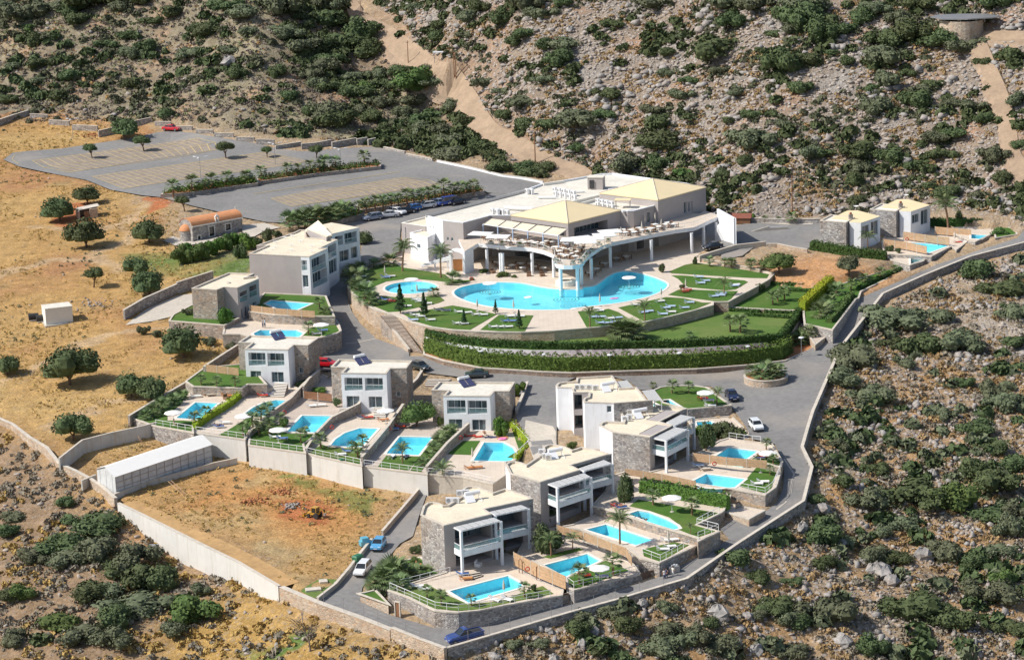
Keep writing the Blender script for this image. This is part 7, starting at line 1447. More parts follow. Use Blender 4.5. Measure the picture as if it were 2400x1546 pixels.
tufts('field_straw',scatter(150000,['field','yard'],117,9,-.02),'dryb',.42,7,7,.9); tufts('field_weeds',scatter(14000,['field','yard'],118,12,.13),'olive',.5,8,12,1.0); tufts('slope_scrub',scatter(40000,['righthill'],119,11,-.02),'olive',1.2,9,26); tufts('low_scrub',scatter(26000,['righthill','ravine'],120,12,.05),'leaf',1.9,10,46); tufts('bank_scrub',scatter(9000,['coast'],131,14,.10),'leaf',2.1,12,54); tufts('bank_olive_scrub',scatter(6000,['coast'],132,14,.06),'olive',1.9,17,46); tufts('gully_wood',scatter(16000,['ravine'],121,30,-.2),'leaf',2.8,11,60); tufts('heath_scrub',scatter(14000,['lefthill'],141,13,.05),'olive',1.7,14,40); tufts('heath_thicket',scatter(7000,['lefthill'],142,20,.12),'leaf',2.4,15,56); tufts('bank_straw',scatter(110000,['coast'],143,5,-.1),'brownb',.45,16,8)
if small:
    X=np.array([b[3] for b in small]); X[:,2]=gz(X[:,0],X[:,1]); rep=np.repeat(X,7,0)+np.random.default_rng(3).normal(0,.6,(len(X)*7,3))*np.array([1,1,.2]); tufts('minor_bushes',rep,'leaf',1.5,12,30)
# single boulders one can pick out
BO=[(28,210,960,70),(28,130,1045,60),(28,280,1090,70),(28,590,1160,90),(28,630,1400,60),(28,910,60,60),(28,290,1480,90),(28,430,1230,110),(28,630,830,60),(28,400,1220,70),(28,470,1260,80),(27,870,700,110),(27,790,800,130),(27,940,760,90),(27,1130,760,60),(27,590,870,110),(27,1750,590,200),(27,1950,590,110),(27,2010,820,130),(27,1620,420,50),(27,1500,400,90),(27,1210,510,110),(27,560,700,80),(27,1930,370,70),(26,860,720,80),(26,600,740,70),(26,1860,815,90),(22,1900,200,80),(22,880,1050,70),(21,1600,450,140)]
rg_=np.random.default_rng(44)
def make_boulder(seed):
    rg=np.random.default_rng(seed); m=M(); nu,nv=9,6; ring=[]
    for j in range(nv+1):
        th=math.pi*j/nv; ring.append([(math.cos(2*math.pi*i/nu)*(math.sin(th)+.02)*rg.uniform(.55,1.2),math.sin(2*math.pi*i/nu)*(math.sin(th)+.02)*rg.uniform(.55,1.2),math.cos(th)*rg.uniform(.6,1.25)) for i in range(nu)])
    m.loft(ring[::-1]); return m.mesh('boulder',[MT['rock']])
BM=[make_boulder(i) for i in range(5)]
for reg in ('stony slope','rocky bank','other'):
    L=[b for b in BO if (reg=='stony slope' and b[0]==28) or (reg=='rocky bank' and b[0]==27) or (reg=='other' and b[0] not in (27,28))]; L.sort(key=lambda b:c(b[0],b[1],b[2])[0][0])
    for i,(fr,x,y,w) in enumerate(L):
        p=PTT(*c(fr,x,y)[0]); s=w/FR[fr][2]*mpp(p)/2; o=tag(obj('boulder',BM[i%5],None),f"grey limestone boulder, {ORD[i]} from the left {dict(zip(('stony slope','rocky bank','other'),('on the slope right of the coast road','on the bank below the road bend','of those away from the coast road bank')))[reg]}",'boulder','single limestone boulders'); o.location=(p[0],p[1],float(gz(p[0],p[1]))+s*.15); o.scale=(s,s*.8,s*.75); o.rotation_euler=(0,rg_.uniform(-.3,.3),rg_.uniform(0,6))
# ---------------- cars ----------------
CARP={}
def make_car(col,L=4.2,W_=1.7,H=1.45,kind='hatch'):
    key=(col,kind)
    if col not in CARP: CARP[col]=paint('car_paint_'+'_'.join(str(int(x*100)) for x in col),col)
    pm=CARP[col]; l=L/2; w=W_/2
    def f():
        t=thing('car','car','car'); b=M(); hd=.95 if kind!='pickup' else 1.1
        # lower body: rings along x (front is +x)
        prof=[(-l,.45,.78,.80),(-l+.12,.32,hd-.04,.93),(-l+.7,.30,hd,1),(l-1.2,.30,hd-.03,1),(l-.35,.30,hd-.16,.96),(l-.04,.34,.70,.86),(l,.42,.62,.80)]
        rings=[]
        for x,z0,z1,s in prof: rings.append([(x,-w*s,z0),(x,-w*s*1.0,(z0+z1)*.5+.08),(x,-w*s*.90,z1),(x,w*s*.90,z1),(x,w*s,(z0+z1)*.5+.08),(x,w*s,z0)])
        b.loft(rings); obj('body',b,pm,t)
        x0,x1,x2,x3={'hatch':(-l+.08,-l+.55,l-1.75,l-1.05),'estate':(-l+.05,-l+.35,l-1.9,l-1.1),'sedan':(-l+.7,-l+1.25,l-1.95,l-1.2),'pickup':(-.55,-.35,l-2.3,l-1.5),'van':(-l+.05,-l+.15,l-1.5,l-.8)}[kind]
        g=M(); g.loft([[(x0,-w*.86,hd-.06),(x3,-w*.86,hd-.1),(x2,-w*.70,H-.05),(x1,-w*.70,H-.05)],[(x0,w*.86,hd-.06),(x3,w*.86,hd-.1),(x2,w*.70,H-.05),(x1,w*.70,H-.05)]]); obj('windows',g,MT['carglass'],t)
        r=M(); r.loft([[(x1-.06,-w*.72,H-.06),(x2+.05,-w*.72,H-.06),(x2-.1,-w*.66,H),(x1+.1,-w*.66,H)],[(x1-.06,w*.72,H-.06),(x2+.05,w*.72,H-.06),(x2-.1,w*.66,H),(x1+.1,w*.66,H)]])
        for s in (-1,1):
            for (xa,xb) in ((x0,x1),(x3,x2),((x0+x3)/2-.1,(x1+x2)/2)): r.tube((xa,s*w*.87,hd-.05),(xb,s*w*.71,H-.05),.045,n=4)
        obj('roof_panel',r,pm,t)
        if kind=='pickup':
            d=M(); d.box((-l-.55)/2+.02,0,hd-.35,l-.75,W_-.35,.02); obj('load_bed',d,MT['black'],t); k=M()
            for s in (-1,1): k.box((-l-.55)/2,s*(w-.12),hd-.02,l-.6,.1,.14)
            k.box(-l+.1,0,hd-.02,.1,W_-.3,.14); obj('bed_side',k,pm,t); d2=M(); d2.box((-l-.55)/2+.02,0,hd+.005,l-.8,W_-.4,.012); obj('bed_floor',d2,MT['black'],t)
        wm=M(); wm.tube((0,-.11,0),(0,.11,0),.33,n=14,cap=True,mi=0); wm.tube((0,-.118,0),(0,.118,0),.19,n=10,cap=True,mi=1); me=wm.mesh('wheel',[MT['black'],MT['steel']])
        for sx in (-l+.78,l-.82):
            for s in (-1,1): o=obj('wheel',me,None,t); o.location=(sx,s*(w-.08),.33)
        for s in (-1,1):
            h=M(); h.box(l-.13,s*w*.62,.60,.12,.34,.14); obj('headlight',h,MT['metal'],t); h=M(); h.box(-l+.07,s*w*.70,.66,.1,.22,.2); obj('tail_light',h,MT['red'],t)
        n=M(); n.box(l-.02,0,.42,.05,.5,.11); obj('number_plate',n,MT['metal'],t)
        return t
    return f()
for lb_,fr,fx,fy,rx,ry,col,kind,L in (('dark blue double-cab pickup truck at the bottom corner of the road',16,1200,1350,1490,1290,(.03,.06,.22),'pickup',5.1),('white estate car beside the green bin on the service road',16,385,760,465,650,(.75,.75,.76),'estate',4.4),
 ('light blue small hatchback parked on the service road',16,535,530,600,435,(.10,.34,.58),'hatch',3.8),('white hatchback parked beside the broad tree at the lower villas',18,1085,755,1010,670,(.75,.76,.78),'hatch',4.2),('dark navy car beside the round lawn near the roundabout',18,860,485,800,400,(.012,.018,.06),'sedan',4.5),
 ('bright red hatchback between the first and second row villas',11,2130,515,2010,505,(.55,.01,.02),'hatch',4.2),('dark green car partly behind the middle row villa',12,1040,365,940,335,(.02,.03,.03),'hatch',4.1),('dark grey-green car behind the third row villa solar panels',12,1470,430,1590,420,(.04,.06,.07),'sedan',4.3),
 ('grey-blue hatchback, first from the left in the hotel car park row',2,1140,842,1270,822,(.22,.25,.32),'estate',4.3),('silver saloon, second from the left in the hotel car park row',2,1280,812,1415,805,(.50,.51,.53),'sedan',4.5),('white hatchback with dark windows, third in the hotel car park row',2,1480,788,1375,770,(.78,.79,.82),'hatch',4.2),
 ('small black car with red tail lights beside the white hatchback',2,1560,765,1480,775,(.015,.015,.02),'hatch',3.9),('bright blue hatchback in the hotel car park row',2,1515,760,1615,742,(.02,.14,.42),'hatch',4.1),('silver hatchback right of the bright blue car in the row',2,1640,730,1745,718,(.55,.56,.58),'hatch',4.2),
 ('pale blue estate car in the hotel car park row',2,1715,712,1810,700,(.38,.46,.62),'estate',4.3),('royal blue van in the hotel car park row',2,1815,706,1925,688,(.03,.07,.32),'van',4.6),('black car at the shaded right end of the hotel car park row',2,1915,700,2010,680,(.01,.012,.03),'sedan',4.4),
 ('bright red saloon alone at the top of the upper car park',1,1630,300,1465,290,(.60,.02,.03),'sedan',4.6),('black car parked under the right end of the hotel terrace',4,1700,1005,1855,965,(.012,.012,.016),'sedan',4.5)):
    a=SURF(*c(fr,fx,fy)[0]); b=SURF(*c(fr,rx,ry)[0]); H={'pickup':1.78,'van':1.8,'estate':1.5}.get(kind,1.43); t=make_car(col,L,1.85 if kind=='pickup' else 1.72,H,kind); x,y=(a[0]+b[0])/2,(a[1]+b[1])/2
    z=g1(x,y)+.1 if abs(a[2]-g1(a[0],a[1]))<1 else a[2]
    t.location=(x,y,z+.02); t.rotation_euler=(0,0,math.atan2(a[1]-b[1],a[0]-b[0])); t['label']=lb_
# ---------------- pool furniture ----------------
def make_bed(mat,frame='metal'):
    def f():
        t=thing('sunbed','sunbed','sunbed'); m=M(); m.box(.15,0,.26,1.35,.62,.08); m.add([(-.5,-.31,.30),(-.5,.31,.30),(-1.0,.31,.62),(-1.0,-.31,.62),(-.5,-.31,.38),(-.5,.31,.38),(-1.03,.31,.70),(-1.03,-.31,.70)],[(0,1,2,3),(7,6,5,4),(0,4,5,1),(1,5,6,2),(2,6,7,3),(3,7,4,0)]); obj('mattress',m,MT[mat],t)
        m=M(); m.box(-.1,-.33,.2,1.85,.05,.06); m.box(-.1,.33,.2,1.85,.05,.06)
        for x in (-.8,.7):
            for y in (-.33,.33): m.box(x,y,0,.05,.05,.2)
        obj('frame',m,MT[frame],t); return t
    return Kind(f)
BEDS={'w':make_bed('cloth'),'l':make_bed('lightblue'),'b':make_bed('blue'),'r':make_bed('red','wooddark'),'n':make_bed('navy'),'o':make_bed('orange','orange'),'g':make_bed('beige','wooddark')}
CN={'w':'white','l':'pale blue','b':'blue','r':'red','n':'dark navy','o':'orange timber','g':'beige'}
def beds(area,group,fr,lst,rz=0.1):
    by={}
    for x,y,k in sorted(lst): by.setdefault(k,[]).append((x,y))
    for k,L in by.items():
        for i,(x,y) in enumerate(L):
            p=SURF(*c(fr,x,y)[0]); lb_=(f'{CN[k]} sunbed {area}' if len(L)==1 else f'{ORD[i]} {CN[k]} sunbed from the left {area}'); BEDS[k].put((p[0],p[1],p[2]+.05),rz+PR.uniform(-.15,.15),lb_,group)
beds('on the lawn behind the oval pool','sunbeds behind the oval pool',6,[(480,355,'b'),(525,345,'w'),(300,402,'w'),(290,415,'w'),(265,350,'w')]); beds('on the lawn in front of the oval pool','sunbeds before the oval pool',6,[(485,558,'b'),(535,573,'r'),(755,558,'w'),(790,573,'w'),(855,592,'w'),(670,615,'w'),(800,555,'w')])
beds('on the big left curved lawn','sunbeds on the left curved lawn',6,[(745,695,'w'),(795,708,'w'),(730,740,'l'),(885,740,'w'),(960,650,'n'),(1025,655,'n'),(1145,668,'w'),(1215,675,'w'),(1300,691,'w'),(1360,694,'w'),(1130,771,'w'),(1185,775,'w')]); beds('on the small lawn left of the paved wedge','sunbeds left of the paved wedge',6,[(1600,707,'w'),(1690,707,'w'),(1565,750,'b'),(1625,750,'b'),(1455,803,'w'),(1525,803,'w'),(1585,803,'w')])
beds('on the small lawn right of the paved wedge','sunbeds right of the paved wedge',7,[(250,658,'w'),(230,642,'w'),(265,713,'l'),(205,715,'l'),(350,727,'w'),(420,722,'l'),(265,768,'l'),(330,768,'l'),(400,758,'l')]); beds('on the right curved lawn','sunbeds on the right curved lawn',7,[(1065,583,'l'),(850,633,'l'),(895,618,'l'),(650,673,'l'),(700,663,'l'),(825,688,'l'),(900,668,'w'),(1020,631,'l'),(800,573,'w'),(580,603,'w')])
beds('on the middle right hotel lawn','sunbeds on the middle right lawn',7,[(1020,487,'r'),(1285,528,'l'),(1360,503,'l'),(1345,518,'l'),(1045,470,'r')]); beds('on the upper right hotel lawn','sunbeds on the upper right lawn',7,[(1150,353,'l'),(1210,388,'l'),(1165,408,'l'),(1470,433,'l'),(1480,423,'w')])
beds('on the paving above the leftmost pool','sunbeds above the leftmost pool',11,[(770,818,'w'),(910,805,'g'),(990,790,'w'),(1085,812,'o')]); beds('at the foot of the second garden','sunbeds of the second garden',11,[(1000,1122,'b'),(1060,1082,'w')]); beds('by the wall of the second pool','sunbeds by the second pool wall',11,[(1440,812,'r'),(1490,800,'n')]); beds('under the umbrella of the third garden','sunbeds of the third garden',11,[(1565,1228,'w'),(1640,1242,'b')]); beds('above the third pool','sunbeds above the third pool',11,[(2020,907,'w'),(1930,915,'w')])
beds('at the foot of the fourth garden','sunbeds of the fourth garden',12,[(240,1165,'w'),(310,1135,'b')]); beds('behind the fourth pool','sunbeds behind the fourth pool',12,[(450,815,'n'),(500,815,'r'),(645,835,'o')]); beds('on the lawn of the fifth pool','sunbeds of the fifth pool lawn',12,[(725,1188,'w'),(850,1190,'n')],1.2); beds('behind the fifth pool','sunbeds behind the fifth pool',12,[(745,922,'b'),(815,903,'r')]); beds('on the terrace of the third row villa','sunbeds of the third row villa',12,[(1470,970,'r'),(1545,975,'r'),(1640,972,'n'),(1690,968,'n'),(1775,965,'o')]); beds('alone on the wide garage terrace','sunbeds on the garage terrace',12,[(1470,1293,'o'),(1535,1288,'o')])
beds('on the lowest corner terrace','sunbeds of the lowest corner terrace',14,[(220,1397,'w'),(150,1373,'w'),(560,1262,'b'),(590,1303,'o')]); beds('beside the closed umbrella of the lowest lawn','sunbeds beside the lowest closed umbrella',14,[(850,1497,'w'),(960,1492,'w')],-.7); beds('on the lawn with two leaning palms','sunbeds by the leaning palms',14,[(1660,1280,'r'),(1820,1285,'n')]); beds('at the head of the teardrop pool','sunbeds by the teardrop pool',14,[(1990,662,'b'),(1950,650,'r')]); beds('on the small fenced lawn above the road','sunbeds of the small fenced lawn',15,[(830,732,'w'),(890,708,'w'),(915,647,'w'),(865,650,'w')])
beds('on the right-hand terrace lawn','sunbeds of the right-hand terrace',18,[(1060,1218,'w'),(1115,1200,'w')]); beds('under the umbrella of the upper right pool','sunbeds of the upper right pool',18,[(1080,988,'n'),(1115,975,'r'),(1100,1023,'w')]); beds('in the shade by the right-hand villa','shaded sunbeds by the right-hand villa',18,[(530,1053,'l'),(590,1087,'g')]); beds('under the umbrella of the round lawn','sunbeds of the round lawn',18,[(570,453,'r'),(625,465,'n'),(640,513,'w')]); beds('under the umbrella of the left stone villa','sunbeds of the left stone villa',8,[(1530,1185,'b'),(1470,1218,'w')]); beds('beside the far villa pool','sunbeds beside the far villa pool',5,[(1870,500,'r'),(1920,495,'w')])
def make_umb(kind,mat='cloth',r=1.45,h=2.35):
    def f():
        t=thing('parasol','parasol','parasol'); m=M(); m.tube((0,0,0),(0,0,h+.15 if kind!='closed' else h),.035,n=6); obj('pole',m,MT['metal'],t); m=M(); m.lathe([(.3,0),(.3,.08),(.05,.1)],0,0,10); obj('base',m,MT['conc'],t); m=M()
        if kind=='open': m.lathe([(r,h-.32),(r,h-.22),(r*.55,h-.02),(.03,h+.12)],0,0,8)
        elif kind=='closed': m.lathe([(.05,h*.38),(.17,h*.42),(.15,h*.7),(.03,h)],0,0,8)
        elif kind=='flat': m.lathe([(r,h-.12),(r,h-.02),(r*.6,h+.06),(.03,h+.1)],0,0,24)
        else: m.loft([[(-r,-r*.8,h-.25),(r,-r*.8,h-.25),(r,r*.8,h-.25),(-r,r*.8,h-.25)],[(-r,-r*.8,h-.15),(r,-r*.8,h-.15),(r,r*.8,h-.15),(-r,r*.8,h-.15)],[(-.05,-.05,h+.2),(.05,-.05,h+.2),(.05,.05,h+.2),(-.05,.05,h+.2)]])
        obj('canopy',m,MT[mat],t); return t
    return Kind(f)
UMB={'open':make_umb('open'),'closed':make_umb('closed','beige'),'flat':make_umb('flat','cloth',1.3,2.2),'square':make_umb('square','cloth',2.1,2.7)}
for lb_,fr,x,y in (('open white parasol leaning over the leftmost pool',11,545,1100),('open white parasol by the half-moon pool',11,1250,1135),('open white parasol by the third pool of the row',11,1595,1275),('small open white parasol at the head of the second villa steps',12,668,860),('open cream parasol on the curved terrace of the left stone villa',8,1515,1235),
  ('open white parasol on the round lawn at the top',13,1592,425),('open white parasol beside the right-hand upper pool',18,1155,1055),('open white parasol in the middle of the broad lawn',15,905,385),('open white parasol over the pool by the timber wall',15,253,1025)):
    p=SURF(*c(fr,x,y)[0]); UMB['open'].put((p[0],p[1],p[2]+.05),.3,lb_,'open white parasols')
for lb_,fr,x,y in (('closed parasol on the lawn behind the oval pool',6,472,348),('closed parasol at the front edge of the oval pool',6,762,512),('closed tan parasol on the left curved lawn',6,1305,655),('closed tan parasol on the small lawn left of the paved wedge',6,1633,663),('closed dark parasol right of the paved wedge',7,255,608),('closed tan parasol on the right curved lawn',7,808,545),
  ('closed tan parasol beside the red sunbeds',7,1030,470),('closed white parasol on the lowest corner lawn',16,1703,912),('closed white parasol on the wide garage terrace',12,1490,1228),('closed white parasol by the twin white sunbeds',18,1090,1108),('closed white parasol on the small fenced lawn',15,873,688),('closed white parasol beside the far villa pool',5,1838,490)):
    p=SURF(*c(fr,x,y)[0]); UMB['closed'].put((p[0],p[1],p[2]+.05),.1,lb_,'closed parasols')
for lb_,fr,x,y in (('round white canopy standing in the left part of the hotel pool',6,1418,482),('round white canopy standing in the right part of the hotel pool',4,840,1405),("thin-poled canopy in the children's pool",6,712,445)):
    p=P(*c(fr,x,y)[0],12.1); UMB['flat'].put((p[0],p[1],11.7),0,lb_,'canopies standing in the pools')
for i,(fr,x,y) in enumerate(((3,992,800),(3,1192,832),(4,195,868),(4,345,888),(4,430,850),(4,560,815),(4,625,775),(4,300,850))):
    p=P(*c(fr,x,y)[0],DZ+2.6); UMB['square'].put((p[0],p[1],DZ),-.35+.1*i,f'{ORD[i] if i<2 else ORD[i-2]} square white parasol from the left {"at the stair end" if i<2 else "in the cluster"} of the hotel terrace','square parasols on the hotel terrace')
# mosaic rings on the pool floor
for lb_,fr,x,y,r in (('dark concentric mosaic rings under the left pool canopy',6,1420,500,2.0),('dark concentric mosaic rings in the middle of the hotel pool',6,2108,567,2.4),('dark concentric mosaic rings under the right pool canopy',4,840,1430,2.0)):
    p=P(*c(fr,x,y)[0],11.5); t=thing('mosaic_ring',lb_,'mosaic',(p[0],p[1],11.96)); 
    for k in range(4):
        m=M(); a=r*(k+1)/4; m.lathe([(a-.16,0),(a,0)],0,0,40); obj('ring',m,MT['green'],t)
def make_buoy():
    t=thing('lifebuoy','lifebuoy','lifebuoy'); m=M(); rings=[]
    for i in range(18):
        a=2*math.pi*i/18; rings.append([((.38+.1*math.cos(b))*math.cos(a),.1*math.sin(b),(.38+.1*math.cos(b))*math.sin(a)) for b in np.linspace(0,2*math.pi,6,endpoint=False)])
    rings.append(rings[0]); m.loft(rings,cap=False); obj('ring',m,MT['red'],t); m=M(); m.box(0,.12,-.5,.05,.05,1.0); obj('bracket',m,MT['steel'],t); return t
BUOY=Kind(make_buoy)
for lb_,fr,x,y,z in (('orange lifebuoy on the timber screen between the right-hand pools',18,670,1020,7.8),('red lifebuoy on the tan timber wall by the lowest villa',14,1140,1198,4.0),('orange lifebuoy on the timber screen of the far villas',5,1453,478,14.2),('red lifebuoy standing on the hotel lawn near the oval pool',3,888,1310,12.9),('red lifebuoy on the wall beside the third garden',11,1655,962,7.9),('red lifebuoy on the wall beside the fourth pool',12,155,888,7.6),('red lifebuoy on the wall beside the fifth pool',12,697,905,7.1),('red lifebuoy on the wall beside the sixth garden lawn',12,1378,990,6.5)):
    p=P(*c(fr,x,y)[0],z); BUOY.put((p[0],p[1]-.25,z),.15,lb_,'lifebuoys',.75)
# ---------------- lamps, poles, fence ----------------
def make_lamp():
    t=thing('street_lamp','lamp','street lamp'); m=M(); m.tube((0,0,0),(0,0,3.2),.06,.045,8); obj('post',m,MT['steel'],t); m=M(); m.lathe([(.15,3.15),(.17,3.35),(.12,3.4)],0,0,12); obj('lantern',m,MT['curtain'],t); m=M(); m.lathe([(.48,3.42),(.45,3.5),(.03,3.56)],0,0,16); obj('cap',m,MT['metal'],t); return t
LAMP=Kind(make_lamp)
for i,(fr,x,y) in enumerate(((6,1340,1185),(6,1910,1215),(7,347,1222),(7,970,1205),(7,1586,1145),(7,2072,1065))): p=PT(*c(fr,x,y)[0]); LAMP.put(p,0,f'{ORD[i]} round-capped street lamp from the left along the long hedge','street lamps along the hedge',1.0)
def make_tall():
    t=thing('car_park_lamp','lamp','lamp'); m=M(); m.tube((0,0,0),(0,0,5),.07,.05,8); obj('post',m,MT['steel'],t)
    for i in range(3): a=i*2.094; m=M(); m.tube((0,0,4.9),(math.cos(a)*1.2,math.sin(a)*1.2,5.0),.03,n=4); m.box(math.cos(a)*1.5,math.sin(a)*1.5,4.95,.8,.35,.1,a); obj('lamp_head',m,MT['metal'],t)
    return t
TALL=Kind(make_tall)
for lb_,fr,x,y in (('tall three-headed lamp behind the left palm planter of the car park',1,1812,730),('tall lamp on the golden grass left of the car park',1,660,372),('tall lamp behind the right palm planter of the car park',2,920,380),('tall lamp by the small leaning tree of the car park',2,328,330)): TALL.put(PT(*c(fr,x,y)[0]),.4,lb_,'tall lamps of the car park')
def make_pole():
    t=thing('utility_pole','pole','pole'); m=M(); m.tube((0,0,-.5),(0,0,8),.16,.11,8); obj('pole_shaft',m,MT['wooddark'],t); m=M(); m.box(0,0,7.3,1.6,.1,.12); obj('crossarm',m,MT['wooddark'],t); return t
POLE=Kind(make_pole)
for i,(x,y,h) in enumerate(((437,105,100),(768,450,165),(1090,535,180),(1103,565,200),(1658,1155,235))):
    p=PT(*c(22,x,y)[0]); s=h/FR[22][2]*mpp(p)/8; POLE.put(p,.5+i*.3,f'{ORD[i]} brown wooden utility pole down the dirt track','utility poles along the dirt track',s)
p=PT(*c(5,535,245)[0]); POLE.put(p,.2,'lone brown utility pole on the rocks behind the forecourt','utility poles behind the forecourt',.9)
t=thing('wire_fence','thin wire fence on slim posts along the bottom service road','fence',P(*RIM2[3])); seq=[RIM2[3],RIM2[2],RIM2[1],RIM2[0],RIM[0],RIM[1],RIM[2],RIM[3]]; pm=M(); pm.tube((0,0,0),(0,0,1.9),.03,n=5); pme=pm.mesh('fence_post',[MT['steel']]); l=loc_of(t); wq=[]
for i in range(len(seq)-1):
    a,b=P(*seq[i]),P(*seq[i+1]); k=max(1,round(math.dist(a,b)/3.2))
    for j in range(k): q=[a[w]+(b[w]-a[w])*j/k for w in range(3)]; o=obj('fence_post',pme,None,t); o.location=(q[0]-l[0],q[1]-l[1],q[2]-l[2]+.2); wq.append(q)
m=M()
for a,b in zip(wq,wq[1:]):
    for h in (.9,1.5,2.0): m.tube((a[0],a[1],a[2]+h),(b[0],b[1],b[2]+h),.008,n=3)
obj('wire',m,MT['steel'],t,True)
# ---------------- people ----------------
def person(label,p,rz,shirt,legs,pose='stand',scale=1.0,hat=None):
    """one continuous skinned body, clothing coloured by region"""
    J={'stand':dict(pel=(0,0,.95),chest=(0,.02,1.32),neck=(0,0,1.50),head=(0,-.01,1.66),ls=(-.2,0,1.42),rs=(.2,0,1.42),le=(-.27,.02,1.15),re=(.26,-.1,1.17),lh=(-.24,-.12,.93),rh=(.2,-.32,1.08),lk=(-.1,-.03,.5),rk=(.11,.03,.5),lf=(-.11,.03,.06),rf=(.13,.0,.06)),
       'lie':dict(pel=(0,0,.48),chest=(-.38,0,.55),neck=(-.58,0,.66),head=(-.74,0,.74),ls=(-.48,-.2,.6),rs=(-.48,.2,.6),le=(-.25,-.3,.5),re=(-.22,.3,.5),lh=(0,-.28,.5),rh=(.02,.27,.5),lk=(.42,-.12,.62),rk=(.45,.12,.48),lf=(.8,-.12,.46),rf=(.9,.12,.46)),
       'sit':dict(pel=(0,0,.5),chest=(-.05,0,.86),neck=(-.04,0,1.04),head=(-.02,0,1.2),ls=(-.05,-.2,.97),rs=(-.05,.2,.97),le=(.05,-.27,.72),re=(.08,.27,.72),lh=(.3,-.2,.62),rh=(.3,.2,.62),lk=(.45,-.12,.52),rk=(.45,.12,.52),lf=(.5,-.12,.08),rf=(.5,.12,.08)),
       'swim':dict(pel=(0,0,-.05),chest=(-.35,0,.02),neck=(-.5,0,.08),head=(-.64,0,.16),ls=(-.45,-.2,.02),rs=(-.45,.2,.02),le=(-.7,-.3,0),re=(-.2,.35,0),lh=(-.95,-.3,0),rh=(0,.45,0),lk=(.4,-.1,-.1),rk=(.4,.1,-.06),lf=(.8,-.1,-.08),rf=(.8,.12,-.1))}[pose]
    names=list(J); E_=[('pel','chest'),('chest','neck'),('neck','head'),('chest','ls'),('chest','rs'),('ls','le'),('le','lh'),('rs','re'),('re','rh'),('pel','lk'),('lk','lf'),('pel','rk'),('rk','rf')]
    rad=dict(pel=.15,chest=.16,neck=.06,head=.105,ls=.07,rs=.07,le=.045,re=.045,lh=.035,rh=.035,lk=.07,rk=.07,lf=.045,rf=.045); m=M(); rings=[]
    me=bpy.data.meshes.new('body'); me.from_pydata([J[n] for n in names],[(names.index(a),names.index(b)) for a,b in E_],[]); t=thing('person',label,'person',p,rz); t.scale=(scale,)*3
    for x in (MT['skin'],MT[shirt],MT[legs]): me.materials.append(x)
    o=bpy.data.objects.new('body',me); COL.objects.link(o); sm=o.modifiers.new('s','SKIN'); 
    for i,n in enumerate(names): me.skin_vertices[0].data[i].radius=(rad[n],rad[n]*.85)
    me.skin_vertices[0].data[0].use_root=True; o.modifiers.new('u','SUBSURF').levels=1; o.modifiers['u'].render_levels=1
    dg=bpy.context.evaluated_depsgraph_get(); ev=o.evaluated_get(dg); nm=bpy.data.meshes.new_from_object(ev); bpy.data.objects.remove(o)
    if len(nm.materials)==0:
        for x in (MT['skin'],MT[shirt],MT[legs]): nm.materials.append(x)
    pv=Vector(J['pel']); cv=Vector(J['chest'])
    for f in nm.polygons:
        q=f.center; d=min((( q-(Vector(J[a])+(Vector(J[b])-Vector(J[a]))*s)).length,a,b) for a,b in E_ for s in (.15,.5,.85)); seg=(d[1],d[2]); f.material_index=1 if seg in (('pel','chest'),('chest','ls'),('chest','rs')) or (seg==('chest','neck')) else (2 if seg in (('pel','lk'),('pel','rk')) or (legs!='skin' and seg in (('lk','lf'),('rk','rf')) and pose=='stand' and q.z>.12) else 0); f.use_smooth=True
    b=bpy.data.objects.new('body',nm); COL.objects.link(b); b.parent=t
    h=M(); hx,hy,hz_=J['head']; h.lathe([(.115,hz_-.02),(.12,hz_+.05),(.08,hz_+.11),(.01,hz_+.135)],hx+(.02 if pose!='stand' else 0),hy+.02,10); obj('hair',h,MT[hat or 'hair'],t); return t
q=SURF(*c(15,835,988)[0]); person('person in a white uniform carrying linen beside the roadside steps',q,.3,'cloth','navy'); q=SURF(*c(15,915,965)[0]); person('person in a pale top standing before the heap of white laundry',q,2.6,'whitec','cloth',scale=1.05); q=SURF(*c(15,855,978)[0]); person('person in dark clothes pushing the laundry trolley',q,-.5,'navy','navy')
q=SURF(*c(15,920,930)[0]); t=thing('laundry_trolley','open trolley heaped with white laundry beside the uniformed staff','trolley',q,.4); m=M(); m.box(0,0,.3,1.5,.8,.9); obj('cart_body',m,MT['steel'],t); Q=crown(5,5,.8,60,.2,0,1)*np.array([.8,.45,.5])+np.array([0,0,1.25]); obj('laundry_heap',quads_mesh('laundry_heap',Q,MT['cloth']),None,t)
wm=M(); wm.tube((0,-.04,0),(0,.04,0),.15,n=10,cap=True); wme=wm.mesh('wheel',[MT['black']])
for x in (-.6,.6):
    for y in (-.35,.35): o=obj('wheel',wme,None,t); o.location=(x,y,.15)
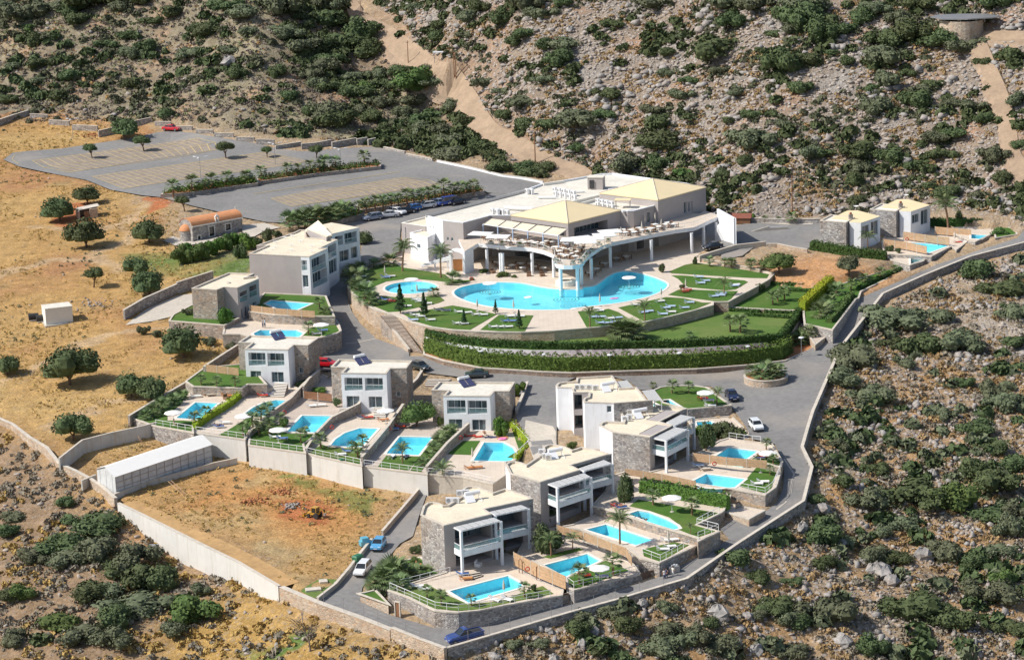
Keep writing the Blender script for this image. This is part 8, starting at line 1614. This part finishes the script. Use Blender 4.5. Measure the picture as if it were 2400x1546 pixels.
for i,(lb_,fr,x,y,rz,sh,pose,dz) in enumerate((('person sunbathing on the red sunbed under the leaning palm',14,1660,1280,.1,'skin','lie',.05),('person sunbathing at the head of the teardrop pool',14,1950,650,.2,'red','lie',.05),('second person sunbathing beside the teardrop pool',14,1990,662,.1,'skin','lie',.05),('person lying on a red sunbed on the round lawn',18,570,453,.1,'skin','lie',.05),
  ('person sitting on the third row villa terrace',12,1600,955,1.2,'skin','sit',.1),('person lying beside the half-moon pool',11,1000,1122,.2,'navy','lie',.05),('person lying on the red sunbed before the oval pool',6,535,573,.2,'red','lie',.05),('person sitting on the lawn edge of the leftmost garden',11,550,1105,0,'skin','sit',-.1),('person lying on a red sunbed of the middle right hotel lawn',7,1020,487,.1,'skin','lie',.05),('person standing before the doors of the leftmost villa steps',8,945,1150,.3,'cloth','stand',.05),('person standing by the lower pool of the left stone villa',8,925,1150,.8,'cloth','stand',.05))):
    q=SURF(*c(fr,x,y)[0]); person(lb_,(q[0],q[1],q[2]+dz),rz,sh,'skin' if sh=='skin' else 'navy',pose)
for lb_,fr,x,y,z,rz in (('swimmer on a pale float in the middle of the hotel pool',6,1762,525,12.06,.4),('swimmer at the near edge of the teardrop pool',14,2150,742,5.46,.3),('second swimmer in the teardrop pool, nearer the wall',14,2210,755,5.46,1.2),('swimmer in the small pool below the round lawn',18,235,460,7.46,.2)):
    q=P(*c(fr,x,y)[0],z); person(lb_,q,rz,'red' if 'float' in lb_ else 'skin','navy','swim')
def floaty(label,fr,x,y,z,mat,sx,sy,name='pool_float'):
    q=P(*c(fr,x,y)[0],z); t=thing(name,label,'pool float',q,.2); m=M(); m.lathe([(.75,0),(.9,.1),(.75,.2),(.2,.16),(.2,.1)],0,0,16,sx=sx,sy=sy); obj('tube',m,MT[mat],t); return t
floaty('pale float under the swimmer in the hotel pool',6,1762,530,12.07,'cloth',.9,.7); floaty('pink float strip lying in the children\'s pool',6,745,382,12.07,'pink',1.4,.4); floaty('pink float lying on the third row villa terrace',12,1775,1008,5.75,'pink',.8,.6); floaty('pink airbed floating at the right of the hotel pool',7,385,540,12.07,'pink',1.0,.35); floaty('green inflatable on the wall of the fourth garden',12,250,1205,6.6,'green',.5,.4)
# ---------------- restaurant terrace furniture ----------------
def make_table():
    t=thing('table','table','table'); m=M(); m.box(0,0,.7,1.1,1.1,.06); obj('tabletop',m,MT['cloth'],t); m=M(); m.box(0,0,0,.1,.1,.7); m.box(0,0,0,.6,.6,.04); obj('pedestal',m,MT['steel'],t); return t
def make_chair():
    t=thing('chair','chair','chair'); m=M(); m.box(0,0,.42,.48,.48,.06); obj('seat',m,MT['wicker'],t); m=M(); m.box(0,.23,.48,.48,.05,.45); obj('backrest',m,MT['wicker'],t); lm=M(); lm.box(0,0,0,.05,.05,.42); le=lm.mesh('leg',[MT['wooddark']])
    for x in (-.2,.2):
        for y in (-.2,.2): o=obj('leg',le,None,t); o.location=(x,y,0)
    return t
TAB=Kind(make_table); CHA=Kind(make_chair); spots=[]
def terr(fr,lst,lb_,grp,z=DZ):
    for i,(x,y) in enumerate(sorted(lst)):
        p=P(*c(fr,x,y)[0],z); TAB.put(p,.3+.1*(i%3),f'{ORD[i]} white table from the left {lb_}',grp+', tables')
        for k,a in enumerate(sorted([.3+k*2.09+i for k in range(3)],key=math.cos)): CHA.put((p[0]+math.cos(a)*.95,p[1]+math.sin(a)*.95,z),a-math.pi/2,f'{("leftmost","middle","rightmost")[k]} wicker chair, {ORD[i]} table from left, {grp}',f'{grp}, chairs')
terr(4,[(770,800),(800,830),(860,805),(900,825),(950,780),(1000,800),(1050,795),(1100,785),(1130,740),(1180,765),(1240,740),(1280,720),(1330,735)],'along the right arm of the hotel terrace','right arm of the terrace')
terr(3,[(1830,1000),(1880,1040),(1930,1010),(1900,1080),(1960,1090),(2010,1070),(2060,1100),(2070,1050),(2110,1010),(1990,1020),(1950,960),(2100,960)],'crowding the round end of the hotel terrace','round end of the terrace')
terr(3,[(1240,900),(1290,920),(1330,930),(1400,935),(1450,920),(1500,940),(1560,930),(1620,945),(1680,950),(1180,880),(1050,870),(1740,930),(1800,935)],'between the columns under the awning','tables under the awning')
terr(3,[(1180,1170),(1350,1200),(1470,1230),(1600,1215),(1700,1230),(1440,1180),(1560,1180)],'in the shade under the terrace deck','tables under the deck',12.2); terr(4,[(400,1290),(470,1240),(560,1180),(700,1120),(800,1100)],'in the shade right of the pool bar','tables right of the pool bar',12.2)
for i,(fr,x,y) in enumerate(((4,750,860),(4,985,800),(4,1205,770),(4,225,1000),(4,195,1010),(4,1020,720),(4,1135,700))):
    p=P(*c(fr,x,y)[0],DZ); UMB['closed'].put(p,0,f'{ORD[i]} closed white parasol on the open hotel terrace','closed parasols on the hotel terrace')
RGp=random.Random(3)
for i in range(16):
    s=i/15; k=2+s*(len(fz)-8); a=fz[int(k)]; b=DP and centroid(DP); d=Vector((b[0]-a[0],b[1]-a[1])).normalized(); p=(a[0]+d.x*.7,a[1]+d.y*.7,DZ)
    t=thing('planter_box',f'{ORD[i]} planted box from the left along the hotel terrace balustrade','planter',p,group='planted boxes on the hotel terrace'); m=M(); m.box(0,0,0,1.1,.4,.45); obj('box',m,MT['conc'],t); Q=crown(90+i%3,5,.8,90,.16,0,1)*np.array([.6,.3,.4])+np.array([0,0,.6]); obj('foliage',quads_mesh('foliage',Q,MT['bright' if i%3 else 'leaf']),None,t)
for i,(fr,x,y) in enumerate(((3,1540,1285),(3,1690,1285),(3,1130,1250),(11,1075,835),(16,1470,640),(16,930,650))):
    p=SURF(*c(fr,x,y)[0]); t=thing('wicker_basket',('wicker seat below the terrace columns','second wicker seat below the terrace columns','low wicker seat beside the clipped bushes','wicker chair beside the yellow hedge of the first garden','white plant urn before the lowest villa','terracotta planter at the lowest villa wall')[i],'seat' if i<4 else 'planter',p,.3*i); m=M(); mt='wicker' if i<4 else ('metal' if i==4 else 'terracotta'); m.box(0,0,0,.9,.8,.45); m.box(0,.35,.45,.9,.1,.4); obj('base',m,MT[mt],t)
# ---------------- work things in the yards ----------------
q=PT(737,1212); t=thing('backhoe_loader','yellow backhoe loader working in the dirt yard','digger',q,2.6); t.scale=(.62,)*3; ye=paint('digger_paint',(.55,.30,.03),.5)
m=M(); m.loft([[(-1.3,-.75,.8),(-1.3,.75,.8),(-1.3,.75,1.4),(-1.3,-.75,1.4)],[(1.6,-.5,.8),(1.6,.5,.8),(1.6,.5,1.35),(1.6,-.5,1.35)]]); obj('chassis',m,ye,t); m=M(); m.box(-.35,0,1.4,1.3,1.4,1.2); obj('cab_glass',m,MT['carglass'],t); m=M(); m.box(-.35,0,2.6,1.5,1.6,.12)
for x in (-1,.3):
    for y in (-.72,.72): m.box(x,y,1.4,.1,.1,1.2)
obj('cab_frame',m,ye,t)
for x,r in ((-1.0,.72),(1.2,.48)):
    for y in (-.85,.85): m=M(); m.tube((x,y-.2,r),(x,y+.2,r),r,n=16,cap=True); obj('wheel',m,MT['black'],t)
m=M(); 
for y in (-.6,.6): m.tube((.3,y,1.5),(2.3,y,.6),.09,n=6)
obj('loader_arm',m,ye,t); m=M(); m.loft([[(2.2,-1.1,.2),(2.9,-1.1,.15),(2.3,-1.1,.95)],[(2.2,1.1,.2),(2.9,1.1,.15),(2.3,1.1,.95)]]); obj('front_bucket',m,ye,t); m=M(); m.tube((-1.4,0,1.1),(-2.2,0,2.6),.13,n=6); m.tube((-2.2,0,2.6),(-3.0,0,1.4),.1,n=6); obj('rear_boom',m,ye,t); m=M(); m.box(-3.05,0,.9,.5,.6,.5); obj('rear_bucket',m,MT['steel'],t)
def ladder(lb_,a,b,za,zb):
    A,B=Vector(P(*a,za)),Vector(P(*b,zb)); t=thing('ladder',lb_,'ladder',tuple(A)); d=(B-A); s=Vector((-d.y,d.x,0)).normalized()*.28
    for k in (-1,1): m=M(); m.tube(A+s*k,B+s*k,.045,n=5); obj('rail',m,MT['wood'],t,True)
    n=9
    for i in range(n): m=M(); q=A+d*(i+.6)/n; m.tube(q-s,q+s,.03,n=4); obj('rung',m,MT['wood'],t,True)
ladder('pale wooden ladder leaning on the kerb wall at the yard',c(17,1285,765)[0],c(17,1145,640)[0],3.2,4.5); ladder('grey wooden ladder leaning on the tall stained concrete wall',c(17,935,365)[0],c(17,862,235)[0],4.2,6.6)
q=PT(*c(16,380,620)[0]); t=thing('waste_bin','green wheeled bin against the service road wall','bin',q,.9); m=M(); m.loft([[(-.55,-.4,.1),(.55,-.4,.1),(.55,.4,.1),(-.55,.4,.1)],[(-.7,-.5,1.15),(.7,-.5,1.15),(.7,.5,1.15),(-.7,.5,1.15)]]); obj('tub',m,MT['green'],t); m=M(); m.loft([[(-.72,-.52,1.15),(.72,-.52,1.15),(.72,.52,1.15),(-.72,.52,1.15)],[(-.6,-.3,1.35),(.6,-.3,1.35),(.6,.4,1.35),(-.6,.4,1.35)]]); obj('lid',m,MT['green'],t)
q=PT(*c(16,455,465)[0]); t=thing('covered_cart','small light blue three-wheeled cart behind the hatchback','cart',q,.4); lbm=paint('cart_paint',(.12,.40,.52),.5); m=M(); m.loft([[(-.9,-.5,.3),(-.9,.5,.3),(-.9,.55,1.0),(-.9,-.55,1.0)],[(.8,-.5,.3),(.8,.5,.3),(.8,.5,.9),(.8,-.5,.9)]]); obj('body',m,lbm,t); m=M(); m.box(-.2,0,.95,1.0,1.0,.5); obj('cover',m,lbm,t)
for x in (-.6,.6): m=M(); m.tube((x,-.5,.25),(x,.5,.25),.25,n=10,cap=True); obj('wheel',m,MT['black'],t)
for i,(x,y) in enumerate(((1020,805),(1055,835),(1050,860))):
    q=PTT(*c(25,x,y)[0]); t=thing('pipe_drum',f'{ORD[i]} dark metal drum of the heap outside the concrete wall','drum',(q[0],q[1],q[2]+.35),i*.8); m=M(); m.tube((-.7,0,0),(.7,0,0),.38,n=14); m.tube((-.7,0,0),(.7,0,0),.34,n=14); obj('shell',m,MT['steel'],t); m=M(); m.tube((-.6,.02,0),(.6,.02,0),.33,n=12,cap=True); obj('core',m,MT['black'],t)
q=PT(*c(9,400,305)[0])
for i,(fr,x,y,s) in enumerate(((9,400,305,2.2),(1,840,335,1.6),(17,2160,745,1.0),(17,2240,870,.7),(17,1915,830,1.0))):
    p=PT(*c(fr,x,y)[0]); o=obj('rubble_heap',M().add([],[]),MT['rock']) if 0 else None; rg=np.random.default_rng(i); pts=np.c_[p[0]+rg.normal(0,s,60),p[1]+rg.normal(0,s,60),np.full(60,p[2])+rg.uniform(0,.25,60)]; rocks('rubble_heap',pts,'rock' if i in(0,3,5) else 'soil',.2,.7,i,.8,1.5)
for i,(a,b) in enumerate((((26,1080,290),(26,1195,265)),((26,1190,222),(26,1255,222)))):
    p=PT(*c(*a)[0]); r=PT(*c(*b)[0]); t=thing('concrete_slab',('larger pale concrete cover slab on the green patch by the road','smaller pale concrete cover slab on the green patch by the road')[i],'slab',p,.2); L=math.dist(p[:2],r[:2]); m=M(); m.box(L/2,0,0,L,1.2,.3); obj('slab_top',m,MT['coping'],t)
lp,_=drape(c(26,1040,290,1090,250,1200,190,1360,200,1330,260,1180,350,1120,340),.07,2,cut=0); struct('grass_patch',lp,MT['lawn_dry'])
# bare tree on the lower slope
p=PTT(*c(26,1120,770)[0]); t=thing('bare_tree','leafless grey tree on the dry slope below the service road','tree',p); rb=random.Random(9); m=M()
def br(a,d,r,n):
    b=a+d; m.tube(a,b,r,r*.65,5)
    if n:
        for k in range(3): br(b,Vector((d.x+rb.uniform(-.45,.45),d.y+rb.uniform(-.45,.45),d.z*rb.uniform(.6,.95)+.05)),r*.62,n-1)
br(Vector((0,0,-.2)),Vector((-.1,0,1.3)),.16,4); obj('branches',m,MT['heath'],t)
# dead palm trunks and pergola arch shapes by the timber wall
for i,(x,y) in enumerate(((1080,1235),(1238,1300))):
    q=P(*c(14,x,y)[0],2.7); t=thing('arched_opening',('left dark arched frame in front of the tan timber wall','right dark arched frame in front of the tan timber wall')[i],'frame',(q[0],q[1]-.1,2.65),-.75); m=M(); pts=[(-.3,0,0),(-.3,0,1.7)]+[(-.3*math.cos(a),0,1.7+.3*math.sin(a)) for a in np.linspace(.4,2.7,6)]+[(.3,0,1.7),(.3,0,0)]
    for a,b in zip(pts,pts[1:]): m.tube(a,b,.06,n=5)
    obj('arch',m,MT['wooddark'],t)
